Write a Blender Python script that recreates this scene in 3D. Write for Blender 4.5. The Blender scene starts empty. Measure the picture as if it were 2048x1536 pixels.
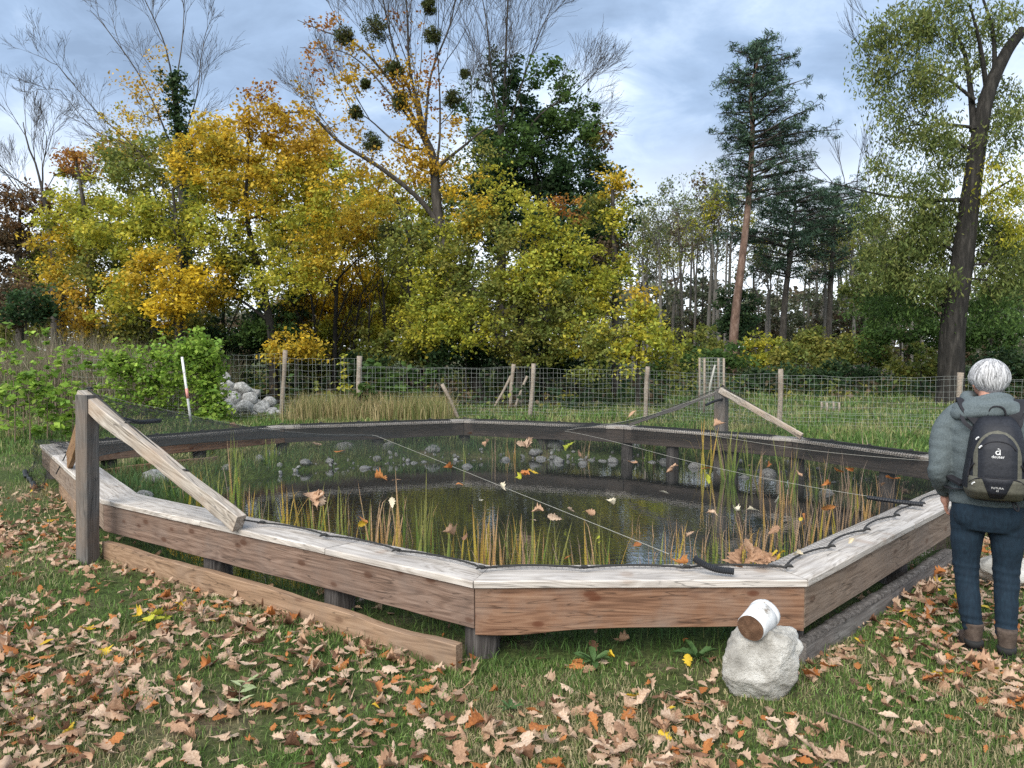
import bpy, bmesh, math, random
import numpy as np
from mathutils import Vector, Matrix, Euler

random.seed(7)
RNG = np.random.default_rng(7)
SC = bpy.context.scene
COL = SC.collection

# ------------------------------------------------------------------ camera, sky, sun, exposure
FPX, CX, CY, CAMH = 1490.0, 1024.0, 768.0, 1.70
PITCH = math.atan(68 / FPX)
cam_d = bpy.data.cameras.new("camera")
cam_d.sensor_width = 36.0
cam_d.lens = 36.0 * FPX / 2048.0
cam_d.clip_start, cam_d.clip_end = 0.05, 2000.0
cam = bpy.data.objects.new("camera", cam_d)
cam.location = (0, 0, CAMH)
cam.rotation_euler = (math.pi / 2 - PITCH, 0, 0)
COL.objects.link(cam)
SC.camera = cam

SUN_ELEV, SUN_AZ = math.radians(42), math.radians(205)     # azimuth measured from +Y, clockwise
world = bpy.data.worlds.new("World")
SC.world = world
world.use_nodes = True
wn, wl = world.node_tree.nodes, world.node_tree.links
wn.clear()


def N(nodes, typ, **kw):
    n = nodes.new(typ)
    for k, v in kw.items():
        if k.startswith("i_"):
            key = k[2:]
            key = int(key) if key.isdigit() else key
            n.inputs[key].default_value = v
        else:
            setattr(n, k, v)
    return n


def ramp(nodes, stops, interp="LINEAR"):
    r = nodes.new("ShaderNodeValToRGB")
    r.color_ramp.interpolation = interp
    els = r.color_ramp.elements
    while len(els) < len(stops):
        els.new(0.5)
    for e, (p, c) in zip(els, stops):
        e.position = p
        e.color = (*c, 1) if len(c) == 3 else c
    return r


SKY_STRENGTH = 0.10
w_out = N(wn, "ShaderNodeOutputWorld")
w_bg = N(wn, "ShaderNodeBackground", i_Strength=SKY_STRENGTH)
w_sky = N(wn, "ShaderNodeTexSky", sky_type="NISHITA", sun_disc=False,
          sun_elevation=SUN_ELEV, sun_rotation=SUN_AZ)
w_tc = N(wn, "ShaderNodeTexCoord")
w_sep = N(wn, "ShaderNodeSeparateXYZ")
wl.new(w_tc.outputs["Generated"], w_sep.inputs[0])
# flat cloud deck: direction projected on a layer overhead
w_zc = N(wn, "ShaderNodeMath", operation="MAXIMUM", i_1=0.0)
wl.new(w_sep.outputs["Z"], w_zc.inputs[0])
w_za = N(wn, "ShaderNodeMath", operation="ADD", i_1=0.30)
wl.new(w_zc.outputs[0], w_za.inputs[0])
w_dx = N(wn, "ShaderNodeMath", operation="DIVIDE")
w_dy = N(wn, "ShaderNodeMath", operation="DIVIDE")
wl.new(w_sep.outputs["X"], w_dx.inputs[0]); wl.new(w_za.outputs[0], w_dx.inputs[1])
wl.new(w_sep.outputs["Y"], w_dy.inputs[0]); wl.new(w_za.outputs[0], w_dy.inputs[1])
w_cb = N(wn, "ShaderNodeCombineXYZ", i_Z=3.7)
wl.new(w_dx.outputs[0], w_cb.inputs[0]); wl.new(w_dy.outputs[0], w_cb.inputs[1])
w_mp = N(wn, "ShaderNodeMapping")
w_mp.inputs["Location"].default_value = (1.3, 0.35, 0)
w_mp.inputs["Rotation"].default_value = (0, 0, math.radians(14))
w_mp.inputs["Scale"].default_value = (0.85, 1.0, 1)
wl.new(w_cb.outputs[0], w_mp.inputs[0])
w_n1 = N(wn, "ShaderNodeTexNoise", noise_dimensions="3D", i_Scale=1.5, i_Detail=7.0, i_Roughness=0.52, i_Distortion=0.1)
w_n2 = N(wn, "ShaderNodeTexNoise", noise_dimensions="3D", i_Scale=5.0, i_Detail=6.0, i_Roughness=0.6, i_Distortion=0.5)
wl.new(w_mp.outputs[0], w_n1.inputs["Vector"]); wl.new(w_mp.outputs[0], w_n2.inputs["Vector"])
w_mx = N(wn, "ShaderNodeMix", data_type="FLOAT", i_0=0.30)
wl.new(w_n1.outputs[0], w_mx.inputs[2]); wl.new(w_n2.outputs[0], w_mx.inputs[3])
# brightness of the cloud underside (linear radiance / strength)
w_rp = ramp(wn, [(0.37, (1.75, 2.4, 3.45)), (0.45, (2.4, 3.25, 4.6)), (0.515, (3.5, 4.4, 5.75)), (0.60, (6.2, 6.9, 7.7))])
wl.new(w_mx.outputs[0], w_rp.inputs[0])
# thin bright air near the skyline all the way round
w_hz = N(wn, "ShaderNodeMapRange", interpolation_type="SMOOTHSTEP")
w_hz.inputs[1].default_value, w_hz.inputs[2].default_value = 0.10, 0.31
w_hz.inputs[3].default_value, w_hz.inputs[4].default_value = 0.90, 0.0
wl.new(w_sep.outputs["Z"], w_hz.inputs[0])
w_m2 = N(wn, "ShaderNodeMix", data_type="RGBA")
w_m2.inputs[7].default_value = (7.8, 8.3, 8.9, 1)
wl.new(w_hz.outputs[0], w_m2.inputs[0]); wl.new(w_rp.outputs[0], w_m2.inputs[6])
w_m3 = N(wn, "ShaderNodeMix", data_type="RGBA", i_0=0.92)
wl.new(w_sky.outputs[0], w_m3.inputs[6]); wl.new(w_m2.outputs[2], w_m3.inputs[7])
wl.new(w_m3.outputs[2], w_bg.inputs[0]); wl.new(w_bg.outputs[0], w_out.inputs[0])

sun_d = bpy.data.lights.new("sun", "SUN")
sun_d.energy, sun_d.angle, sun_d.color = 3.0, math.radians(48), (1.0, 0.95, 0.86)
sun = bpy.data.objects.new("sun", sun_d)
sdir = Vector((math.sin(SUN_AZ) * math.cos(SUN_ELEV), math.cos(SUN_AZ) * math.cos(SUN_ELEV), math.sin(SUN_ELEV)))
sun.rotation_euler = (-sdir).to_track_quat("-Z", "Y").to_euler()
sun.location = (-6, -6, 20)
COL.objects.link(sun)

vs = SC.view_settings
vs.view_transform, vs.look, vs.exposure, vs.gamma, vs.use_curve_mapping = "Standard", "None", 0.95, 1.0, False
SC.cycles.max_bounces = 8
SC.cycles.diffuse_bounces = 4
SC.cycles.transparent_max_bounces = 16
SC.cycles.use_denoising = False
SC.cycles.caustics_reflective = False
SC.cycles.caustics_refractive = False


# ------------------------------------------------------------------ measuring helpers (photo pixel -> place in the world)
def ray(px, py):
    x, y = (px - CX) / FPX, (CY - py) / FPX
    c, s = math.cos(PITCH), math.sin(PITCH)
    return Vector((x, c + y * s, -s + y * c))


def G(px, py, z=0.0):
    d = ray(px, py)
    t = (z - CAMH) / d.z
    return Vector((d.x * t, d.y * t, z))


def AT(px, py, Y):
    d = ray(px, py)
    t = Y / d.y
    return Vector((d.x * t, Y, CAMH + d.z * t))


# ------------------------------------------------------------------ object helpers
def link(o, parent=None):
    COL.objects.link(o)
    if parent is not None:
        o.parent = parent
    return o


def tag(o, label=None, cat=None, group=None, kind=None):
    if label: o["label"] = label
    if cat: o["category"] = cat
    if group: o["group"] = group
    if kind: o["kind"] = kind
    return o


def empty(name, loc=(0, 0, 0), rotz=0.0):
    o = bpy.data.objects.new(name, None)
    o.empty_display_size = 0.1
    o.location = loc
    o.rotation_euler = (0, 0, rotz)
    return link(o)


def obj(name, me, mat=None, parent=None, loc=None, rot=None, scale=None):
    if mat is not None and not me.materials:
        for m in (mat if isinstance(mat, (list, tuple)) else [mat]):
            me.materials.append(m)
    o = bpy.data.objects.new(name, me)
    if loc is not None: o.location = loc
    if rot is not None: o.rotation_euler = rot
    if scale is not None: o.scale = scale if hasattr(scale, "__len__") else (scale,) * 3
    return link(o, parent)


def mesh_np(name, V, F, smooth=False, colors=None):
    """V (n,3); F (m,k) of one k"""
    V = np.ascontiguousarray(V, dtype=np.float32)
    F = np.ascontiguousarray(F, dtype=np.int32)
    me = bpy.data.meshes.new(name)
    m, k = F.shape
    me.vertices.add(len(V)); me.vertices.foreach_set("co", V.ravel())
    me.loops.add(m * k); me.loops.foreach_set("vertex_index", F.ravel())
    me.polygons.add(m)
    me.polygons.foreach_set("loop_start", np.arange(0, m * k, k, dtype=np.int32))
    me.update(calc_edges=True)
    if smooth:
        me.polygons.foreach_set("use_smooth", np.ones(m, dtype=bool))
    if colors is not None:
        a = me.attributes.new("tint", "FLOAT_COLOR", "FACE")
        c = np.ones((m, 4), dtype=np.float32); c[:, :3] = colors
        a.data.foreach_set("color", c.ravel())
    return me


def mesh_py(name, V, F, smooth=False):
    me = bpy.data.meshes.new(name)
    me.from_pydata([tuple(v) for v in V], [], F)
    me.update()
    if smooth:
        for p in me.polygons: p.use_smooth = True
    return me


def mesh_bm(name, bm, smooth=False):
    me = bpy.data.meshes.new(name)
    bm.normal_update()
    bm.to_mesh(me); bm.free()
    if smooth:
        for p in me.polygons: p.use_smooth = True
    return me


def unit(v):
    return v / np.maximum(np.linalg.norm(v, axis=-1, keepdims=True), 1e-9)


def prisms(P0, P1, R0, R1, k=4):
    """open tapered tubes, one for each edge"""
    P0, P1 = np.asarray(P0, float), np.asarray(P1, float)
    d = unit(P1 - P0)
    ref = np.where(np.abs(d[:, 2:3]) > 0.9, np.array([[1.0, 0, 0]]), np.array([[0, 0, 1.0]]))
    a = unit(np.cross(d, ref)); b = np.cross(d, a)
    n = len(P0)
    ang = np.arange(k) * 2 * math.pi / k
    off = a[:, None, :] * np.cos(ang)[None, :, None] + b[:, None, :] * np.sin(ang)[None, :, None]
    V0 = P0[:, None, :] + off * np.asarray(R0)[:, None, None]
    V1 = P1[:, None, :] + off * np.asarray(R1)[:, None, None]
    V = np.concatenate([V0, V1], axis=1).reshape(-1, 3)
    base = (np.arange(n) * 2 * k)[:, None]
    i = np.arange(k)[None, :]; j = (np.arange(k)[None, :] + 1) % k
    F = np.stack([base + i, base + j, base + k + j, base + k + i], axis=2).reshape(-1, 4)
    return V, F


def tube(pts, radii, k=8, caps=True):
    """one connected tube along pts"""
    pts = [Vector(p) for p in pts]
    n = len(pts)
    if not hasattr(radii, "__len__"): radii = [radii] * n
    V, F = [], []
    t0 = (pts[1] - pts[0]).normalized()
    a = t0.orthogonal().normalized()
    for i, p in enumerate(pts):
        t = (pts[min(i + 1, n - 1)] - pts[max(i - 1, 0)]).normalized()
        a = (a - t * a.dot(t)).normalized()
        b = t.cross(a)
        for j in range(k):
            w = 2 * math.pi * j / k
            V.append(p + (a * math.cos(w) + b * math.sin(w)) * radii[i])
    for i in range(n - 1):
        for j in range(k):
            j2 = (j + 1) % k
            F.append((i * k + j, i * k + j2, (i + 1) * k + j2, (i + 1) * k + j))
    if caps:
        F.append(tuple(reversed(range(k))))
        F.append(tuple((n - 1) * k + j for j in range(k)))
    return V, F


def merge(*vf):
    V, F = [], []
    for v, f in vf:
        o = len(V)
        V += list(v)
        F += [tuple(i + o for i in q) for q in f]
    return V, F


def curve_pts(pts, n=8):
    """Catmull-Rom through points"""
    P = [Vector(p) for p in pts]
    if len(P) == 2:
        return [P[0].lerp(P[1], i / n) for i in range(n + 1)]
    Q = [P[0] * 2 - P[1]] + P + [P[-1] * 2 - P[-2]]
    out = []
    for i in range(1, len(Q) - 2):
        for s in range(n):
            t = s / n
            p0, p1, p2, p3 = Q[i - 1], Q[i], Q[i + 1], Q[i + 2]
            out.append(0.5 * ((2 * p1) + (p2 - p0) * t + (2 * p0 - 5 * p1 + 4 * p2 - p3) * t * t + (3 * p1 - p0 - 3 * p2 + p3) * t ** 3))
    out.append(P[-1])
    return out


def vnoise(x, y, seed=0):
    """smooth value noise for numpy arrays, about -1..1"""
    x, y = np.asarray(x, float), np.asarray(y, float)
    xi, yi = np.floor(x).astype(int), np.floor(y).astype(int)
    xf, yf = x - xi, y - yi
    u, v = xf * xf * (3 - 2 * xf), yf * yf * (3 - 2 * yf)

    def h(a, b):
        n = (a * 374761393 + b * 668265263 + seed * 69069) & 0x7FFFFFFF
        n = ((n ^ (n >> 13)) * 1274126177) & 0x7FFFFFFF
        return ((n ^ (n >> 16)) & 0xFFFF) / 32767.5 - 1.0
    return (h(xi, yi) * (1 - u) + h(xi + 1, yi) * u) * (1 - v) + (h(xi, yi + 1) * (1 - u) + h(xi + 1, yi + 1) * u) * v


# ------------------------------------------------------------------ materials
def new_mat(name):
    m = bpy.data.materials.new(name)
    m.use_nodes = True
    nt = m.node_tree
    nt.nodes.clear()
    out = nt.nodes.new("ShaderNodeOutputMaterial")
    return m, nt.nodes, nt.links, out


def speckled(name, stops, scale=8.0, detail=6.0, rough=0.9, bump=0.3, bump_scale=None, stretch=(1, 1, 1), spec=0.3, coord="Object", metallic=0.0, bump_dist=0.01):
    m, n, l, out = new_mat(name)
    b = N(n, "ShaderNodeBsdfPrincipled", i_Roughness=rough, i_Metallic=metallic)
    b.inputs["Specular IOR Level"].default_value = spec
    tc = N(n, "ShaderNodeTexCoord"); mp = N(n, "ShaderNodeMapping")
    mp.inputs["Scale"].default_value = stretch
    l.new(tc.outputs[coord], mp.inputs[0])
    nz = N(n, "ShaderNodeTexNoise", i_Scale=scale, i_Detail=detail, i_Roughness=0.65)
    l.new(mp.outputs[0], nz.inputs["Vector"])
    r = ramp(n, stops); l.new(nz.outputs[0], r.inputs[0]); l.new(r.outputs[0], b.inputs["Base Color"])
    if bump:
        n2 = N(n, "ShaderNodeTexNoise", i_Scale=bump_scale or scale * 3, i_Detail=8.0, i_Roughness=0.7)
        l.new(mp.outputs[0], n2.inputs["Vector"])
        bp = N(n, "ShaderNodeBump", i_Strength=bump, i_Distance=bump_dist)
        l.new(n2.outputs[0], bp.inputs["Height"]); l.new(bp.outputs[0], b.inputs["Normal"])
    l.new(b.outputs[0], out.inputs[0])
    return m


def leafy(name, trans=0.35, rough=0.6, vein=False):
    """pigment from the face attribute 'tint', light passes through the blade"""
    m, n, l, out = new_mat(name)
    at = N(n, "ShaderNodeAttribute", attribute_name="tint")
    d = N(n, "ShaderNodeBsdfPrincipled", i_Roughness=rough)
    d.inputs["Specular IOR Level"].default_value = 0.25
    t = N(n, "ShaderNodeBsdfTranslucent")
    mx = N(n, "ShaderNodeMixShader", i_0=trans)
    l.new(at.outputs["Color"], d.inputs["Base Color"]); l.new(at.outputs["Color"], t.inputs["Color"])
    l.new(d.outputs[0], mx.inputs[1]); l.new(t.outputs[0], mx.inputs[2])
    l.new(mx.outputs[0], out.inputs[0])
    return m


def plain_leaf(name, stops, scale=14.0, trans=0.25, rough=0.65):
    m, n, l, out = new_mat(name)
    tc = N(n, "ShaderNodeTexCoord")
    oi = N(n, "ShaderNodeObjectInfo")
    ad = N(n, "ShaderNodeVectorMath", operation="ADD")
    l.new(tc.outputs["Object"], ad.inputs[0]); l.new(oi.outputs["Random"], ad.inputs[1])
    nz = N(n, "ShaderNodeTexNoise", i_Scale=scale, i_Detail=5.0, i_Roughness=0.6)
    l.new(ad.outputs[0], nz.inputs["Vector"])
    ma = N(n, "ShaderNodeMath", operation="MULTIPLY_ADD", i_1=0.30, i_2=-0.15)
    l.new(oi.outputs["Random"], ma.inputs[0])
    a2 = N(n, "ShaderNodeMath", operation="ADD"); l.new(nz.outputs[0], a2.inputs[0]); l.new(ma.outputs[0], a2.inputs[1])
    r = ramp(n, stops); l.new(a2.outputs[0], r.inputs[0])
    d = N(n, "ShaderNodeBsdfPrincipled", i_Roughness=rough)
    d.inputs["Specular IOR Level"].default_value = 0.3
    t = N(n, "ShaderNodeBsdfTranslucent")
    mx = N(n, "ShaderNodeMixShader", i_0=trans)
    l.new(r.outputs[0], d.inputs["Base Color"]); l.new(r.outputs[0], t.inputs["Color"])
    n2 = N(n, "ShaderNodeTexNoise", i_Scale=60.0, i_Detail=4.0); l.new(tc.outputs["Object"], n2.inputs["Vector"])
    bp = N(n, "ShaderNodeBump", i_Strength=0.4, i_Distance=0.004); l.new(n2.outputs[0], bp.inputs["Height"]); l.new(bp.outputs[0], d.inputs["Normal"])
    l.new(d.outputs[0], mx.inputs[1]); l.new(t.outputs[0], mx.inputs[2]); l.new(mx.outputs[0], out.inputs[0])
    return m


def wood(name, dark, mid, light, knot=None, knot_amt=0.0, grain=1.0, rough=0.75, stain=None, stain_amt=0.0, bump=0.35):
    """grain runs along the object's own X axis"""
    m, n, l, out = new_mat(name)
    b = N(n, "ShaderNodeBsdfPrincipled", i_Roughness=rough)
    b.inputs["Specular IOR Level"].default_value = 0.3
    tc = N(n, "ShaderNodeTexCoord"); oi = N(n, "ShaderNodeObjectInfo")
    sc = N(n, "ShaderNodeVectorMath", operation="SCALE"); sc.inputs["Scale"].default_value = 37.0
    cr = N(n, "ShaderNodeCombineXYZ"); l.new(oi.outputs["Random"], cr.inputs[0]); l.new(oi.outputs["Random"], cr.inputs[2])
    l.new(cr.outputs[0], sc.inputs[0])
    ad = N(n, "ShaderNodeVectorMath", operation="ADD"); l.new(tc.outputs["Object"], ad.inputs[0]); l.new(sc.outputs[0], ad.inputs[1])
    mp = N(n, "ShaderNodeMapping"); mp.inputs["Scale"].default_value = (1.6 * grain, 48 * grain, 48 * grain)
    l.new(ad.outputs[0], mp.inputs[0])
    nz = N(n, "ShaderNodeTexNoise", i_Scale=1.0, i_Detail=9.0, i_Roughness=0.7, i_Distortion=0.25)
    l.new(mp.outputs[0], nz.inputs["Vector"])
    mp2 = N(n, "ShaderNodeMapping"); mp2.inputs["Scale"].default_value = (0.55, 5.0, 5.0); l.new(ad.outputs[0], mp2.inputs[0])
    wv = N(n, "ShaderNodeTexNoise", i_Scale=1.0, i_Detail=3.0, i_Distortion=1.0); l.new(mp2.outputs[0], wv.inputs["Vector"])
    # growth rings: sine of the slow noise
    mu = N(n, "ShaderNodeMath", operation="MULTIPLY", i_1=95.0); l.new(wv.outputs[0], mu.inputs[0])
    sn = N(n, "ShaderNodeMath", operation="SINE"); l.new(mu.outputs[0], sn.inputs[0])
    ma = N(n, "ShaderNodeMath", operation="MULTIPLY_ADD", i_1=0.075, i_2=0.0); l.new(sn.outputs[0], ma.inputs[0])
    a2 = N(n, "ShaderNodeMath", operation="ADD"); l.new(nz.outputs[0], a2.inputs[0]); l.new(ma.outputs[0], a2.inputs[1])
    r = ramp(n, [(0.30, dark), (0.50, mid), (0.72, light)]); l.new(a2.outputs[0], r.inputs[0])
    col = r.outputs[0]
    # broad weather patches
    n3 = N(n, "ShaderNodeTexNoise", i_Scale=2.3, i_Detail=5.0, i_Roughness=0.6); l.new(ad.outputs[0], n3.inputs["Vector"])
    if stain is not None:
        sr = ramp(n, [(0.45, (0, 0, 0)), (0.68, (stain_amt,) * 3)]); l.new(n3.outputs[0], sr.inputs[0])
        mx = N(n, "ShaderNodeMix", data_type="RGBA"); mx.inputs[7].default_value = (*stain, 1)
        l.new(sr.outputs[0], mx.inputs[0]); l.new(col, mx.inputs[6]); col = mx.outputs[2]
    if knot is not None:
        mp3 = N(n, "ShaderNodeMapping"); mp3.inputs["Scale"].default_value = (4.2, 3.0, 8.5); l.new(ad.outputs[0], mp3.inputs[0])
        vo = N(n, "ShaderNodeTexVoronoi", feature="F1", i_Scale=1.0, i_Randomness=1.0); l.new(mp3.outputs[0], vo.inputs["Vector"])
        kr = ramp(n, [(0.10, (knot_amt,) * 3), (0.15, (knot_amt * 0.75,) * 3), (0.18, (knot_amt * .25,) * 3), (0.30, (0, 0, 0))]); l.new(vo.outputs["Distance"], kr.inputs[0])
        mx = N(n, "ShaderNodeMix", data_type="RGBA"); mx.inputs[7].default_value = (*knot, 1)
        l.new(kr.outputs[0], mx.inputs[0]); l.new(col, mx.inputs[6]); col = mx.outputs[2]
    l.new(col, b.inputs["Base Color"])
    # drying cracks along the grain
    mpc = N(n, "ShaderNodeMapping"); mpc.inputs["Scale"].default_value = (1.3, 17, 17); l.new(ad.outputs[0], mpc.inputs[0])
    nc = N(n, "ShaderNodeTexNoise", i_Scale=1.0, i_Detail=2.0, i_Distortion=0.6); l.new(mpc.outputs[0], nc.inputs["Vector"])
    rc = ramp(n, [(0.487, (1, 1, 1)), (0.498, (0.45, 0.45, 0.45)), (0.502, (0.45, 0.45, 0.45)), (0.513, (1, 1, 1))]); l.new(nc.outputs[0], rc.inputs[0])
    msk = ramp(n, [(0.50, (1, 1, 1)), (0.60, (0, 0, 0))]); l.new(n3.outputs[0], msk.inputs[0])
    mxk = N(n, "ShaderNodeMix", data_type="RGBA", blend_type="MULTIPLY"); l.new(msk.outputs[0], mxk.inputs[0]); l.new(col, mxk.inputs[6]); l.new(rc.outputs[0], mxk.inputs[7])
    l.new(mxk.outputs[2], b.inputs["Base Color"])
    bp = N(n, "ShaderNodeBump", i_Strength=bump, i_Distance=0.006)
    l.new(a2.outputs[0], bp.inputs["Height"]); l.new(bp.outputs[0], b.inputs["Normal"])
    l.new(b.outputs[0], out.inputs[0])
    return m


def flat(name, c, rough=0.6, metallic=0.0, spec=0.4):
    v = tuple(min(1, x * 1.25) for x in c); u = tuple(x * 0.78 for x in c)
    return speckled(name, [(0.3, u), (0.7, v)], scale=25, rough=rough, bump=0.12, metallic=metallic, spec=spec)


M = {}
M["inner_dark"] = wood("inner board darkened for shade and net", (0.028, 0.022, 0.019), (0.062, 0.048, 0.040), (0.10, 0.078, 0.066), stain=(0.03, 0.028, 0.028), stain_amt=0.6)  # shade and overlying net of the far sides are put into this board colour
M["seat"] = wood("weathered pale larch", (0.26, 0.225, 0.19), (0.44, 0.40, 0.36), (0.58, 0.54, 0.50), knot=(0.28, 0.20, 0.15), knot_amt=0.45, rough=0.6, stain=(0.24, 0.22, 0.21), stain_amt=0.5, grain=0.8)
M["fascia"] = wood("reddish larch board", (0.085, 0.042, 0.024), (0.185, 0.098, 0.058), (0.26, 0.155, 0.098), knot=(0.085, 0.026, 0.010), knot_amt=0.85, stain=(0.20, 0.165, 0.14), stain_amt=0.6)
M["fascia_grey"] = wood("greyed larch board", (0.080, 0.050, 0.036), (0.160, 0.104, 0.077), (0.235, 0.165, 0.128), knot=(0.065, 0.028, 0.015), knot_amt=0.8, stain=(0.15, 0.128, 0.115), stain_amt=0.45)
M["fascia_tan"] = wood("tan larch board", (0.115, 0.080, 0.058), (0.205, 0.150, 0.112), (0.28, 0.215, 0.168), knot=(0.085, 0.042, 0.024), knot_amt=0.6, stain=(0.16, 0.135, 0.118), stain_amt=0.5)
M["lower"] = wood("tan waney board", (0.14, 0.085, 0.050), (0.25, 0.16, 0.10), (0.33, 0.225, 0.15), knot=(0.09, 0.045, 0.025), knot_amt=0.6, stain=(0.15, 0.12, 0.10), stain_amt=0.5)
M["lower_grey"] = wood("grey waney board", (0.085, 0.078, 0.072), (0.165, 0.15, 0.14), (0.25, 0.235, 0.22), stain=(0.10, 0.085, 0.075), stain_amt=0.6)
M["brown_rail"] = wood("brown sawn board", (0.12, 0.062, 0.028), (0.215, 0.118, 0.055), (0.28, 0.17, 0.085), knot=(0.07, 0.03, 0.015), knot_amt=0.6)
M["post"] = wood("dark oak post", (0.022, 0.019, 0.018), (0.06, 0.053, 0.05), (0.125, 0.115, 0.108), grain=1.5, rough=0.85, bump=0.8, stain=(0.04, 0.035, 0.032), stain_amt=0.6)
M["tall_post"] = wood("grey squared post", (0.055, 0.052, 0.05), (0.10, 0.096, 0.092), (0.165, 0.155, 0.145), grain=0.9, stain=(0.18, 0.13, 0.095), stain_amt=0.55)
M["rail"] = wood("pale split rail", (0.17, 0.14, 0.115), (0.33, 0.29, 0.245), (0.48, 0.43, 0.38), stain=(0.36, 0.25, 0.17), stain_amt=0.55, bump=0.6)
M["fence_post"] = wood("weathered fence stake", (0.13, 0.105, 0.08), (0.24, 0.20, 0.16), (0.36, 0.31, 0.26), grain=1.4, stain=(0.12, 0.085, 0.06), stain_amt=0.5)
M["bark_edge"] = speckled("ragged bark edge", [(0.35, (0.04, 0.035, 0.03)), (0.6, (0.15, 0.135, 0.125)), (0.78, (0.34, 0.32, 0.30))], scale=30, bump=0.9, bump_dist=0.02)
M["wire"] = speckled("galvanised wire", [(0.3, (0.27, 0.29, 0.27)), (0.7, (0.42, 0.44, 0.41))], scale=6, rough=0.5, bump=0, metallic=0.2)
M["net"] = flat("black net cord", (0.012, 0.014, 0.014), 0.55)
M["rope"] = flat("dark braided rope", (0.02, 0.02, 0.02), 0.8)
M["cord"] = flat("pale cord", (0.36, 0.35, 0.31), 0.7)
M["hose"] = flat("black ribbed hose", (0.010, 0.011, 0.014), 0.5)
M["rock"] = speckled("pale rough limestone", [(0.30, (0.15, 0.14, 0.125)), (0.44, (0.32, 0.305, 0.275)), (0.54, (0.47, 0.455, 0.42)), (0.68, (0.62, 0.61, 0.58))], scale=5, detail=14, bump=1.0, bump_scale=22, bump_dist=0.03)
M["rock_grey"] = speckled("grey field stone", [(0.30, (0.10, 0.10, 0.10)), (0.5, (0.24, 0.24, 0.235)), (0.68, (0.42, 0.42, 0.41))], scale=5, detail=9, bump=0.9, bump_scale=14, bump_dist=0.03)
M["rock_pile"] = speckled("whitish quarry stone", [(0.32, (0.10, 0.10, 0.095)), (0.48, (0.30, 0.295, 0.28)), (0.66, (0.55, 0.54, 0.52))], scale=3, detail=9, bump=0.8, bump_scale=10, bump_dist=0.04)
M["white_paint"] = speckled("chipped white paint", [(0.33, (0.20, 0.17, 0.14)), (0.39, (0.44, 0.43, 0.41)), (0.46, (0.58, 0.58, 0.58)), (0.7, (0.66, 0.67, 0.68))], scale=13, detail=8, rough=0.6, bump=0.5, bump_scale=20, bump_dist=0.006)
M["cut_end"] = speckled("sawn log end", [(0.3, (0.060, 0.032, 0.018)), (0.55, (0.115, 0.062, 0.036)), (0.7, (0.16, 0.095, 0.058))], scale=26, rough=0.9, bump=0.6)
M["bark"] = speckled("grey brown bark", [(0.3, (0.018, 0.016, 0.014)), (0.5, (0.048, 0.042, 0.036)), (0.7, (0.095, 0.085, 0.075))], scale=9, stretch=(1, 1, 0.25), bump=0.9, bump_scale=16, bump_dist=0.03)
M["bark_dark"] = speckled("dark furrowed bark", [(0.3, (0.007, 0.007, 0.006)), (0.5, (0.020, 0.018, 0.016)), (0.72, (0.055, 0.05, 0.044))], scale=11, stretch=(1, 1, 0.16), bump=1.0, bump_scale=16, bump_dist=0.05)
M["bark_grey"] = speckled("pale grey smooth bark", [(0.3, (0.075, 0.070, 0.064)), (0.7, (0.17, 0.16, 0.145))], scale=6, stretch=(1, 1, .4), bump=0.3)
M["bark_twig"] = speckled("bare twig bark", [(0.3, (0.03, 0.026, 0.024)), (0.7, (0.075, 0.066, 0.06))], scale=9, bump=0)
M["bark_pine"] = speckled("reddish pine bark", [(0.3, (0.045, 0.030, 0.024)), (0.5, (0.135, 0.085, 0.064)), (0.7, (0.23, 0.165, 0.135))], scale=5, stretch=(1, 1, 0.4), bump=0.9, bump_scale=9, bump_dist=0.04)
M["leaf"] = leafy("tree leaves", 0.48)
M["needle"] = leafy("pine needles", 0.12)
M["blade"] = leafy("grass blades", 0.30, 0.55)
M["twig"] = speckled("brown twig", [(0.3, (0.09, 0.06, 0.04)), (0.7, (0.22, 0.17, 0.12))], scale=20)


# ------------------------------------------------------------------ terrain and pond
PC, PRX, PRY = (0.45, 8.95), 4.25, 3.30          # pond centre and radii
WATER_Z = -0.12


def pond_r(x, y):
    """1 on the bank line, below 1 in the water"""
    dx, dy = (x - PC[0]) / PRX, (y - PC[1]) / PRY
    r = (np.abs(dx) ** 2.3 + np.abs(dy) ** 2.3) ** (1 / 2.3)
    return r + 0.05 * vnoise(x * 1.3, y * 1.3, 5) + 0.02 * vnoise(x * 4, y * 4, 6)


def ground_z(x, y):
    x, y = np.asarray(x, float), np.asarray(y, float)
    r = pond_r(x, y)
    z = 0.018 * vnoise(x * 0.9, y * 0.9, 1) + 0.010 * vnoise(x * 3.1, y * 3.1, 2)
    t = np.clip((1.14 - r) / 0.30, 0, 1)
    t = t * t * (3 - 2 * t)
    far = np.clip((y - 14) / 10, 0, 1)
    z = z * (1 + 4 * far) + 0.06 * far * vnoise(x * .25, y * .25, 9)
    return z - 0.55 * t


def spaced(lo, hi, a, b, fine, coarse_n):
    mid = np.arange(a, b, fine)
    left = a - np.geomspace(fine, a - lo, coarse_n)[::-1]
    right = b + np.geomspace(fine, hi - b, coarse_n)
    return np.concatenate([left, mid, right])


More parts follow.
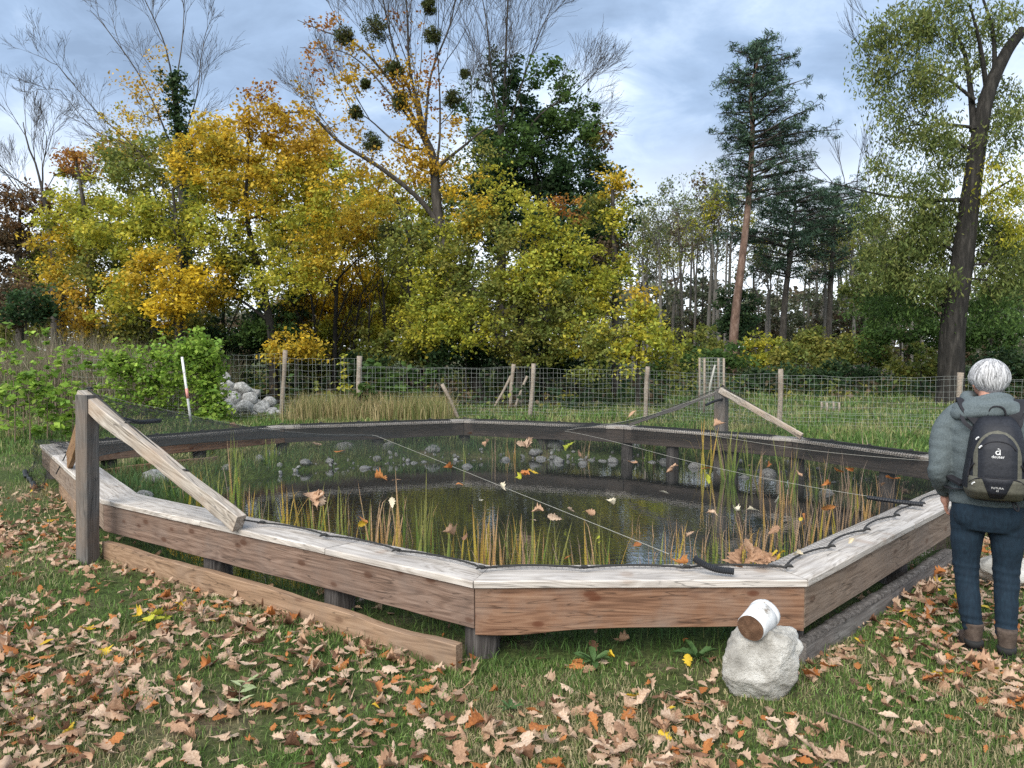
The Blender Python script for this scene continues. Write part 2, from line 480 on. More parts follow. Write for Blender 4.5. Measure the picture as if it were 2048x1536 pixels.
gx = spaced(-400, 400, -9, 9, 0.14, 26)
gy = spaced(-120, 600, 1.5, 17, 0.14, 26)
GX, GY = np.meshgrid(gx, gy)
V = np.stack([GX.ravel(), GY.ravel(), ground_z(GX, GY).ravel()], 1)
nx, ny = len(gx), len(gy)
ii, jj = np.meshgrid(np.arange(nx - 1), np.arange(ny - 1))
q = (jj * nx + ii).ravel()
F = np.stack([q, q + 1, q + nx + 1, q + nx], 1)
m, n, l, out = new_mat("autumn lawn soil and turf")
b = N(n, "ShaderNodeBsdfPrincipled", i_Roughness=0.95); b.inputs["Specular IOR Level"].default_value = 0.15
tc = N(n, "ShaderNodeTexCoord")
n1 = N(n, "ShaderNodeTexNoise", i_Scale=1.1, i_Detail=6.0, i_Roughness=0.6); l.new(tc.outputs["Object"], n1.inputs["Vector"])
n2 = N(n, "ShaderNodeTexNoise", i_Scale=26.0, i_Detail=8.0, i_Roughness=0.7); l.new(tc.outputs["Object"], n2.inputs["Vector"])
r1 = ramp(n, [(0.36, (0.055, 0.085, 0.024)), (0.52, (0.075, 0.098, 0.032)), (0.66, (0.15, 0.12, 0.078))]); l.new(n1.outputs[0], r1.inputs[0])
r2 = ramp(n, [(0.32, (0.25, 0.25, 0.25)), (0.7, (1.3, 1.3, 1.2))]); l.new(n2.outputs[0], r2.inputs[0])
mx = N(n, "ShaderNodeMix", data_type="RGBA", blend_type="MULTIPLY", i_0=1.0); l.new(r1.outputs[0], mx.inputs[6]); l.new(r2.outputs[0], mx.inputs[7])
l.new(mx.outputs[2], b.inputs["Base Color"])
bp = N(n, "ShaderNodeBump", i_Strength=0.8, i_Distance=0.03); l.new(n2.outputs[0], bp.inputs["Height"]); l.new(bp.outputs[0], b.inputs["Normal"])
l.new(b.outputs[0], out.inputs[0])
M["ground"] = m
ground = tag(obj("ground", mesh_np("ground", V, F, True), m), "autumn lawn and meadow dipping into the pond bed", kind="structure")

# water: murky, mirror-like, faintly rippled
m, n, l, out = new_mat("dark pond water")
b = N(n, "ShaderNodeBsdfPrincipled", i_Roughness=0.02, i_IOR=1.45)
b.inputs["Specular IOR Level"].default_value = 1.0
tc = N(n, "ShaderNodeTexCoord")
n1 = N(n, "ShaderNodeTexNoise", i_Scale=0.7, i_Detail=4.0); l.new(tc.outputs["Object"], n1.inputs["Vector"])
r1 = ramp(n, [(0.35, (0.006, 0.006, 0.004)), (0.65, (0.022, 0.019, 0.009))]); l.new(n1.outputs[0], r1.inputs[0]); l.new(r1.outputs[0], b.inputs["Base Color"])
mp = N(n, "ShaderNodeMapping"); mp.inputs["Scale"].default_value = (1, 1.6, 1); l.new(tc.outputs["Object"], mp.inputs[0])
n2 = N(n, "ShaderNodeTexNoise", i_Scale=9.0, i_Detail=3.0, i_Roughness=0.5); l.new(mp.outputs[0], n2.inputs["Vector"])
bp = N(n, "ShaderNodeBump", i_Strength=0.05, i_Distance=0.02); l.new(n2.outputs[0], bp.inputs["Height"]); l.new(bp.outputs[0], b.inputs["Normal"])
gl = N(n, "ShaderNodeBsdfGlossy", i_Roughness=0.02); gl.inputs["Color"].default_value = (.88, .90, .92, 1); l.new(bp.outputs[0], gl.inputs["Normal"])
fr = N(n, "ShaderNodeLayerWeight", i_Blend=0.30)
fm = N(n, "ShaderNodeMath", operation="MULTIPLY", i_1=0.88); l.new(fr.outputs["Facing"], fm.inputs[0])
mw = N(n, "ShaderNodeMixShader"); l.new(fm.outputs[0], mw.inputs[0]); l.new(b.outputs[0], mw.inputs[1]); l.new(gl.outputs[0], mw.inputs[2])
l.new(mw.outputs[0], out.inputs[0])
V, F = [(PC[0], PC[1], WATER_Z)], []
K = 96
for i in range(K):
    a = 2 * math.pi * i / K
    V.append((PC[0] + 1.22 * PRX * math.cos(a), PC[1] + 1.22 * PRY * math.sin(a), WATER_Z))
for i in range(K):
    F.append((0, 1 + i, 1 + (i + 1) % K))
tag(obj("pond_water", mesh_py("pond_water", V, F), m), "dark still pond water mirroring trees and sky", kind="structure")

# ------------------------------------------------------------------ the timber surround: nine bench sides round the pond
SEAT = 0.45
OUT = [Vector(v) for v in ((-0.21, 3.98), (1.61, 4.00), (5.55, 8.00), (4.16, 10.60), (1.97, 12.35), (-0.85, 13.45), (-3.87, 12.35), (-6.24, 9.80), (-3.45, 6.20))]
NS = len(OUT)


def inset(P, w):
    res = []
    n = len(P)
    for i in range(n):
        a, b_, c = P[i - 1], P[i], P[(i + 1) % n]
        d0, d1 = (b_ - a).normalized(), (c - b_).normalized()
        n0, n1 = Vector((-d0.y, d0.x)), Vector((-d1.y, d1.x))
        k = 1 + n0.dot(n1)
        res.append(b_ + (n0 + n1) * (w / k))
    return res


surround = empty("pond_surround", (0, 8.7, 0))
tag(surround, "low timber bench frame running all round the netted pond", "timber surround")
SURR_INV = Matrix.Translation((0, -8.7, 0))


def part_at(name, me, mat, loc, rot, label=None):
    o = obj(name, me, mat, surround, Vector(loc) - Vector((0, 8.7, 0)), rot)
    if label: o["label"] = label
    return o


def board(L, H, T, top=None, bot=None, n=24, ch=0.004, x0=0.0, face=None):
    """upright board, X along its length from x0, Z up from 0 to H, thickness T in +Y; wavy top or bottom edge by function of x"""
    V, F = [], []
    n = max(2, n)
    for i in range(n + 1):
        x = x0 + L * i / n
        zt = H + (top(x) if top else 0.0)
        zb = (bot(x) if bot else 0.0)
        w = (face(x) if face else 0.0)
        prof = [(w, zb + ch), (w, zt - ch), (w + ch, zt), (w + T - ch, zt), (w + T, zt - ch), (w + T, zb + ch), (w + T - ch, zb), (w + ch, zb)]
        V += [(x, y, z) for y, z in prof]
    k = 8
    for i in range(n):
        for j in range(k):
            j2 = (j + 1) % k
            F.append((i * k + j, i * k + j2, (i + 1) * k + j2, (i + 1) * k + j))
    F.append(tuple(range(k)))
    F.append(tuple(n * k + j for j in reversed(range(k))))
    return V, [tuple(reversed(f)) for f in F]


def waney(seed, amp=0.02, f=1.3, big=0.0):
    def fn(x):
        return float(amp * vnoise(x * f, 0.5, seed) + amp * 0.35 * vnoise(x * f * 4, 0.5, seed + 50) + big * vnoise(x * 0.45, 0.2, seed + 90))
    return fn


IN = inset(OUT, 0.30)
FAC = inset(OUT, 0.018)
INF = inset(OUT, 0.285)
seat_split = {0: [0.5], 1: [0.33, 0.72], 8: [0.36, 0.70], 7: [0.5], 2: [0.55], 3: [0.5], 4: [0.5], 5: [0.5], 6: [0.5]}
for i in range(NS):
    a, b_, c, d = OUT[i], OUT[(i + 1) % NS], IN[(i + 1) % NS], IN[i]
    ang = math.atan2(b_.y - a.y, b_.x - a.x)
    rot = Matrix.Rotation(-ang, 2)
    L = (b_ - a).length
    lc = [rot @ (p - a) for p in (a, b_, c, d)]           # local: outer edge on y=0, inner edge at y=.30
    cuts = [0.0] + ([] if i == 0 else seat_split[i]) + [1.0]
    for s in range(len(cuts) - 1):
        t0, t1 = cuts[s], cuts[s + 1]
        g0 = 0.0025 if s else 0.003
        g1 = 0.0025
        xo0, xo1 = L * t0 + g0, L * t1 - g1
        sk = 0.05 * (1 if s else 0) ; sk1 = 0.05 * (1 if s < len(cuts) - 2 else 0)
        xi0 = (lc[3].x + g0) if s == 0 else xo0 + sk
        xi1 = (lc[2].x - g1) if s == len(cuts) - 2 else xo1 + sk1
        nseg = max(3, int((xo1 - xo0) / 0.16))
        V, F = [], []
        wob = waney(i * 7 + s, 0.004, 2.0)
        for k in range(nseg + 1):
            t = k / nseg
            xo, xi = xo0 + (xo1 - xo0) * t, xi0 + (xi1 - xi0) * t
            w = wob(xo); wz = 0.003 * float(vnoise(xo * 1.7, 3.3, i))
            prof = [(xo, 0.0 + w, -0.038), (xo, 0.0 + w, -0.006 + wz), (xo, 0.006 + w, 0.0 + wz), (xi, 0.294 + w, 0.0 + wz), (xi, 0.30 + w, -0.006 + wz), (xi, 0.30 + w, -0.038)]
            V += prof
        kk = 6
        for k in range(nseg):
            for j in range(kk):
                j2 = (j + 1) % kk
                F.append((k * kk + j, (k + 1) * kk + j, (k + 1) * kk + j2, k * kk + j2))
        F.append(tuple(reversed(range(kk)))); F.append(tuple(nseg * kk + j for j in range(kk)))
        F = [tuple(reversed(f)) for f in F]
        z = SEAT + 0.0015 * ((i + s) % 2)
        part_at("seat_plank", mesh_py("seat_plank", V, F), M["seat"], (a.x, a.y, z), (0, 0, ang))
    # outer fascia
    fa, fb = FAC[i], FAC[(i + 1) % NS]
    Lf = (fb - fa).length
    H = 0.235
    bt = waney(i + 20, 0.012, 1.1)
    if i == 0:
        def bt(x): return 0.012 - 0.045 * math.exp(-((x - 0.12) / 0.45) ** 2) - 0.03 * math.exp(-((x - 1.78) / 0.05) ** 2) + 0.006 * float(vnoise(x * 4, .3, 8))
    V, F = board(Lf - 0.008, H, 0.045, bot=bt, n=30, x0=0.004)
    part_at("fascia_board", mesh_py("fascia_board", V, F), M["fascia"] if i in (0,) else M["fascia_tan"] if i in (1, 7) else M["fascia_grey"] if i == 8 else M["fascia"], (fa.x, fa.y, SEAT - 0.0405 - H), (0, 0, ang),
            "reddish brown front board with dark knots" if i == 0 else None)
    # inner fascia
    fa, fb = INF[i], INF[(i + 1) % NS]
    Lf = (fb - fa).length
    V, F = board(Lf - 0.01, 0.22, 0.04, bot=waney(i + 40, 0.012, 1.2), n=20, x0=0.005)
    V = [(x, y - 0.04, z) for x, y, z in V]
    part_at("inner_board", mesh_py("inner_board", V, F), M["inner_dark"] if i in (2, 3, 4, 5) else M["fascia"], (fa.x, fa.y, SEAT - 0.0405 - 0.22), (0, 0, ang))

# short posts below the boards
CP = inset(OUT, 0.15)


def stump(r, h, seed):
    V, F = [], []
    k, rows = 16, 5
    rr = random.Random(seed)
    rad = [r * (1 + 0.07 * rr.uniform(-1, 1)) for _ in range(k)]
    for i in range(rows + 1):
        t = i / rows
        for j in range(k):
            w = 2 * math.pi * j / k
            q_ = rad[j] * (1.0 + 0.05 * (1 - t) ** 2)
            V.append(((t * h), q_ * math.cos(w), q_ * math.sin(w)))
    for i in range(rows):
        for j in range(k):
            j2 = (j + 1) % k
            F.append((i * k + j, (i + 1) * k + j, (i + 1) * k + j2, i * k + j2))
    F.append(tuple(rows * k + j for j in reversed(range(k))))
    return V, F


post_spots = list(CP)
for i, ts in ((0, []), (1, [0.33, 0.72]), (2, [0.5]), (3, [0.35, 0.7]), (4, [0.5]), (5, [0.5]), (6, [0.42, 0.8]), (7, [0.5]), (8, [0.36, 0.7])):
    for t in ts:
        post_spots.append(CP[i].lerp(CP[(i + 1) % NS], t))
for i, p in enumerate(post_spots):
    if i == 8: continue                      # the tall post's corner
    gz = float(ground_z(p.x, p.y))
    h = SEAT - 0.04 - (gz - 0.12)
    V, F = stump(0.098, h, i)
    part_at("short_post", mesh_py("short_post", V, F), M["post"], (p.x, p.y, gz - 0.12), (0, -math.pi / 2, 0))

# low waney boards on the grass outside the front sides
def low_board(p, q_, H, mat, seed, z0=-0.02, label=None, amp=0.03, edge=True):
    p, q_ = Vector(p), Vector(q_)
    d = q_ - p
    L = d.length
    ang = math.atan2(d.y, d.x)
    tp = waney(seed, amp, 1.2, big=0.02)
    V, F = board(L, H, 0.055, top=tp, n=40)
    o = part_at("lower_board", mesh_py("lower_board", V, F), mat, (p.x, p.y, z0), (0, 0, ang), label)
    if edge:   # bark left on the upper edge
        VV, FF = [], []
        n_ = 70
        for k in range(n_ + 1):
            x = L * k / n_
            z = H + tp(x)
            w = 0.004 * vnoise(x * 22, 1, seed)
            up = 0.007 + 0.007 * float(vnoise(x * 18, 2, seed))
            VV += [(x, -0.004 + w, z - 0.012), (x, -0.002 + w, z + up * .6), (x, 0.025, z + up), (x, 0.057 - w, z + up * .7), (x, 0.059 - w, z - 0.012)]
        for k in range(n_):
            for j in range(4):
                FF.append((k * 5 + j, k * 5 + j + 1, (k + 1) * 5 + j + 1, (k + 1) * 5 + j))
        e = obj("bark_edge", mesh_py("bark_edge", VV, [tuple(reversed(f)) for f in FF], True), M["bark_edge"], o)
    return o


gA, gC = G(912, 1342), G(205, 1118)
low_board(gC.xy, gA.xy, 0.165, M["lower"], 3, label="long tan board with wavy upper edge", amp=0.028, edge=False)
gB, gK = G(1612, 1330), G(1905, 1128)
low_board(gB.xy, gK.xy, 0.15, M["lower_grey"], 9, label="grey weathered board with ragged bark edge", amp=0.012)
low_board(G(118, 985).xy, G(168, 1062).xy, 0.19, M["lower"], 14, amp=0.02, edge=False)
lb = Vector((G(205, 935, 0).x, G(205, 935, 0).y))
low_board(INF[7].lerp(INF[6], 0.02) + Vector((0.15, -0.15)), INF[7].lerp(INF[6], 0.62) + Vector((0.15, -0.15)), 0.12, M["fascia"], 15, amp=0.02, z0=0.0, edge=False)

# the two tall posts with sloping rails that lift the net
RAIL_TOPS = []


def rail_board(p, q_, H, T, mat, seed, name="slanted_rail", label=None):
    """board from p (high) down to q_ ; H across in the vertical plane, T thick"""
    p, q_ = Vector(p), Vector(q_)
    d = q_ - p
    L = d.length
    V, F = board(L, H, T, top=waney(seed, 0.008, 2.2), bot=waney(seed + 3, 0.020, 2.6), n=30, ch=0.005)
    V = [(x, y - T / 2, z - H) for x, y, z in V]
    ex = d.normalized()
    ey = Vector((0, 0, 1)).cross(ex).normalized()
    ez = ex.cross(ey)
    R = Matrix((ex, ey, ez)).transposed().to_4x4()
    me = mesh_py(name, V, F)
    o = obj(name, me, mat, surround)
    o.matrix_local = SURR_INV @ Matrix.Translation(p) @ R
    if label: o["label"] = label
    return o


def tall_post(base, top_z, w, rotz, lean, label):
    n_ = 8
    V, F = [], []
    for i in range(n_ + 1):
        t = i / n_
        z = -0.15 + (top_z + 0.15) * t
        for sx, sy in ((-1, -0.86), (-0.86, -1), (0.86, -1), (1, -0.86), (1, 0.86), (0.86, 1), (-0.86, 1), (-1, 0.86)):
            k = w / 2 * (1 + 0.02 * math.sin(i * 1.7 + sx))
            V.append((z, sx * k, sy * k))
    for i in range(n_):
        for j in range(8):
            j2 = (j + 1) % 8
            F.append((i * 8 + j, (i + 1) * 8 + j, (i + 1) * 8 + j2, i * 8 + j2))
    F.append(tuple(reversed(range(8)))); F.append(tuple(n_ * 8 + j for j in range(8)))
    F = [tuple(reversed(f)) for f in F]
    o = part_at("tall_post", mesh_py("tall_post", V, F), M["tall_post"], (base[0], base[1], 0), (0, 0, 0), label)
    o.rotation_euler = (Matrix.Rotation(lean, 3, "Y") @ Matrix.Rotation(rotz, 3, "Z") @ Matrix.Rotation(-math.pi / 2, 3, "Y")).to_euler()
    return o


NEAR_POST = G(176, 1124)
near_top = Vector((NEAR_POST.x + 0.02, NEAR_POST.y + 0.04, 1.36))
tall_post(NEAR_POST, 1.345, 0.125, math.radians(-22), math.radians(1.2), "tall grey square post at the front corner")
near_r1 = G(484, 1058, SEAT + 0.012)
near_r2 = G(138, 930, SEAT + 0.012)
rail_board(near_top + Vector((-0.05, 0.0, 0.015)), near_r1 + Vector((0.0, 0, 0.085)), 0.105, 0.085, M["rail"], 31, label="pale split rail sloping from post to bench")
rail_board(near_top + Vector((-0.04, 0.06, -0.01)), near_r2 + Vector((0, 0, 0.14)), 0.20, 0.045, M["brown_rail"], 37, label="brown curved board sloping down behind the post")
FAR_POST = Vector((3.20, 11.36, 0))
far_top = Vector((3.20, 11.30, 1.12))
tall_post(FAR_POST, 1.10, 0.17, math.radians(-38), 0, "dark square post at the far side")
far_r1 = G(1258, 856, SEAT + 0.01); far_r1.z = SEAT + 0.01
far_r2 = G(1606, 877, SEAT + 0.01)
rail_board(far_top + Vector((0.03, 0.02, 0.0)), far_r1 + Vector((0, 0, 0.07)), 0.05, 0.04, M["tall_post"], 41, label="dark thin rail carrying the net edge")
rail_board(far_top + Vector((-0.03, -0.02, 0.012)), far_r2 + Vector((0, 0, 0.07)), 0.085, 0.05, M["rail"], 43)

# ------------------------------------------------------------------ the net: relaxed as a membrane over the surround
HK = inset(OUT, 0.13)
edge_pts, hook_pts = [], []
for i in range(NS):
    a, b_ = HK[i], HK[(i + 1) % NS]
    L = (b_ - a).length
    nh = max(2, round(L / 0.62))
    nrm = Vector((-(b_ - a).y, (b_ - a).x)).normalized()
    for s in range(nh):
        hook_pts.append(a.lerp(b_, s / nh))
        for k in range(8):
            t = k / 8
            # cord bows inward between hooks
            edge_pts.append(a.lerp(b_, (s + t) / nh) + nrm * (0.055 * (1 - (2 * t - 1) ** 2) ** 0.8 + 0.015))
EP = np.array([(p.x, p.y) for p in edge_pts])


def seg_height(p, top, foot):
    """height of the net edge where it is carried by a rail"""
    a, b_ = Vector(top[:2]), Vector(foot[:2])
    d = b_ - a
    t = max(0.0, min(1.0, (p - a).dot(d) / d.length_squared))
    dist = (a + d * t - p).length
    return t, dist


RAILS = ((near_top, near_r1), (near_top, near_r2), (far_top, far_r1), (far_top, far_r2))


def edge_snap(p):
    """edge point moved onto a rail where one carries the net: (x, y, height)"""
    p = Vector(p[:2])
    best = (p.x, p.y, SEAT + 0.016)
    for top, foot in RAILS:
        t, dist = seg_height(p, top, foot)
        if dist < 0.50 and t < 0.995:
            h = (top[2] + 0.015) * (1 - t) + (SEAT + 0.05) * t
            if h > best[2]:
                q_ = Vector(top[:2]).lerp(Vector(foot[:2]), t)
                best = (q_.x, q_.y, h)
    return best


def edge_h(p):
    return edge_snap(p)[2]


SN = [edge_snap(p) for p in EP]
EP = np.array([(x, y) for x, y, _ in SN])
EH = np.array([h for _, _, h in SN])
hx0, hy0, hs = -7.0, 3.6, 0.10
hnx, hny = int(13.4 / hs), int(10.4 / hs)
HX, HY = np.meshgrid(hx0 + np.arange(hnx) * hs, hy0 + np.arange(hny) * hs)


def inside(poly, x, y):
    c = np.zeros(np.shape(x), bool)
    n_ = len(poly)
    for i in range(n_):
        x0, y0 = poly[i]; x1, y1 = poly[(i + 1) % n_]
        cond = ((y0 > y) != (y1 > y))
        xi = (x1 - x0) * (y - y0) / ((y1 - y0) if y1 != y0 else 1e-9) + x0
        c ^= cond & (x < xi)
    return c


INM = inside(EP, HX, HY)
d2 = (HX[..., None] - EP[:, 0]) ** 2 + (HY[..., None] - EP[:, 1]) ** 2
BH = EH[np.argmin(d2, axis=2)]
RIDGE = np.zeros_like(INM); RZ = np.zeros_like(BH)
for p_, q_ in ((near_top, G(744, 872, .50)), (far_top, G(1133, 862, .49)), (G(744, 872, .50), G(1338, 1112, .47))):
    for t in np.linspace(0, 1, 160):
        r_ = Vector(p_).lerp(Vector(q_), t)
        ix, iy = int(round((r_.x - hx0) / hs)), int(round((r_.y - hy0) / hs))
        if 0 <= ix < hnx and 0 <= iy < hny and INM[iy, ix]:
            RIDGE[iy, ix] = True; RZ[iy, ix] = r_.z - .10 * math.sin(math.pi * t) * (r_.z > .55)
BH = np.where(RIDGE, RZ, BH)
INM &= ~RIDGE
H_ = BH.copy()
for it in range(2500):
    av = 0.25 * (np.roll(H_, 1, 0) + np.roll(H_, -1, 0) + np.roll(H_, 1, 1) + np.roll(H_, -1, 1)) - 0.00012
    H_ = np.where(INM, av, BH)


def net_z(x, y):
    fx = np.clip((np.asarray(x, float) - hx0) / hs, 0, hnx - 1.001); fy = np.clip((np.asarray(y, float) - hy0) / hs, 0, hny - 1.001)
    ix, iy = fx.astype(int), fy.astype(int)
    u, v = fx - ix, fy - iy
    return H_[iy, ix] * (1 - u) * (1 - v) + H_[iy, ix + 1] * u * (1 - v) + H_[iy + 1, ix] * (1 - u) * v + H_[iy + 1, ix + 1] * u * v


def net_lines(spacing, ang, rad):
    """parallel cords across the polygon at one angle"""
    c, s = math.cos(ang), math.sin(ang)
    E = EP @ np.array([[c, -s], [s, c]])         # into the turned frame
    P0s, P1s = [], []
    lo, hi = E[:, 1].min(), E[:, 1].max()
    E2 = np.roll(E, -1, 0)
    step = 0.16
    for yv in np.arange(lo + spacing / 2, hi, spacing):
        m_ = (E[:, 1] > yv) != (E2[:, 1] > yv)
        if not m_.any(): continue
        xs = np.sort(E[m_, 0] + (yv - E[m_, 1]) / (E2[m_, 1] - E[m_, 1]) * (E2[m_, 0] - E[m_, 0]))
        for k in range(0, len(xs) - 1, 2):
            x0, x1 = xs[k], xs[k + 1]
            n_ = max(1, int(math.ceil((x1 - x0) / step)))
            t = np.linspace(x0, x1, n_ + 1)
            w = 0.006 * vnoise(t * 1.1, np.full_like(t, yv * 1.1), 3)
            X = np.stack([t * c - (yv + w) * s * 1.0, t * s + (yv + w) * c], 1)
            Z = net_z(X[:, 0], X[:, 1])
            P = np.column_stack([X, Z])
            P0s.append(P[:-1]); P1s.append(P[1:])
    return np.concatenate(P0s), np.concatenate(P1s)


pond_net = empty("pond_net", (0, 8.7, SEAT))
tag(pond_net, "black protective net stretched over the pond with fallen leaves caught on it", "pond net")
NO = Vector((0, 8.7, SEAT))


def net_part(name, V, F, mat, kind=None):
    V = np.asarray([tuple(v) for v in V], float) - np.array(NO)
    o = obj(name, mesh_py(name, V, F), mat, pond_net)
    if kind: o["kind"] = kind
    return o


NET_R = 0.00095
a0, a1 = net_lines(0.034, math.radians(3), NET_R)
b0, b1 = net_lines(0.034, math.radians(93), NET_R)
P0, P1 = np.concatenate([a0, b0]), np.concatenate([a1, b1])
V, F = prisms(P0 - np.array(NO), P1 - np.array(NO), np.full(len(P0), NET_R), np.full(len(P0), NET_R), 3)
o = obj("net_mesh", mesh_np("net_mesh", V, F), M["net"], pond_net); o["kind"] = "stuff"
# edge rope
rope = [(x, y, h + 0.012) for (x, y), h in zip(EP, EH)]
V, F = tube(rope + rope[:1], 0.0065, 5, caps=False)
net_part("edge_rope", V, F, M["rope"])
# knots on the hooks
for p in hook_pts:
    x_, y_, h = edge_snap(p)
    p = Vector((x_, y_))
    V, F = tube([(p.x - 0.03, p.y, h + 0.012), (p.x - 0.01, p.y + 0.012, h + 0.022), (p.x + 0.012, p.y + 0.006, h + 0.022), (p.x + 0.03, p.y + 0.018, h + 0.012)], [0.004, 0.011, 0.010, 0.004], 6)
    net_part("rope_knot", V, F, M["rope"])
# pale tension cords lying on the net
def on_net(px, py, dz=0.0):
    z = SEAT
    for _ in range(12):
        p = G(px, py, z)
        z = 0.5 * z + 0.5 * float(net_z(p.x, p.y))
    return G(px, py, z + dz)


def cord(pa, pb, n=30, dz=0.012):
    a, b_ = Vector(pa), Vector(pb)
    pts = []
    for k in range(n + 1):
        p = a.lerp(b_, k / n)
        pts.append((p.x, p.y, float(net_z(p.x, p.y)) + dz))
    V, F = tube(pts, 0.0018, 4)
    net_part("tension_cord", V, F, M["cord"])


cord(on_net(744, 872).xy, on_net(1338, 1112).xy)
cord(near_top.xy.lerp(Vector(G(744, 872, .5).xy), .03), on_net(744, 872).xy)
cord(on_net(1130, 864).xy, on_net(1840, 1010).xy)
cord(G(1133, 862, .49).xy, far_top.xy.lerp(Vector(G(1133, 862, .49).xy), .04))
cord(on_net(1270, 858).xy, on_net(1880, 925).xy)
# spare net bunched over the left corner
P0, P1 = [], []
d = (OUT[8] - OUT[7]).normalized(); nr = Vector((-d.y, d.x))
for u in np.arange(-0.30, 1.55, 0.05):
    prof = [(0.28, 0.02), (0.12, 0.03), (-0.02, 0.03), (-0.05, -0.08), (-0.045, -0.20), (-0.10 - 0.05 * math.sin(u * 5), -0.33 + 0.06 * math.sin(u * 4)), (-0.16, -0.40)]
    pr = [OUT[7] + d * (u + 0.03 * math.sin(9 * y + u * 3)) + nr * y for y, z in prof]
    for k in range(len(prof) - 1):
        P0.append((*pr[k], SEAT + prof[k][1])); P1.append((*pr[k + 1], SEAT + prof[k + 1][1]))
for y, z in [(0.2, .03), (0.12, 0.03), (0.05, .03), (-0.02, 0.03), (-0.04, -0.03), (-0.05, -0.08), (-.05, -.13), (-0.045, -0.20), (-.07, -.26), (-0.10, -0.33), (-0.16, -0.40)]:
    us = np.arange(-0.30, 1.5, 0.1)
    pr = [OUT[7] + d * u + nr * (y + 0.01 * math.sin(u * 7)) for u in us]
    for k in range(len(us) - 1):
        P0.append((*pr[k], SEAT + z)); P1.append((*pr[k + 1], SEAT + z + 0.01 * math.sin(us[k] * 6)))
P0, P1 = np.array(P0), np.array(P1)
V, F = prisms(P0 - np.array(NO), P1 - np.array(NO), np.full(len(P0), .0016), np.full(len(P0), .0016), 3)
o = obj("net_fold", mesh_np("net_fold", V, F), M["net"], pond_net); o["kind"] = "stuff"
bun = [OUT[7] + d * u - nr * 0.16 for u in np.linspace(-0.3, 1.0, 12)]
V, F = tube([(p.x, p.y, 0.06 + 0.03 * math.sin(i * 2.1)) for i, p in enumerate(bun)], [0.022 + 0.012 * math.sin(i * 1.3) for i in range(12)], 7)
net_part("net_bundle", V, F, M["net"])
tie = on_net(172, 878)
V, F = tube([G(140, 893, 0.62), G(112, 948, 0.30)], 0.007, 5)
net_part("tie_cord", V, F, M["rope"])

# doubled hem of the net lying over the far sides and hanging down inside
P0, P1 = [], []
for si in (2, 3, 4, 5, 6):
    a, b_ = OUT[si], OUT[(si + 1) % NS]
    L = (b_ - a).length
    d = (b_ - a).normalized(); nr = Vector((-d.y, d.x))
    u0, u1 = (0.35, L - .2) if si != 2 else (1.0, L - .2)
    drop = lambda u: .13 + .05 * math.sin(u * 2.1 + si) + .03 * math.sin(u * 5.3)
    rows = [(.04, .016), (.11, .017), (.19, .017), (.27, .016), (.315, .005), (.325, -.35), (.33, -.7), (.335, -1.0)]
    for u in np.arange(u0, u1, .034):
        pts = [a + d * (u + .01 * math.sin(u * 9 + y * 8)) + nr * y for y, _ in rows]
        zz = [SEAT + z if z > -.2 else SEAT + z * drop(u) for _, z in rows]
        for k in range(len(rows) - 1):
            P0.append((*pts[k], zz[k])); P1.append((*pts[k + 1], zz[k + 1]))
    for y, z in [(.04 + .03 * k, .0165) for k in range(10)] + [(.326, -.15 * k) for k in range(1, 7)]:
        us = np.arange(u0, u1, .15)
        for u, v in zip(us[:-1], us[1:]):
            p_, q_ = a + d * u + nr * y, a + d * v + nr * y
            P0.append((*p_, SEAT + (z if z > 0 else z * drop(u)))); P1.append((*q_, SEAT + (z if z > 0 else z * drop(v))))
P0, P1 = np.array(P0), np.array(P1)
V, F = prisms(P0 - np.array(NO), P1 - np.array(NO), np.full(len(P0), .0026), np.full(len(P0), .0026), 3)
o = obj("net_hem", mesh_np("net_hem", V, F), M["net"], pond_net); o["kind"] = "stuff"

# black ribbed hoses pushed over the post ends and lying on the net edge
def hose(pts, r, label):
    P = curve_pts(pts, 14)
    rad = [r * (1 + (0.10 if i % 2 else -0.06)) for i in range(len(P))]
    V, F = tube(P, rad, 10)
    o = Vector(P[0])
    me = mesh_py("rubber_hose", [tuple(Vector(v) - o) for v in V], F)
    return tag(obj("rubber_hose", me, M["hose"], loc=o), label, "hose", "black ribbed hoses on the net")


z1 = 1.10
hose([AT(206, 834, near_top.y + .1), AT(240, 838, near_top.y + .25), AT(280, 844, near_top.y + .5), AT(320, 841, near_top.y + .7)], 0.019, "black ribbed hose sticking out from the tall front corner post")
p = [G(1388, 1116, 0.54), G(1410, 1130, 0.51), G(1436, 1139, 0.49), G(1468, 1143, 0.485)]
hose(p, 0.018, "black ribbed hose lying on the front bench edge by the yellow leaves")
p = [G(1735, 995, 0.50), G(1770, 1000, 0.50), G(1810, 1005, 0.50), G(1846, 1009, 0.50)]
hose(p, 0.017, "black ribbed hose lying beside the bench close to the walker")
p = [AT(1412, 810, 11.0), AT(1428, 803, 11.15), AT(1446, 798, 11.28)]
hose(p, 0.018, "short black hose sticking out from the far dark post")


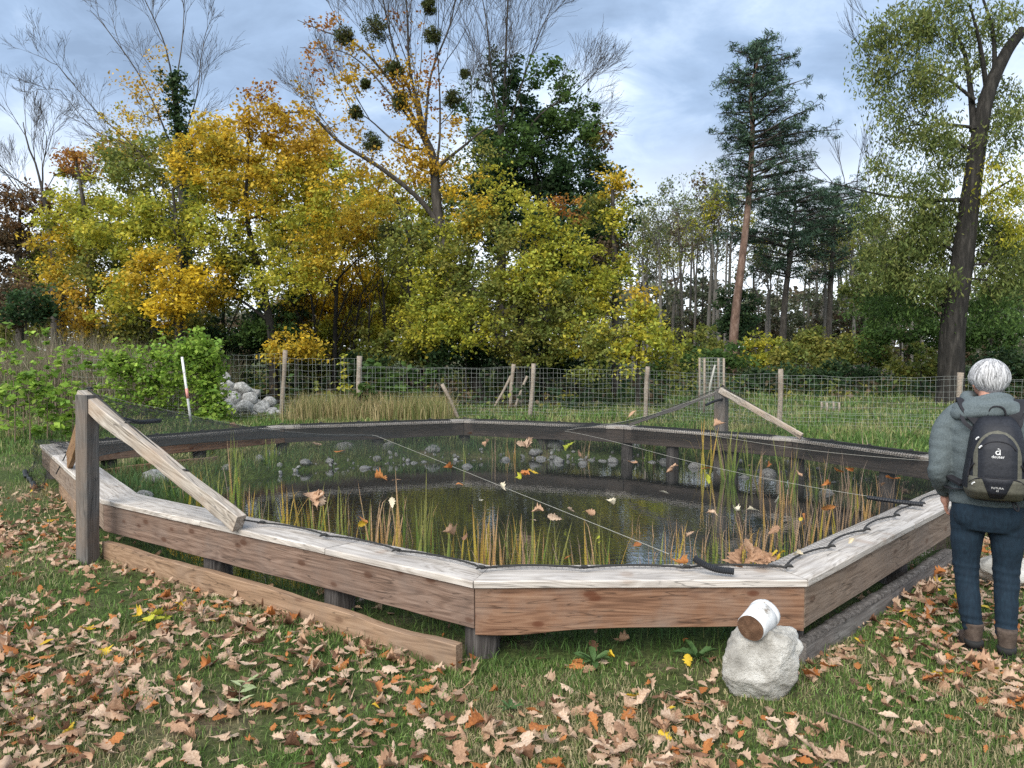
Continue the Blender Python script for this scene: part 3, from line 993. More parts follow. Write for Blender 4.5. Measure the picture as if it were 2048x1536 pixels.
# ------------------------------------------------------------------ trees
PAL = {
    "yellow": [(0.625, 0.4312, 0.0375), (0.525, 0.375, 0.0438), (0.375, 0.325, 0.0438)],
    "bright": [(0.744, 0.528, 0.036), (0.624, 0.444, 0.036), (0.48, 0.372, 0.042)],
    "lime": [(0.378, 0.378, 0.049), (0.28, 0.315, 0.049), (0.476, 0.42, 0.049)],
    "olive": [(0.2025, 0.225, 0.048), (0.15, 0.1875, 0.045), (0.255, 0.24, 0.0525)],
    "gold": [(0.50, 0.31, 0.035), (0.42, 0.265, 0.035), (0.54, 0.37, 0.04)],
    "orange": [(0.36, 0.155, 0.035), (0.28, 0.12, 0.03), (0.42, 0.22, 0.04)],
    "rust": [(0.17, 0.085, 0.035), (0.13, 0.075, 0.035), (0.20, 0.12, 0.045)],
    "green": [(0.081, 0.1418, 0.0351), (0.1013, 0.1688, 0.0405), (0.0607, 0.1148, 0.0324)],
    "dark": [(0.038, 0.078, 0.028), (0.052, 0.098, 0.033), (0.028, 0.060, 0.024)],
    "deep": [(0.027, 0.06, 0.027), (0.042, 0.078, 0.03), (0.0525, 0.087, 0.03)],
    "pine": [(0.040, 0.078, 0.046), (0.055, 0.098, 0.054), (0.030, 0.06, 0.038)],
    "far": [(0.19, 0.205, 0.115), (0.22, 0.20, 0.14), (0.145, 0.175, 0.10)],  # distance haze is painted in: leaf colours lightened and greyed
    "far_": [(0.1265, 0.1437, 0.0862), (0.161, 0.1495, 0.1035), (0.0978, 0.1207, 0.0747)],
    "ash": [(0.1522, 0.1943, 0.0525), (0.1208, 0.1628, 0.0473), (0.1995, 0.2205, 0.063)],
    "pale": [(0.15, 0.19, 0.075), (0.12, 0.155, 0.06), (0.19, 0.20, 0.085)],  # slim far trees: haze lightened into the leaf colour
    "brown": [(0.12, 0.085, 0.05), (0.09, 0.07, 0.042), (0.15, 0.11, 0.07)],
    "sap": [(0.23, 0.36, 0.055), (0.17, 0.29, 0.05), (0.30, 0.42, 0.07)],
    "mistle": [(0.055, 0.075, 0.022), (0.075, 0.095, 0.028), (0.09, 0.09, 0.03)],
}


class Leaves:
    """collects leaf rhombs, then makes one mesh"""
    def __init__(self):
        self.V, self.C = [], []

    def add(self, centres, per, spread, size, palette, aspect=0.62, up=0.55, flat_=0.7, droop=0.0, jitter=0.22):
        centres = np.asarray(centres, float).reshape(-1, 3)
        n = len(centres) * per
        if n == 0: return
        idx = np.repeat(np.arange(len(centres)), per)
        off = RNG.normal(size=(n, 3)); off *= (RNG.random((n, 1)) ** 0.6) * spread * (0.55 + 0.9 * RNG.random(len(centres)))[idx][:, None] / np.maximum(np.linalg.norm(off, axis=1, keepdims=True), 1e-6)
        off[:, 2] *= flat_
        P = centres[idx] + off
        P[:, 2] -= droop * RNG.random(n)
        nrm = RNG.normal(size=(n, 3)); nrm[:, 2] += up * 2; nrm = unit(nrm)
        a = unit(np.cross(nrm, RNG.normal(size=(n, 3))))
        if droop: a = unit(a - np.array([0, 0, 1.1]))
        b = unit(np.cross(nrm, a))
        L = size * (0.65 + 0.7 * RNG.random((n, 1)))
        W = L * aspect * (0.8 + 0.4 * RNG.random((n, 1)))
        fold = nrm * L * 0.10
        Q = np.stack([P - a * L * .5, P + b * W * .5 + a * L * .05 + fold, P + a * L * .5, P - b * W * .5 + a * L * .05 + fold], 1)
        pal = np.array(palette)
        pc = RNG.integers(0, len(pal), len(centres))[idx]
        swap = RNG.random(n) < 0.35
        pc = np.where(swap, RNG.integers(0, len(pal), n), pc)
        c = pal[pc] * (1 + jitter * RNG.normal(size=(n, 1))).clip(0.5, 1.7)
        self.V.append(Q); self.C.append(c)

    def mesh(self, name, origin):
        Q = np.concatenate(self.V); C = np.concatenate(self.C)
        V = Q.reshape(-1, 3) - np.array(origin)
        F = np.arange(len(V)).reshape(-1, 4)
        return mesh_np(name, V, F, colors=C)


class Wood:
    """collects branch edges, then makes one mesh"""
    def __init__(self):
        self.a, self.b, self.ra, self.rb = [], [], [], []

    def edge(self, p, q_, r0, r1):
        self.a.append(tuple(p)); self.b.append(tuple(q_)); self.ra.append(r0); self.rb.append(r1)

    def line(self, pts, r0, r1):
        n = len(pts) - 1
        for i in range(n):
            self.edge(pts[i], pts[i + 1], r0 + (r1 - r0) * i / n, r0 + (r1 - r0) * (i + 1) / n)

    def mesh(self, name, origin, k=5, extra=None):
        A, B = np.array(self.a), np.array(self.b)
        d = B - A
        A2 = A - d * 0.04; B2 = B + d * 0.03
        ra, rb = np.array(self.ra), np.array(self.rb)
        big = np.maximum(ra, rb) > 0.03
        out = []
        for m_, kk in ((big, 8), (~big, k)):
            if m_.any(): out.append(prisms(A2[m_] - np.array(origin), B2[m_] - np.array(origin), ra[m_], rb[m_], kk))
        V = np.concatenate([o[0] for o in out])
        F = np.concatenate([out[0][1]] + ([out[1][1] + len(out[0][0])] if len(out) > 1 else []))
        return mesh_np(name, V, F, True)


def blob_points(c, r, n, shell=0.55):
    """points in an ellipsoid, more of them near its surface"""
    v = unit(RNG.normal(size=(n, 3)))
    rad = (shell + (1 - shell) * RNG.random((n, 1))) * (RNG.random((n, 1)) ** 0.15)
    lump = 1 + 0.22 * np.sin(v[:, :1] * 5 + c[0] * 3) * np.cos(v[:, 2:] * 4 + c[2] * 2)
    return np.array(c) + v * rad * lump * np.array(r)


def attach(W, nodes, rads, targets, tip=0.008, sag=0.05, r_max=0.10, smooth=3):
    """joins every target to the nearest earlier node; thickness grows with what hangs on it"""
    nodes = [np.array(p, float) for p in nodes]
    n0 = len(nodes)
    T = np.asarray(targets, float)
    base = np.array(nodes)
    dist = np.min(np.linalg.norm(T[:, None, :] - base[None], axis=2), axis=1)
    order = np.argsort(dist)
    parent = [-1] * n0
    mids = {}
    buf = np.zeros((n0 + len(T) * 2 + 4, 3)); buf[:n0] = base
    m = n0
    for i in order:
        p = T[i]
        A = buf[:m]
        dv = p - A
        dd = np.linalg.norm(dv, axis=1)
        cost = dd * (1 + 0.5 * np.clip(-dv[:, 2] / np.maximum(dd, 1e-6), -0.3, 1))
        k = int(np.argmin(cost))
        mid = (A[k] + p) / 2 + RNG.normal(size=3) * dd[k] * 0.09 + np.array([0, 0, dd[k] * sag])
        buf[m] = mid; parent.append(k)
        buf[m + 1] = p; parent.append(m)
        m += 2
    cnt = np.zeros(m)
    has = np.zeros(m, bool)
    for i in range(m - 1, n0 - 1, -1):
        cnt[i] = max(cnt[i], 1)
        if parent[i] >= n0: cnt[parent[i]] += cnt[i]
    for i in range(n0, m):
        k = parent[i]
        r1 = min(r_max, tip * cnt[i] ** 0.55)
        r0 = min(r_max, tip * cnt[k] ** 0.55) if k >= n0 else min(r_max, r1 * 1.15)
        W.edge(buf[k], buf[i], r0, r1)


def grow(W, p, d, L, r, level, spread=0.55, upw=0.25, kids=(3, 5), tips=None, wig=0.10, seg=5, minr=0.004):
    """bare limb that forks into finer ones"""
    p = np.array(p, float); d = np.array(d, float) / np.linalg.norm(d)
    pts = [p.copy()]; dirs = [d.copy()]
    for i in range(seg):
        d = d + RNG.normal(size=3) * wig + np.array([0, 0, upw * 0.12])
        d /= np.linalg.norm(d)
        p = p + d * L / seg
        pts.append(p.copy()); dirs.append(d.copy())
    r1 = max(minr, r * 0.45)
    for i in range(seg):
        W.edge(pts[i], pts[i + 1], r + (r1 - r) * i / seg, r + (r1 - r) * (i + 1) / seg)
    if level <= 0:
        if tips is not None: tips.append(pts[-1])
        return
    n = random.randint(*kids)
    for k in range(n):
        t = 0.25 + 0.75 * (k + random.random()) / n
        i = min(seg, max(1, int(round(t * seg))))
        side = np.cross(dirs[i], RNG.normal(size=3)); side /= np.linalg.norm(side)
        nd = dirs[i] + side * spread * (0.7 + 0.6 * random.random()) + np.array([0, 0, upw * 0.5])
        grow(W, pts[i], nd, L * (0.70 - 0.25 * t + 0.15 * random.random()), max(minr, (r + (r1 - r) * t) * 0.62), level - 1, spread, upw, kids, tips, wig, max(3, seg - 1), minr)
    if tips is not None: tips.append(pts[-1])


PAL_CACHE = {k: v for k, v in PAL.items()}
LEAF_AREA_SCALE = 1.0


def trunk_nodes(poly, Y, r0, r1, W, step=5, yoff=None):
    pts = [AT(px, py, Y + (yoff[i] if yoff else 0)) for i, (px, py) in enumerate(poly)]
    pts[0].z = min(pts[0].z, float(ground_z(pts[0].x, pts[0].y)) - 0.1) if poly[0][1] > 720 else pts[0].z
    C = curve_pts(pts, step)
    n = len(C) - 1
    for i in range(n):
        ra, rb = r0 + (r1 - r0) * i / n, r0 + (r1 - r0) * (i + 1) / n
        if i == 0: ra *= 1.25
        W.edge(C[i], C[i + 1], ra, rb)
    return [np.array(p) for p in C]


def tree(name, label, cat, Y, trunk, blobs, r=(0.16, 0.03), limbs=(), leaf=0.11, dens=1.0, group=None, bark="bark", mat="leaf", aspect=0.62,
         spread=0.42, up=0.55, droop=0.0, bare=None, tip=0.007, flat_=0.7, per=46, shell=0.5, first=0.25, clump_pitch=0.62, upw=0.05):
    """trunk and limbs as pixel polylines; blobs: (px, py, rx, ry, depth, palette[, density])"""
    W, Lv = Wood(), Leaves()
    nodes = trunk_nodes(trunk, Y, r[0], r[1], W)
    keep = nodes[int(len(nodes) * first):]
    for poly, yo, ra, rb in limbs:
        keep += trunk_nodes(poly, Y, ra, rb, W, yoff=[yo * i / max(1, len(poly) - 1) for i in range(len(poly))])
    targets = []
    for bl in blobs:
        px, py, rx, ry, dep, pal = bl[:6]
        dn = bl[6] if len(bl) > 6 else 1.0
        c = AT(px, py, Y + dep)
        s = (Y + dep) / FPX
        R = (rx * s, min(rx, ry * 1.3) * s * 0.85, ry * s)
        n = max(6, int(R[0] * R[2] * 3.14 / (clump_pitch ** 2) * 3.0 * dens * dn ** 0.6))
        pts = blob_points(c, R, n, shell)
        targets.append(pts)
        # neighbouring clumps share hue: mostly the blob's palette, a few of the relatives
        Lv.add(pts, max(4, int(per * 1.5 * dn)), spread, leaf * 1.06, PAL[pal], aspect, up, flat_, droop)
    T = np.concatenate(targets) if targets else np.zeros((0, 3))
    if len(T): attach(W, keep, None, T, tip=tip, sag=upw)
    if bare:
        for (px, py, dep, dx, dy, dz, L, rr, lev, kw) in bare:
            grow(W, AT(px, py, Y + dep), (dx, dy, dz), L, rr, lev, **kw)
    base = nodes[0]
    o = Vector((base[0], base[1], float(ground_z(base[0], base[1]))))
    root = tag(empty(name, o), label, cat, group)
    obj("trunk", W.mesh("trunk", o, 3), M[bark], root)
    if len(T): obj("crown", Lv.mesh("crown", o), M[mat], root)
    return root


B4 = dict(spread=0.45, upw=0.35, kids=(3, 5), wig=0.09)
# ---- the wood on the far bank, from left to right
t = tree("bare_tree", "bare pale tree at the far left edge of the wood", "tree", 28,
         [(112, 730), (106, 560), (96, 440), (84, 380)], [(60, 560, 50, 60, 0, "rust", 0.35)], r=(0.14, 0.06), leaf=0.10,
         bare=[(96, 440, 0, -.7, .1, .8, 2.4, .04, 4, B4), (84, 380, 0, -.22, 0, 1, 2.5, .045, 4, B4), (84, 380, 0, .25, -.1, 1, 2.0, .035, 4, B4), (98, 470, 0, .5, .2, .9, 2.0, .03, 4, B4), (84, 400, 0, -1.0, .3, .8, 2.4, .035, 4, B4), (90, 430, 0, -.9, -.3, .5, 2.2, .03, 4, B4)])
tree("oak_tree", "rust brown oak standing behind the bare pale tree", "tree", 33, [(40, 730), (38, 520), (40, 420)],
     [(45, 430, 90, 80, 0, "rust"), (10, 520, 90, 100, 0, "brown"), (95, 560, 80, 90, 0, "olive", .8), (30, 610, 100, 60, -2, "brown"), (150, 330, 50, 50, 2, "orange", .7)], r=(.2, .05), leaf=0.13, dens=.8)
tree("ivy_tree", "tall leafless tree with an ivy-wrapped leaning trunk above the maples", "tree", 26.5,
     [(392, 735), (378, 560), (366, 400), (356, 260), (346, 150)],
     [(300, 190, 70, 60, 0, "gold", .5), (250, 250, 60, 40, 0, "yellow", .5), (330, 120, 40, 40, 0, "gold", .3), (200, 320, 70, 40, 0, "gold", .35)], r=(.24, .08), leaf=.10, tip=.005,
     limbs=[([(372, 480), (300, 330), (200, 230), (115, 130)], 1.0, .036, .012), ([(366, 420), (270, 300), (190, 260), (120, 180)], -1, .034, .010), ([(362, 340), (290, 170), (215, 60), (180, 20)], 0.5, .036, .010), ([(358, 300), (392, 200), (405, 100), (425, 50)], 0.8, .034, .010), ([(350, 190), (330, 90), (290, 0), (270, -40)], 0, .034, .010), ([(350, 180), (365, 80), (370, -30)], .4, .034, .011)],
     bare=[(x, y, d_, dx, 0.15 * ((i % 3) - 1), dz, L * .72, .013, 3, dict(spread=.5, upw=.3, kids=(3, 5), wig=.14)) for i, (x, y, d_, dx, dz, L) in enumerate(
         [(300, 330, .3, -1, .5, 2.6), (250, 275, .5, -.9, .7, 2.4), (200, 230, .7, -1, .6, 2.2), (150, 170, .9, -.7, .9, 2.0), (115, 130, 1, -1, .4, 1.6), (270, 300, -.5, -1, .3, 2.4), (190, 260, -.7, -1, .5, 2.4), (120, 180, -1, -1, .2, 1.5),
          (290, 170, .2, -.6, .9, 2.2), (250, 110, .3, -.5, 1, 2.2), (215, 60, .4, -.6, 1, 1.8), (392, 200, .3, .4, 1, 2.0), (405, 100, .6, .1, 1, 1.8), (330, 90, 0, -.5, 1, 2.0), (310, 40, 0, .2, 1, 1.8), (365, 80, .3, .4, 1, 2.2), (368, 20, .4, -.1, 1, 1.6), (358, 300, 0, .6, .9, 2.6), (362, 340, 0, -.9, .8, 2.6), (366, 400, 0, .7, .8, 2.8), (352, 200, 0, -.9, .9, 2.8), (352, 210, 0, .7, 1, 2.6)])])
ivy_root = bpy.data.objects["ivy_tree"]
Lv = Leaves()
pts = [AT(366 + 10 * math.sin(y) + RNG.normal() * 11 - (y < 300) * (300 - y) * .12, y, 26.5 - .25 + RNG.normal() * .15) for y in np.arange(142, 300, 2.2)]
pts += [AT(372 + RNG.normal() * 13, y, 26.2 + RNG.normal() * .2) for y in np.arange(300, 640, 4)]
Lv.add(pts, 26, .24, .11, PAL["deep"], .8)
obj("ivy", Lv.mesh("ivy", ivy_root.location), M["leaf"], ivy_root)

WG = "yellowing trees along the far bank"
tree("maple_tree", "orange topped slim maple between the bare tree and the ivy trunk", "tree", 24,
     [(172, 735), (182, 580), (170, 430), (150, 310)],
     [(170, 430, 90, 70, 0, "lime"), (118, 520, 70, 80, 0, "yellow", .9), (205, 545, 80, 90, 0, "olive"), (150, 620, 70, 60, -.6, "gold", .8), (150, 320, 36, 45, 0, "orange", .6), (260, 610, 60, 60, 0, "olive"), (185, 660, 60, 35, -.8, "yellow", .8)], group=WG)
tree("maple_tree", "broad yellow green maple below the ivy-wrapped trunk", "tree", 22.5,
     [(352, 740), (360, 600), (356, 480), (345, 380)],
     [(345, 430, 110, 80, 0, "lime"), (270, 330, 80, 60, .4, "olive"), (405, 335, 90, 70, .4, "yellow"), (300, 545, 90, 60, -.8, "yellow"), (385, 590, 85, 60, -.8, "bright"), (440, 480, 70, 80, 0, "lime"), (240, 460, 70, 60, 0, "lime"), (330, 625, 60, 40, -1, "bright"), (240, 600, 70, 60, -.4, "lime"), (300, 480, 80, 60, 0, "lime"), (420, 560, 60, 70, 0, "yellow"), (420, 265, 50, 45, .3, "yellow", .8)], group=WG)
tree("maple_tree", "golden crowned maple with a dark leaning stem", "tree", 23,
     [(548, 745), (542, 660), (512, 520), (492, 420), (498, 300)],
     [(530, 255, 70, 60, 0, "gold", .9), (600, 275, 70, 65, 0, "gold", .9), (455, 295, 70, 60, 0, "yellow"), (505, 385, 110, 75, 0, "yellow"), (590, 420, 85, 80, 0, "lime"), (565, 555, 85, 65, -.5, "lime"), (640, 510, 65, 80, 0, "yellow"), (525, 200, 36, 30, 0, "orange", .5), (480, 500, 70, 60, 0, "olive"), (470, 590, 70, 50, .3, "lime"), (650, 380, 60, 70, .3, "yellow", .8), (560, 330, 80, 50, 0, "yellow")],
     limbs=[([(512, 520), (470, 470), (430, 430)], -.5, .06, .03), ([(535, 640), (480, 600), (440, 590)], -.5, .05, .02)], bark="bark_dark", group=WG)
tree("maple_tree", "bright yellow maple glowing low behind the others", "tree", 27,
     [(668, 745), (672, 620), (690, 480)],
     [(690, 450, 85, 75, 0, "yellow"), (640, 585, 100, 70, 0, "bright"), (760, 545, 75, 90, 0, "lime"), (720, 640, 85, 55, 0, "yellow"), (580, 650, 70, 40, 0, "yellow", .8), (700, 560, 80, 70, -.5, "bright"), (820, 620, 80, 80, -.4, "lime"), (650, 690, 90, 40, -.5, "bright", .8), (770, 680, 80, 45, -.4, "lime"), (600, 470, 80, 70, 1, "lime")],
     limbs=[([(668, 700), (630, 600), (600, 520)], .5, .06, .02), ([(668, 690), (720, 600), (770, 540)], .5, .06, .02)], bark="bark_dark", group=WG)
# the tall forked tree with mistletoe
OAK_Y = 24.5
BT = dict(spread=.32, upw=.5, kids=(4, 6), wig=.07)
tree("forked_tree", "tall forked tree with mistletoe balls and half bare crown", "tree", OAK_Y,
     [(962, 745), (930, 640), (892, 520), (876, 430), (866, 320), (848, 270), (834, 200)],
     [(770, 135, 55, 40, 0, "gold", .5), (790, 180, 60, 60, .3, "orange", .45), (870, 160, 50, 60, 0, "orange", .35), (720, 110, 60, 40, 0, "gold", .4), (800, 60, 60, 50, 0, "orange", .2), (825, 205, 45, 60, -.3, "gold", .7), (830, 300, 55, 60, -.3, "gold", .85), (745, 350, 60, 50, 0, "gold", .5), (650, 60, 46, 40, 0, "orange", .45), (640, 130, 40, 45, 0, "orange", .45), (700, 170, 50, 50, 0, "gold", .5), (690, 260, 50, 40, 0, "gold", .45), (760, 420, 60, 45, -.4, "yellow", .8),
      (930, 400, 50, 60, -.3, "yellow", .7), (905, 330, 40, 45, 0, "olive", .5), (985, 360, 50, 50, 0, "lime", .5), (620, 200, 50, 45, 0, "gold", .45), (560, 240, 50, 35, -.4, "gold", .6), (900, 250, 40, 40, 0, "gold", .45), (960, 300, 45, 50, 0, "olive", .5)],
     limbs=[([(890, 470), (840, 400), (760, 335), (680, 285), (620, 230), (560, 225)], -1.2, .095, .025), ([(862, 300), (800, 190), (720, 95), (640, 60), (595, 40)], 1, .06, .010), ([(856, 290), (790, 200), (700, 110), (600, 95)], -.6, .045, .010), ([(846, 250), (820, 140), (815, 40), (810, -40)], .3, .055, .018), ([(850, 260), (862, 150), (900, 50), (915, -30)], .8, .048, .015), ([(840, 230), (795, 120), (770, 20), (765, -40)], -.5, .045, .015), ([(874, 330), (880, 260), (878, 150), (870, 60)], 0, .045, .015), ([(880, 330), (930, 290), (975, 255), (1010, 250)], -.5, .055, .015),
            ([(858, 300), (800, 290), (740, 240), (700, 215)], .6, .05, .012)],
     r=(.24, .09), tip=.005, bark="bark",
     bare=[(x, y, d_, dx, .12 * ((i % 3) - 1), 1, L, .019, 3, dict(spread=.45, upw=.4, kids=(4, 6), wig=.10)) for i, (x, y, d_, dx, L) in enumerate(
         [(820, 140, .3, -.3, 3.0), (818, 90, .3, .2, 2.6), (862, 150, .5, .25, 2.8), (880, 100, .6, .5, 2.6), (795, 120, -.4, -.3, 2.6), (780, 60, -.4, -.1, 2.2), (800, 190, .3, -.5, 3.0), (878, 150, 0, .5, 2.8), (872, 80, 0, .1, 2.4), (834, 200, 0, .1, 3.2), (840, 220, 0, -.2, 3.4), (760, 140, .5, -.6, 2.4), (700, 90, .8, -.7, 2.0), (880, 250, 0, .7, 2.6), (815, 40, .3, .2, 2.0), (900, 50, .8, .4, 2.0), (930, 290, -.4, .5, 2.0), (740, 240, .5, -.9, 2.0), (700, 215, .5, -.8, 1.8), (680, 285, -.6, -.6, 1.8)])])
MIST = [(690, 70, 24, "small round mistletoe ball on the left upper limb"), (752, 62, 36, "wide mistletoe ball beside the bare upright limbs"), (865, 72, 22, "mistletoe ball with orange leaves right of the bare limbs"), (858, 12, 20, "topmost mistletoe ball near the top of the photo"), (711, 226, 17, "dark mistletoe ball hanging low on the left"), (788, 138, 22, "mistletoe ball at the centre of the forked crown"), (732, 168, 13, "small yellowish mistletoe ball on the long left limb"), (930, 148, 11, "tiny mistletoe ball at the right between the two bare crowns"), (745, 285, 26, "large mistletoe ball low beside the fork"), (800, 205, 24, "mistletoe ball among gold leaves in the crown"), (905, 200, 22, "mistletoe ball right of the main stem"), (780, 465, 28, "lowest mistletoe ball below the long bent limb")]
for px, py, rpx, lab in MIST:
    c = AT(px, py, OAK_Y - .3)
    R = .88 * rpx * OAK_Y / FPX
    Lv = Leaves(); W = Wood()
    v = unit(RNG.normal(size=(70, 3)))
    for q_ in v: W.edge((0, 0, 0), q_ * R * .85, .012, .004)
    Lv.add(v * R * (0.35 + .6 * RNG.random((70, 1))), 18, R * .33, .085, PAL["mistle"], .35, .2, 1.0)
    root = tag(empty("mistletoe_ball", c), lab, "mistletoe", "mistletoe balls in the forked tree")
    obj("stems", W.mesh("stems", (0, 0, 0), 3), M["bark_twig"], root)
    obj("leaves", Lv.mesh("leaves", (0, 0, 0)), M["leaf"], root)
# dark green tree and the bare tree standing in it
tree("bare_tree", "leafless tree with long side limbs rising out of the dark green crown", "tree", 27.5,
     [(1000, 740), (1003, 520), (1005, 350), (1000, 250)], [], r=(.2, .1),
     limbs=[([(1004, 300), (1040, 180), (1070, 90), (1095, 30)], .4, .05, .012), ([(1003, 280), (985, 170), (975, 60), (960, -30)], .2, .055, .014), ([(1004, 290), (1010, 150), (1015, 20), (1020, -40)], 0, .06, .016), ([(1004, 330), (1080, 230), (1150, 185), (1205, 130)], -.3, .05, .01), ([(1005, 340), (1100, 270), (1160, 215), (1205, 210)], .5, .045, .01)],
     bare=[(x, y, d_, dx, .15 * ((i % 3) - 1), dz, L, .016, 3, dict(spread=.5, upw=.3, kids=(4, 6), wig=.11)) for i, (x, y, d_, dx, dz, L) in enumerate(
         [(985, 170, .1, -.4, 1, 2.6), (978, 90, .1, -.2, 1, 2.4), (1010, 150, 0, .2, 1, 2.8), (1014, 70, 0, -.1, 1, 2.4), (1040, 180, .2, .4, 1, 2.6), (1060, 120, .3, .5, 1, 2.2), (1080, 230, -.1, .8, .8, 2.2), (1115, 205, -.2, .9, .7, 1.8), (1150, 185, -.3, .9, .6, 1.6), (1100, 270, .3, 1, .5, 1.8), (1130, 235, .3, 1, .6, 1.6), (1003, 280, 0, -.6, 1, 2.4), (1005, 240, 0, .5, 1, 2.6), (970, 60, .2, -.5, 1, 1.8), (1085, 50, .4, .5, .8, 1.5), (1003, 250, 0, -.3, 1, 2.6)])])
tree("broadleaf_tree", "dense dark green tree with a rounded right side", "tree", 28,
     [(1090, 742), (1085, 520), (1070, 350), (1040, 200)],
     [(1010, 150, 45, 55, 0, "dark", .8), (1050, 225, 75, 70, 0, "dark"), (1130, 265, 85, 75, 0, "green"), (1155, 360, 95, 80, 0, "dark"), (1080, 345, 75, 80, 0, "deep"), (1000, 300, 55, 70, 0, "dark", .8), (950, 200, 45, 50, .5, "green", .5), (1190, 300, 40, 45, 0, "olive", .7), (1205, 270, 20, 30, 0, "rust", .6), (1130, 470, 120, 90, 0, "deep"), (1010, 450, 90, 80, 0, "dark"), (1000, 380, 80, 70, 0, "dark"), (1100, 170, 50, 50, 0, "green", .8), (970, 260, 50, 60, .3, "green", .7), (1190, 430, 60, 70, 0, "dark"), (1010, 300, 80, 70, -1, "green", .8), (960, 400, 60, 60, -1.5, "dark", .8), (1120, 480, 120, 80, -2.5, "dark"), (1210, 500, 50, 80, -1.5, "dark")], r=(.22, .04), leaf=.13, per=52)
tree("maple_tree", "olive and orange low maple in front of the dark tree", "tree", 22.5,
     [(1040, 745), (1042, 620), (1050, 500)],
     [(985, 490, 85, 75, 0, "olive"), (1085, 450, 90, 55, 0, "lime", .9), (1130, 530, 90, 80, 0, "lime"), (990, 600, 100, 75, -.3, "olive"), (1110, 625, 100, 70, -.3, "olive"), (1020, 395, 50, 40, .3, "lime", .7), (1150, 415, 50, 35, .3, "orange", .6), (900, 560, 70, 80, 0, "olive"), (1190, 590, 60, 70, 0, "lime"), (870, 640, 80, 60, 0, "lime"), (905, 480, 50, 60, .3, "lime", .8), (940, 650, 90, 60, -.6, "lime"), (1060, 690, 110, 50, -.6, "olive"), (1160, 680, 80, 60, -.6, "lime"), (860, 560, 60, 70, 0, "lime"), (820, 480, 60, 60, .2, "olive"), (1060, 560, 90, 60, -.6, "lime"), (960, 440, 50, 50, 0, "yellow", .8)], group=WG)
tree("columnar_tree", "narrow yellow column of climbing leaves at the wood's right corner", "tree", 24,
     [(1232, 742), (1230, 560), (1225, 370)],
     [(1222, 375, 38, 42, 0, "yellow"), (1232, 440, 36, 50, 0, "lime"), (1215, 500, 40, 50, 0, "brown", .8), (1240, 540, 30, 50, -.2, "lime"), (1210, 590, 55, 60, 0, "olive"), (1268, 420, 20, 50, .4, "deep", .6), (1180, 420, 36, 50, .3, "olive")], r=(.15, .05))
tree("hazel_bush", "rounded lime yellow bush at the wood's corner by the fence", "bush", 20.5,
     [(1275, 765), (1278, 690), (1280, 620)],
     [(1270, 635, 75, 48, 0, "lime"), (1325, 690, 55, 45, 0, "lime", .9), (1215, 690, 65, 50, 0, "olive"), (1280, 690, 75, 50, -.5, "lime"), (1290, 590, 40, 25, 0, "yellow", .6), (1355, 740, 45, 30, 0, "olive", .8), (1180, 735, 50, 30, 0, "olive")], r=(.06, .02), leaf=.11)
# undergrowth and second row that closes the wood
for i, (px, Y, bl, lab) in enumerate([
    (300, 36, [(300, 500, 130, 110, 0, "olive"), (180, 440, 110, 90, 0, "lime"), (420, 380, 110, 90, 0, "lime"), (300, 340, 100, 80, 0, "olive"), (430, 290, 80, 60, 0, "yellow"), (240, 300, 70, 50, 0, "gold", .7)], "olive tree deep in the wood behind the yellow green maple"),
    (600, 36, [(600, 500, 140, 100, 0, "lime"), (560, 360, 110, 80, 0, "yellow"), (720, 430, 100, 100, 0, "lime"), (660, 350, 80, 70, 0, "lime"), (640, 300, 60, 50, 0, "gold")], "yellow tree deep in the wood behind the golden maple"),
    (850, 36, [(850, 560, 150, 110, 0, "olive"), (900, 430, 100, 80, 0, "olive"), (780, 620, 120, 80, 0, "lime"), (800, 450, 90, 80, 0, "lime"), (960, 380, 80, 70, 0, "olive"), (880, 360, 70, 60, 0, "gold", .8), (780, 380, 60, 60, 0, "yellow", .7)], "green tree deep in the wood behind the forked tree"),
    (1060, 37, [(1050, 590, 140, 110, 0, "olive"), (1170, 540, 90, 110, 0, "dark")], "shaded green tree deep in the wood behind the dark crown"),
    (120, 38, [(110, 560, 130, 100, 0, "brown"), (20, 650, 110, 70, 0, "olive")], "brownish tree deep in the wood at its left end")]):
    tree("woodland_tree", lab, "tree", Y, [(px, 735), (px + 8, 600), (px - 4, 460)], bl, r=(.2, .06), leaf=.17, dens=.55, per=40, spread=.6, bark="bark_dark", group="second row of trees in the wood")
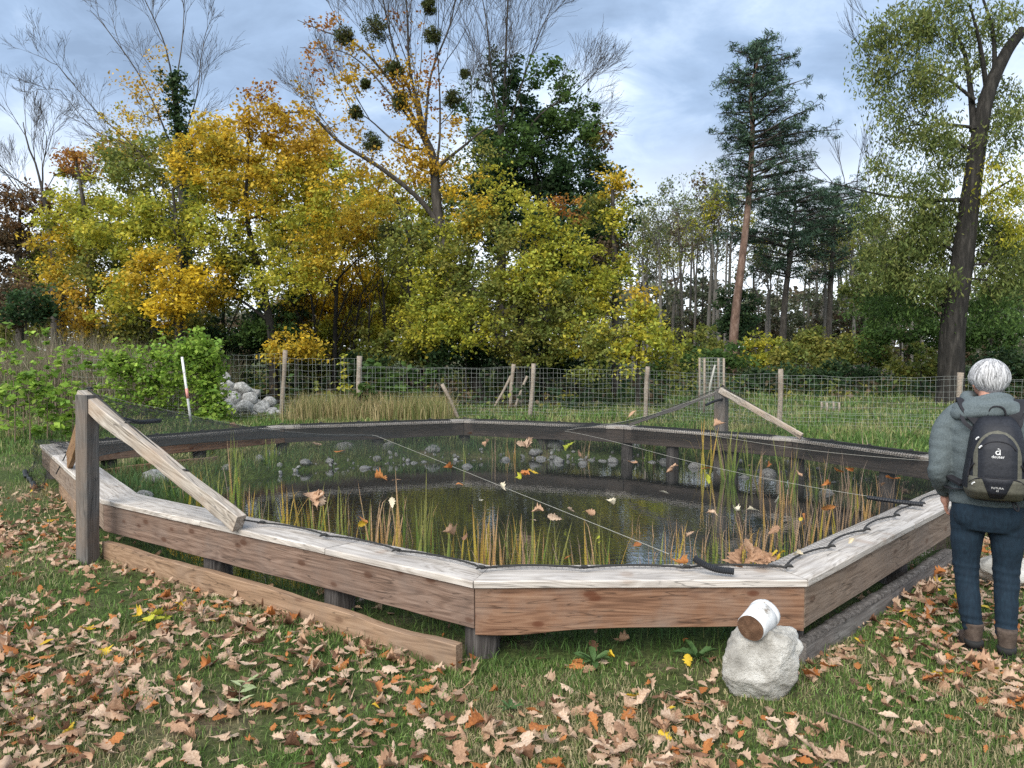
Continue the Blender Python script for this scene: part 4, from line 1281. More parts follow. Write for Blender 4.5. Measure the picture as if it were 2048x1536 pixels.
for i, (px, py, rx, ry, Y, pal, lab) in enumerate([
    (470, 680, 85, 62, 24.5, "dark", "dark green elder bush under the golden maple"), (330, 700, 75, 50, 25, "deep", "low dark bush behind the stone heap"), (265, 655, 60, 50, 24, "olive", "olive bush between the first two maples"), (640, 720, 90, 40, 25.5, "olive", "low olive bush around the forked dark stems"),
    (800, 690, 90, 60, 25, "olive", "olive bush at the foot of the forked tree's left side"), (930, 700, 90, 52, 23.8, "dark", "dark bush at the foot of the forked tree"), (1060, 715, 90, 48, 23, "deep", "dark bush below the olive maple"), (590, 690, 60, 34, 22.6, "yellow", "yellow low bush hanging over the mesh fence"), (50, 610, 60, 40, 22, "dark", "bluish green shrub at the left edge"), (560, 610, 60, 50, 26, "deep", "shaded bush behind the leaning dark stem"), (1150, 720, 70, 45, 23.5, "deep", "dark bush left of the lime bush"), (720, 735, 70, 30, 24, "deep", "shaded low bush right of the forked dark stems"), (430, 735, 80, 34, 23.5, "deep", "dark low bush above the stone heap"), (540, 655, 70, 45, 23.6, "green", "green bush in the gap beside the leaning dark stem"), (395, 660, 80, 45, 24.2, "olive", "olive bush filling the gap under the broad maple"), (690, 650, 80, 50, 26.2, "lime", "lime bush glowing behind the forked dark stems"), (215, 690, 70, 36, 23.4, "olive", "olive bush behind the left thicket"), (880, 660, 70, 50, 24.6, "lime", "lime bush left of the olive maple"), (620, 610, 70, 50, 26.8, "yellow", "yellow bush between the golden maple and forked tree")]):
    tree("woodland_bush", lab, "bush", Y, [(px, 750), (px + 3, py)], [(px, py, rx, ry, 0, pal), (px - rx * .5, py + ry * .4, rx * .6, ry * .6, -.3, pal), (px + rx * .55, py + ry * .35, rx * .55, ry * .6, .2, pal)], r=(.05, .02), leaf=.12, dens=.8, group="bushes under the far bank trees")
# thin dark stems standing in the shade
for i, (px, top, w, Y, lean) in enumerate([(668, 560, .10, 25, 6), (640, 590, .07, 25.4, -18), (700, 590, .06, 25.2, 22), (820, 480, .16, 26, 0), (842, 600, .08, 25.5, 4), (874, 580, .08, 25.8, -6), (775, 560, .07, 26, -10), (590, 600, .06, 26, 8), (735, 600, .05, 25, 5), (950, 560, .12, 25.4, -14), (1080, 600, .07, 24.4, 8), (240, 600, .08, 25.4, 4), (300, 560, .09, 26, -6), (455, 620, .08, 25, -10)]):
    W = Wood()
    pts = trunk_nodes([(px, 748), (px + lean * .4, (748 + top) / 2 + 10), (px + lean, top)], Y, w, w * .5, W)
    for k in range(5):
        grow(W, pts[-1 - k * 2 if k * 2 < len(pts) else -1], (random.uniform(-.8, .8), random.uniform(-.4, .4), 1), random.uniform(1.2, 2.4), w * .35, 2, .5, .2, (2, 3))
    o = Vector(pts[0]); o.z = 0
    root = tag(empty("slim_tree", o), ("slim dark stem in the shade below the golden maple" if px < 620 else "slim dark stem in the shade of the bright yellow maple" if px < 760 else "slim dark stem in the shade near the forked tree" if px < 1000 else "slim dark stem in the shade of the olive maple"), "tree", "slim dark stems in the wood")
    obj("trunk", W.mesh("trunk", o, 4), M["bark_dark"], root)

# ---- right side: pines, slim far trees, the big tree by the fence
def pine(label, Y, trunk, r, whorls, bark="bark_pine"):
    W, Lv = Wood(), Leaves()
    nodes = trunk_nodes(trunk, Y, r[0], r[1], W, step=6)
    base = nodes[0]
    o = Vector((base[0], base[1], 0))
    W2 = Wood()
    for (px, py, reach_l, reach_r, dn) in whorls:
        # branch layer: reaches in pixels to each side
        p = AT(px, py, Y)
        nb = 9
        for k in range(nb):
            a = 2 * math.pi * (k + random.random() * .7) / nb
            reach = 1.18 * (reach_r if math.cos(a) > 0 else reach_l) * Y / FPX * (0.55 + .5 * random.random())
            reach = max(.3, reach)
            d = np.array([math.cos(a), math.sin(a) * .9, random.uniform(-.02, .28)])
            q0 = np.array(p) + np.array([0, 0, random.uniform(-.3, .3)])
            mid = q0 + d * reach * .55 + np.array([0, 0, .04 * reach])
            end = q0 + d * reach + np.array([0, 0, -.02 * reach + .1])
            W2.line([q0, mid, end], .035 + .008 * reach, .012)
            npads = max(3, int(reach * 4.2 * dn))
            pads = []
            for m_ in range(npads):
                t = 0.35 + .68 * random.random()
                c = (q0 + (mid - q0) * (t / .55) if t < .55 else mid + (end - mid) * ((t - .55) / .45)) + np.array([random.gauss(0, .18) * reach * .6, random.gauss(0, .18) * reach * .6, random.uniform(-.35, .30)])
                pads.append(c)
                W2.edge(q0 + (end - q0) * max(.1, t - .2), c, .012, .006)
            Lv.add(pads, 24, .32, .27, PAL["pine"], .13, .35, .6)
    root = tag(empty("pine_tree", o), label, "tree")
    obj("trunk", W.mesh("trunk", o, 5), M[bark], root)
    obj("branches", W2.mesh("branches", o, 4), M["bark"], root)
    obj("crown", Lv.mesh("crown", o), M["needle"], root)


pine("tall pine with a reddish leaning trunk and layered dark crown", 34, [(1462, 735), (1470, 640), (1484, 520), (1497, 400), (1505, 260), (1502, 180), (1522, 100)], (.235, .05),
     [(1522, 95, 26, 34, 1.3), (1515, 120, 46, 46, 1.3), (1508, 150, 66, 70, 1.2), (1504, 178, 70, 76, 1.2), (1504, 205, 48, 84, 1.2), (1505, 238, 66, 60, 1.1), (1506, 262, 70, 96, 1.2), (1506, 285, 58, 130, 1.2), (1503, 300, 50, 120, 1.0), (1500, 335, 50, 95, 1.1), (1498, 365, 55, 105, 1.1), (1496, 395, 46, 95, 1.0)])
pine("shorter dark pine with a wide crown behind the tall one", 40, [(1562, 735), (1570, 600), (1585, 480), (1592, 400)], (.22, .06),
     [(1592, 372, 40, 50, 1.0), (1590, 395, 60, 70, 1.1), (1588, 415, 70, 100, 1.1), (1586, 440, 90, 110, 1.1), (1582, 465, 120, 95, 1.0), (1578, 490, 130, 80, 1.0), (1575, 515, 110, 70, .9), (1572, 545, 80, 60, .8)], bark="bark")
pine("dark pine with a flat top between the tall pine and the big tree", 42, [(1655, 735), (1660, 600), (1668, 470), (1672, 400)], (.2, .06),
     [(1672, 385, 40, 50, 1.0), (1671, 402, 60, 70, 1.0), (1670, 424, 75, 75, 1.0), (1668, 450, 80, 70, 1.0), (1665, 480, 70, 60, .9), (1664, 515, 60, 50, .8), (1662, 550, 50, 40, .7)], bark="bark")
W, Lv = Wood(), Leaves()
tree("conifer_bush", "small dark evergreen at the foot of the tall pine", "bush", 38, [(1470, 740), (1470, 600)], [(1468, 610, 34, 40, 0, "deep"), (1470, 660, 40, 45, 0, "deep"), (1500, 625, 22, 40, .4, "deep")], r=(.08, .03), leaf=.15, dens=1.1)
# slim half bare trees far behind
def SLIM_LABEL(px):
    if px < 1345: return "slim half bare tree far behind the lime bush"
    if px < 1460: return "slim half bare tree far behind the wire cage, left of the tall pine"
    if px < 1600: return "slim half bare tree far between the tall pine and the short pine"
    if px < 1700: return "slim half bare tree far behind the dark flat topped pine"
    if px < 1880: return "slim half bare tree far between the pines and the big trunk"
    return "slim half bare tree far right of the big trunk"


xs = [1276, 1298, 1314, 1333, 1350, 1368, 1388, 1404, 1424, 1440, 1455, 1512, 1532, 1550, 1616, 1634, 1650, 1680, 1694, 1709, 1724, 1740, 1757, 1776] + [1268, 1286, 1305, 1322, 1341, 1358, 1379, 1396, 1414, 1431, 1449, 1521, 1541, 1606, 1625, 1640, 1688, 1702, 1716, 1731, 1748, 1766, 1785, 1804, 1824, 1845, 1866, 1957, 1981, 2008, 2036]
for i, px in enumerate(xs):
    Y = 44 + 16 * RNG.random()
    top = (410 if px < 1460 else 455) + 90 * RNG.random() + (40 if px < 1300 else 0)
    W, Lv = Wood(), Leaves()
    lean = RNG.normal() * 10
    w = .09 + .07 * RNG.random()
    pts = trunk_nodes([(px, 730), (px + lean * .4, 600), (px + lean, top + 50), (px + lean * 1.2, top)], Y, w, .02, W, step=6)
    tips = []
    for k in range(9, len(pts), 1):
        grow(W, pts[k], (RNG.normal() * .7, RNG.normal() * .4, 1), (1.0 + 1.5 * RNG.random()) * (1.3 - k / len(pts) * .6), .028, 2, .5, .25, (2, 4), tips, minr=.008)
    if i % 10 != 3:
        tp = np.array(tips); tp = tp[RNG.random(len(tp)) < (.75 if i % 3 else .4)]
        Lv.add(tp, 9, .5, .17, PAL[("pale", "olive", "pale", "brown", "lime")[i % 5]], .6)
    o = Vector(pts[0]); o.z = 0
    root = tag(empty("slim_tree", o), SLIM_LABEL(px), "tree", "slim far trees right of the wood")
    obj("trunk", W.mesh("trunk", o, 3), M["bark_grey"], root)
    if Lv.V: obj("crown", Lv.mesh("crown", o), M["leaf"], root)
# bushes on the meadow's far side
for i, (px, py, rx, ry, Y, pal, lab) in enumerate([
    (1400, 690, 50, 50, 33, "olive", "olive bush left of the pine's foot"), (1440, 720, 60, 34, 30, "green", "green bush behind the wire cage"), (1525, 700, 48, 40, 33, "lime", "yellowish bush right of the pine's foot"), (1590, 715, 60, 36, 30, "olive", "low olive bush behind the right fence stake"),
    (1640, 690, 70, 46, 34, "olive", "thick olive bush in the middle of the right hedge"), (1720, 700, 70, 46, 33, "olive", "wide olive bush at the hedge's centre"), (1800, 650, 80, 80, 31, "green", "tall green bush left of the big trunk"), (1840, 730, 60, 40, 28, "olive", "low olive bush at the big trunk's foot"), (1690, 745, 80, 26, 28, "deep", "dark low bush close behind the small cage"), (1560, 755, 90, 24, 28, "deep", "dark low hedge bush behind the right stake"), (1980, 640, 70, 80, 30, "green", "green bush right of the big trunk"), (2040, 560, 70, 90, 33, "ash", "pale green young tree at the right edge"), (1760, 560, 80, 70, 36, "ash", "pale green young tree behind the big tree's lowest limbs"), (1340, 730, 50, 34, 30, "green", "green bush behind the lime bush"), (2010, 730, 80, 40, 27, "deep", "dark bush behind the walker")]):
    tree("hedge_bush", lab, "bush", Y, [(px, 745), (px + 3, py)], [(px, py, rx, ry, 0, pal, .9), (px - rx * .6, py + ry * .4, rx * .6, ry * .6, -.3, pal, .8), (px + rx * .6, py + ry * .3, rx * .6, ry * .65, .3, pal, .8)], r=(.05, .02), leaf=.15, dens=.8, group="bushes behind the right fence")
for i, (px, py, rx, ry, Y, lab) in enumerate([(1310, 620, 70, 90, 50, "muted grey green thicket left of the wire cage"), (1400, 610, 70, 90, 52, "muted grey green thicket above the wire cage"), (1540, 620, 70, 80, 50, "muted grey green thicket right of the tall pine"), (1630, 630, 70, 70, 48, "muted thicket below the short pine"), (1720, 610, 80, 90, 46, "muted thicket left of the big tree"), (1960, 640, 90, 90, 44, "muted thicket right of the big trunk")]):
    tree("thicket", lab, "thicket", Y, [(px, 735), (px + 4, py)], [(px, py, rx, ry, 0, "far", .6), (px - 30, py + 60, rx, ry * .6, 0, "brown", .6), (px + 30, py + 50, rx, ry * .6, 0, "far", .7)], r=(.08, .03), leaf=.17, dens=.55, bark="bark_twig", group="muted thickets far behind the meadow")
# the big tree at the right
AY = 24
ash = tree("ash_tree", "big tree with a dark furrowed trunk and airy light green crown", "tree", AY,
     [(1902, 775), (1905, 660), (1922, 540), (1935, 440), (1950, 330), (1972, 200), (2010, 110), (2045, 60)],
     [(1800, 60, 70, 60, 0, "ash", .75), (1880, 40, 70, 60, 0, "ash", .75), (1790, 150, 65, 55, 0, "ash", .7), (1860, 150, 60, 60, -.6, "ash", .75), (1800, 250, 80, 60, 0, "ash", .55), (1880, 260, 60, 60, -.8, "ash", .6), (1780, 330, 60, 45, 0, "ash", .5), (1840, 370, 70, 50, -.5, "ash", .7), (1870, 420, 60, 50, .6, "ash", .8), (1850, 460, 70, 50, 0, "ash", .7), (1980, 480, 50, 60, .8, "ash", .7), (2010, 380, 60, 70, -.5, "lime", .6), (2020, 260, 50, 70, -.5, "ash", .6), (2000, 200, 50, 60, .8, "ash", .6), (2000, 40, 50, 50, 0, "ash", .7), (1930, 110, 50, 50, .5, "ash", .6),
      (1800, 520, 80, 60, .5, "ash", .6), (1880, 570, 60, 40, -.4, "ash", .7), (2010, 530, 60, 60, 0, "ash", .8), (1990, 620, 60, 50, .5, "green", .7), (1840, 600, 70, 50, .5, "green", .6), (1740, 430, 55, 50, .3, "ash", .6), (1900, 310, 50, 60, 1.2, "ash", .6), (1880, 470, 50, 60, 1.0, "ash", .7), (1850, 540, 70, 50, .9, "ash", .7), (2000, 450, 50, 50, 1, "ash", .7), (1760, 520, 50, 60, .3, "ash", .6), (1745, 90, 40, 60, .2, "ash", .5), (2030, 460, 40, 60, -.6, "lime", .6), (1760, 610, 60, 50, 1.5, "green", .6)],
     r=(.42, .15), tip=.006, leaf=.135, aspect=.32, droop=.30, spread=.55, per=60, dens=1.5, bark="bark_dark", up=.1,
     limbs=[([(1948, 260), (1942, 190), (1930, 110), (1900, 40)], .8, .12, .03), ([(1950, 255), (1900, 250), (1870, 250), (1840, 275)], -.4, .06, .02), ([(1945, 300), (1880, 270), (1840, 250)], .5, .05, .02), ([(1938, 400), (1860, 400), (1800, 395), (1740, 385), (1640, 360)], .5, .08, .014), ([(1990, 140), (1985, 60), (1960, -20)], .3, .08, .03), ([(1940, 420), (1990, 380), (2040, 350)], -.5, .06, .02), ([(1925, 510), (1860, 480), (1800, 490)], .4, .05, .015), ([(1950, 200), (1880, 150), (1810, 140)], .6, .06, .015), ([(1975, 190), (1960, 90), (1940, 10)], -.6, .09, .03)],
     bare=[(x, y, d_, dx, 0.1, dz, L, .016, 2, dict(spread=.4, upw=.5, kids=(4, 6), wig=.08)) for (x, y, d_, dx, dz, L) in [(1740, 385, .4, -.2, 1, 1.3), (1715, 380, .4, -.1, 1, 1.5), (1690, 372, .4, -.2, 1, 1.3), (1665, 365, .5, -.6, .8, 1.2), (1640, 360, .5, -1, .5, 1.2), (1770, 390, .4, 0, 1, 1.2), (1745, 120, 0, -.8, .8, 1.2), (1755, 60, 0, -.9, .6, 1.0), (1840, 275, -.4, -.5, 1, 1.2), (1870, 255, -.4, 0, 1, 1.2)]])
# the far wood that closes the skyline, read as one mass
Lv = Leaves()
far_c = []
for px in np.arange(-450, 2650, 14):
    for k in range(12):
        Y = 62 + 14 * RNG.random()
        topy = 585 + 40 * vnoise(px / 70., 1.0, 4) + 20 * vnoise(px / 19., 2.0, 4)
        far_c.append(tuple(AT(px + RNG.normal() * 8, topy + (722 - topy) * RNG.random(), Y)))
far_c = np.array(far_c)
third = RNG.integers(0, 3, len(far_c))
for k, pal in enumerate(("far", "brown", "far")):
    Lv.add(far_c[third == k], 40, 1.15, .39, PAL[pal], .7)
me = Lv.mesh("far_woodland", (0, 0, 0))
tag(obj("far_woodland", me, M["leaf"]), "green brown wood in haze-paled colours closing the skyline behind the far trees", "woodland", kind="stuff")
# low scrub that covers the ground under the trees
Lv = Leaves()
sc = np.column_stack([RNG.uniform(-24, 24, 2600), RNG.uniform(20.5, 40, 2600), np.zeros(2600)])
keep = (sc[:, 0] < sc[:, 1] * .16 + 1.0) | (sc[:, 1] > 25.5)
sc = sc[keep]; sc[:, 2] = .12 + .5 * RNG.random(len(sc)) ** 2
for k, pal in enumerate(("deep", "olive", "dark", "brown")):
    Lv.add(sc[k::4], 15, .55, .18, PAL[pal], .6)
tag(obj("woodland_scrub", Lv.mesh("woodland_scrub", (0, 0, 0)), M["leaf"]), "shaded leafy ground cover under the far trees", "undergrowth", kind="stuff")


# ------------------------------------------------------------------ the wire fence
def stake(px0, py0, px1, py1, Y, r, kind="round", mat="fence_post"):
    """stake from its foot (px0, py0) on the ground to its top"""
    a, b_ = AT(px0, py0, Y), AT(px1, py1, Y)
    a.z = min(a.z, float(ground_z(a.x, a.y))) - .1
    pts = [a.lerp(b_, t) + Vector((0.012 * math.sin(t * 5 + px0), 0, 0)) for t in np.linspace(0, 1, 6)]
    return tube(pts, [r * (1 + .08 * math.sin(i * 2.3 + px0)) for i in range(6)], 7)


FENCE_PX = [(415, 845, 397, 692, 17.6, .075), (563, 840, 570, 700, 18.2, .055), (718, 838, 719, 712, 18.2, .065), (1060, 838, 1067, 727, 18.2, .055), (1289, 828, 1296, 733, 17.6, .055), (1557, 872, 1562, 738, 15.4, .055), (1918, 860, 1921, 745, 14.6, .06), (2190, 870, 2192, 745, 14.4, .06)]
fence = tag(empty("wire_fence", G(1060, 838)), "long galvanised mesh fence on rough wooden stakes behind the pond", "fence")
fo = fence.location.copy()


def fpart(name, VF, mat, label=None, kind=None, smooth=False):
    V, F = VF
    V = np.array([tuple(v) for v in V]) - np.array(fo)
    o = obj(name, mesh_py(name, V, F, smooth) if not isinstance(F, np.ndarray) else mesh_np(name, V, F), mat, fence)
    if label: o["label"] = label
    if kind: o["kind"] = kind
    return o


feet, tops = [], []
for (x0, y0, x1, y1, Y, r) in FENCE_PX:
    fpart("stake", stake(x0, y0, x1, y1, Y, r), M["fence_post"], smooth=True)
    f_, t_ = AT(x0, y0, Y), AT(x1, y1, Y)
    f_.z = float(ground_z(f_.x, f_.y))
    feet.append(f_); tops.append(t_)
fpart("brace", stake(922, 836, 884, 768, 18.0, .045), M["fence_post"], label="short leaning brace stake", smooth=True)
# extend off to the left behind the creeper
feet = [AT(150, 850, 18.5)] + feet; feet[0].z = 0
tops = [AT(150, 705, 18.5)] + tops
for s in range(len(feet) - 1):
    a, b_, ta, tb = feet[s], feet[s + 1], tops[s], tops[s + 1]
    L = (b_ - a).length
    H = min(ta.z, tb.z) - .06 - .03 * (s % 2)
    P0, P1 = [], []
    wide = s < 3
    nv = max(4, int(L / (.15 if s < 2 else .11)))
    zs = np.concatenate([np.arange(.04, .45, .075), np.arange(.45, H, .15 if wide else .115), [H]])
    fwd = Vector((0, .03, 0))
    for z in zs:
        for k in range(nv):
            p = a.lerp(b_, k / nv); q_ = a.lerp(b_, (k + 1) / nv)
            sg = lambda t: -.03 * math.sin(math.pi * t) * (z / H) + .012 * math.sin(t * 17 + z * 9)
            P0.append((p.x, p.y - .06, p.z + z + sg(k / nv))); P1.append((q_.x, q_.y - .06, q_.z + z + sg((k + 1) / nv)))
    for k in range(nv + 1):
        t = k / nv
        p = a.lerp(b_, t)
        w = .02 * math.sin(k * 1.9 + s)
        for j in range(len(zs) - 1):
            sg = lambda z: -.03 * math.sin(math.pi * t) * (z / H) + .012 * math.sin(t * 17 + z * 9)
            P0.append((p.x + w * zs[j], p.y - .06, p.z + zs[j] + sg(zs[j]))); P1.append((p.x + w * zs[j + 1], p.y - .06, p.z + zs[j + 1] + sg(zs[j + 1])))
    rr = np.full(len(P0), .0020)
    V, F = prisms(P0, P1, rr, rr, 3)
    fpart("wire_panel", (V, F), M["wire"], kind="stuff")

# second, older fence fragments behind
old = tag(empty("braced_post", AT(1022, 800, 21.5)), "grey braced fence post standing behind the mesh fence", "fence post")
oo = old.location.copy()
for nm, args in (("post", (1020, 808, 1027, 728, 21.5, .06)), ("brace", (985, 815, 1022, 752, 21.6, .04)), ("brace", (1025, 800, 1055, 752, 21.4, .04))):
    V, F = stake(*args)
    obj(nm, mesh_py(nm, [v - oo for v in V], F, True), M["fence_post"], old)
pole = AT(385, 858, 17.0)
V, F = tube([Vector((0, 0, -.1)), AT(374, 785, 17.0) - pole, AT(364, 714, 17.0) - pole], [.03, .03, .028], 8)
root = tag(empty("survey_pole", pole), "thin white pole with a red mark leaning by the creeper post", "pole")
obj("pole_rod", mesh_py("pole_rod", V, F, True), M["white_paint"], root)
V, F = tube([AT(376, 797, 17.0) - pole, AT(373, 777, 17.0) - pole], [.034, .034], 8)
obj("red_band", mesh_py("red_band", V, F, True), flat("faded red paint", (.55, .24, .21)), root)


def cage(name, label, px0, px1, py0, py1, Y, depth, pitch, posts):
    a, b_ = AT(px0, py0, Y), AT(px1, py0, Y)
    h = AT(px0, py1, Y).z
    gz = float(ground_z(a.x, a.y))
    o = Vector(((a.x + b_.x) / 2, Y, gz))
    root = tag(empty(name, o), label, "tree guard")
    w = (b_.x - a.x) / 2
    cor = [Vector((-w, -depth, 0)), Vector((w, -depth, 0)), Vector((w, depth, 0)), Vector((-w, depth, 0))]
    H = h - gz
    for c in cor[:posts]:
        V, F = tube([c, c + Vector((.01, 0, H * .5)), c + Vector((0, 0, H))], .03, 7)
        obj("corner_post", mesh_py("corner_post", V, F, True), M["fence_post"], root)
    P0, P1 = [], []
    for s in range(4):
        p, q_ = cor[s], cor[(s + 1) % 4]
        nv = max(3, int((q_ - p).length / pitch)); nh = int(H / pitch)
        for k in range(nv + 1):
            u = p.lerp(q_, k / nv); P0.append((u.x, u.y, 0)); P1.append((u.x, u.y, H))
        for k in range(nh + 1):
            z = H * k / nh; P0.append((p.x, p.y, z)); P1.append((q_.x, q_.y, z))
    V, F = prisms(P0, P1, np.full(len(P0), .003), np.full(len(P0), .003), 3)
    g = obj("wire_mesh", mesh_np("wire_mesh", V, F), M["wire"], root); g["kind"] = "stuff"
    return root


cg = cage("tree_guard", "tall fine mesh cage with pale posts behind the far tall post", 1403, 1441, 806, 716, 19.5, .25, .09, 4)
V, F = tube([AT(1417, 806, 19.4) - cg.location, AT(1420, 770, 19.4) - cg.location, AT(1430, 730, 19.4) - cg.location], [.03, .03, .025], 7)
obj("sapling_stem", mesh_py("sapling_stem", V, F, True), M["cord"], cg)
cage("tree_guard", "small low wire cage in the meadow beyond the right stake", 1648, 1672, 828, 804, 20.5, .18, .1, 4)


# ------------------------------------------------------------------ stones
def rock_mesh(name, r, seed, sub=3, cuts=9, rough=.07, squash=(1, 1, 1), boxy=1.0):
    bm = bmesh.new()
    bmesh.ops.create_icosphere(bm, subdivisions=sub, radius=1)
    rr = random.Random(seed)
    planes = []
    for _ in range(cuts):
        v = Vector((rr.gauss(0, 1), rr.gauss(0, 1), rr.gauss(0, 1))).normalized()
        planes.append((v, rr.uniform(.62, .92)))
    from mathutils import noise as mn
    off = Vector((seed * 3.1, seed * 1.7, seed * .9))
    for v in bm.verts:
        p = v.co.copy()
        if boxy < 1:
            p = Vector([math.copysign(abs(c) ** boxy, c) for c in p]).normalized() * (sum(abs(c) ** 4 for c in p) ** -.25 * .93)
        for nrm, d in planes:
            e = p.dot(nrm) - d
            if e > 0: p -= nrm * e * .92
        f = 1 + rough * mn.fractal(p * 1.8 + off, 1.0, 2.0, 5) + rough * .5 * mn.noise(p * 6 + off)
        p *= f
        v.co = Vector((p.x * squash[0], p.y * squash[1], p.z * squash[2])) * r
    return mesh_bm(name, bm, True)


# boulder with the white log
bp_ = G(1512, 1386)
bould = rock_mesh("boulder", .205, 11, 5, 10, .11, (1.0, .84, 1.0), boxy=.85)
tag(obj("boulder", bould, M["rock"], loc=(bp_.x, bp_.y, .168), rot=(0.06, 0, .25)), "pale rough boulder in front of the bench carrying a white log", "boulder")
lo = Vector((AT(1501, 1256, bp_.y - .10)))
ax = Vector((.62, .72, .13)).normalized()
log = tag(empty("white_log", lo), "short white painted log lying on top of the pale boulder", "log")
ey = Vector((0, 0, 1)).cross(ax).normalized()
V, F, k = [], [], 28
prof = [(t * .84, r * .74) for t, r in [(0, .086), (.004, .089), (.06, .092), (.13, .095), (.17, .099), (.175, .092), (.183, .092), (.188, .101), (.215, .100), (.222, .086)]]
for t, r_ in prof:
    for j in range(k):
        w = 2 * math.pi * j / k
        q_ = r_ * (1 + .025 * math.sin(w * 2 + 1) + .012 * math.sin(5 * w + t * 30))
        V.append(ax * t + ey * q_ * math.cos(w) + ax.cross(ey) * q_ * math.sin(w))
for i in range(len(prof) - 1):
    for j in range(k):
        F.append((i * k + j, i * k + (j + 1) % k, (i + 1) * k + (j + 1) % k, (i + 1) * k + j))
F.append(tuple((len(prof) - 1) * k + j for j in range(k)))
obj("painted_side", mesh_py("painted_side", V, F, True), M["white_paint"], log)
V2 = [v - ax * .003 for v in V[:k]] + [ax * .012 * -1]
F2 = [((j + 1) % k, j, k) for j in range(k)]
obj("sawn_end", mesh_py("sawn_end", V2, F2), M["cut_end"], log)
b2 = G(2012, 1166)
tag(obj("boulder", rock_mesh("boulder", .19, 23, 4, 8, .09, (1.15, .9, .72)), M["rock"], loc=(b2.x, b2.y, .07)), "low pale boulder on the leaves behind the walker's legs", "boulder")

# stones along the bank
BANK = [(322, 968, 36, "largest pale stone on the grass bank below the sloping rail"), (232, 996, 20, "flat pale stone behind the front left bench"), (285, 1004, 26, "long low flat stone near the left bench planks"), (690, 908, 24, "rounded grey stone on the far bank left of the cord"), (520, 930, 20, "pale stone on the far bank left of the reeds"), (545, 918, 18, "stone on the far bank behind the left reeds"), (778, 905, 19, "grey stone on the far bank right under the cord"), (866, 908, 17, "small pale stone on the far bank beside brown reeds"), (1108, 902, 26, "tallest grey stone at the far water's edge"), (1118, 915, 16, "stone at the foot of the tallest far edge stone"), (1072, 908, 16, "stone left of the tallest far edge stone"), (1012, 912, 12, "small stone between far reeds and tall stone"), (1266, 902, 20, "grey stone under the far bench post"), (1225, 915, 15, "small stone at the far edge right of the tall stone"), (1330, 916, 14, "small stone at the far edge between two reed clumps"), (1392, 925, 18, "grey stone below the far tall post"), (1538, 940, 20, "white stone with an orange leaf near the right reeds"), (1655, 975, 16, "small grey stone at the right bank"), (610, 930, 14, "small stone at the left water's edge"), (660, 925, 11, "smallest stone at the left water's edge"), (730, 928, 13, "flat stone left of the cord at the water"), (455, 945, 14, "stone at the water's left corner"), (935, 925, 13, "flat stone at the far edge by brown reeds"), (1165, 920, 12, "small stone right of the tall grey stone"), (1445, 935, 13, "stone at the far edge below cattails"), (1490, 945, 12, "small stone among the right reeds")]
stone_meshes = [rock_mesh("bank_stone", 1.0, 40 + i, 3, 7, .10, (1.15, .9, .70)) for i in range(5)]
for me in stone_meshes: me.materials.append(M["rock_grey"])
for i, (px, py, rpx, lab) in enumerate(BANK):
    p = G(px, py, -.05)
    gz = float(ground_z(p.x, p.y))
    r = .85 * rpx * p.y / FPX
    o = tag(obj("bank_stone", stone_meshes[i % 5], None, loc=(p.x, p.y, max(gz, WATER_Z - .02) + r * .22), rot=(0, 0, i * 1.3), scale=r), lab, "stone", "stones along the pond bank")
for i in range(34):
    a = math.radians(22 + 120 * ((i * .618) % 1))
    rad = 1.035 + .03 * RNG.normal()
    x, y = PC[0] + PRX * rad * math.cos(a), PC[1] + PRY * rad * math.sin(a)
    r = .028 + .05 * RNG.random() ** 2
    o = obj("bank_stone", stone_meshes[i % 5], None, loc=(x, y, max(float(ground_z(x, y)), WATER_Z - .02) + r * .05), rot=(0, 0, i * 2.1), scale=r)
    tag(o, "small grey stone at the far left water line" if x < -1.5 else "small grey stone at the far middle water line" if x < 2.2 else "small grey stone at the right water line among reeds", "stone", "stones along the pond bank")
# gravel at the water line
Lp = []
for k in range(420):
    a = RNG.uniform(.25, 2.6)
    rad = 1.05 + RNG.normal() * .035
    x, y = PC[0] + PRX * rad * math.cos(a), PC[1] + PRY * rad * math.sin(a)
    if y < 9.5 and x > -2: continue
    if RNG.random() < .35: continue
    Lp.append((x, y, float(ground_z(x, y)) + .01, .018 + .035 * RNG.random() ** 2))
bm = bmesh.new()
for x, y, z, r in Lp:
    mtx = Matrix.Translation((x, y, z)) @ Euler((RNG.random() * 6, RNG.random() * 6, RNG.random() * 6)).to_matrix().to_4x4() @ Matrix.Diagonal((1.2, .9, .6, 1))
    bmesh.ops.create_icosphere(bm, subdivisions=1, radius=r, matrix=mtx)
tag(obj("bank_gravel", mesh_bm("bank_gravel", bm), M["rock_grey"]), "small pebbles along the far water line", "gravel", kind="stuff")

# heap of quarry stone behind the mesh fence
HEAP = [(484, 780, 20, 0), (455, 776, 22, 0), (440, 800, 24, 0), (470, 803, 20, -.2), (500, 800, 18, -.2), (462, 820, 22, -.4), (490, 822, 24, -.5), (520, 818, 20, -.4), (538, 806, 16, 0), (545, 828, 16, -.4), (435, 826, 18, -.4), (558, 832, 14, -.5), (425, 812, 16, 0), (510, 836, 14, -.7), (445, 838, 16, -.7), (340, 800, 18, .2), (325, 812, 16, 0), (355, 815, 20, 0), (335, 832, 17, -.3), (312, 828, 13, -.2), (362, 838, 15, -.3), (450, 758, 14, .3), (470, 790, 14, .1), (508, 786, 13, .2), (478, 838, 13, -.8), (527, 838, 11, -.7)]
heap_meshes = [rock_mesh("heap_stone", 1.0, 70 + i, 3, 9, .08, (1.1, .9, .85)) for i in range(6)]
for me in heap_meshes: me.materials.append(M["rock_pile"])
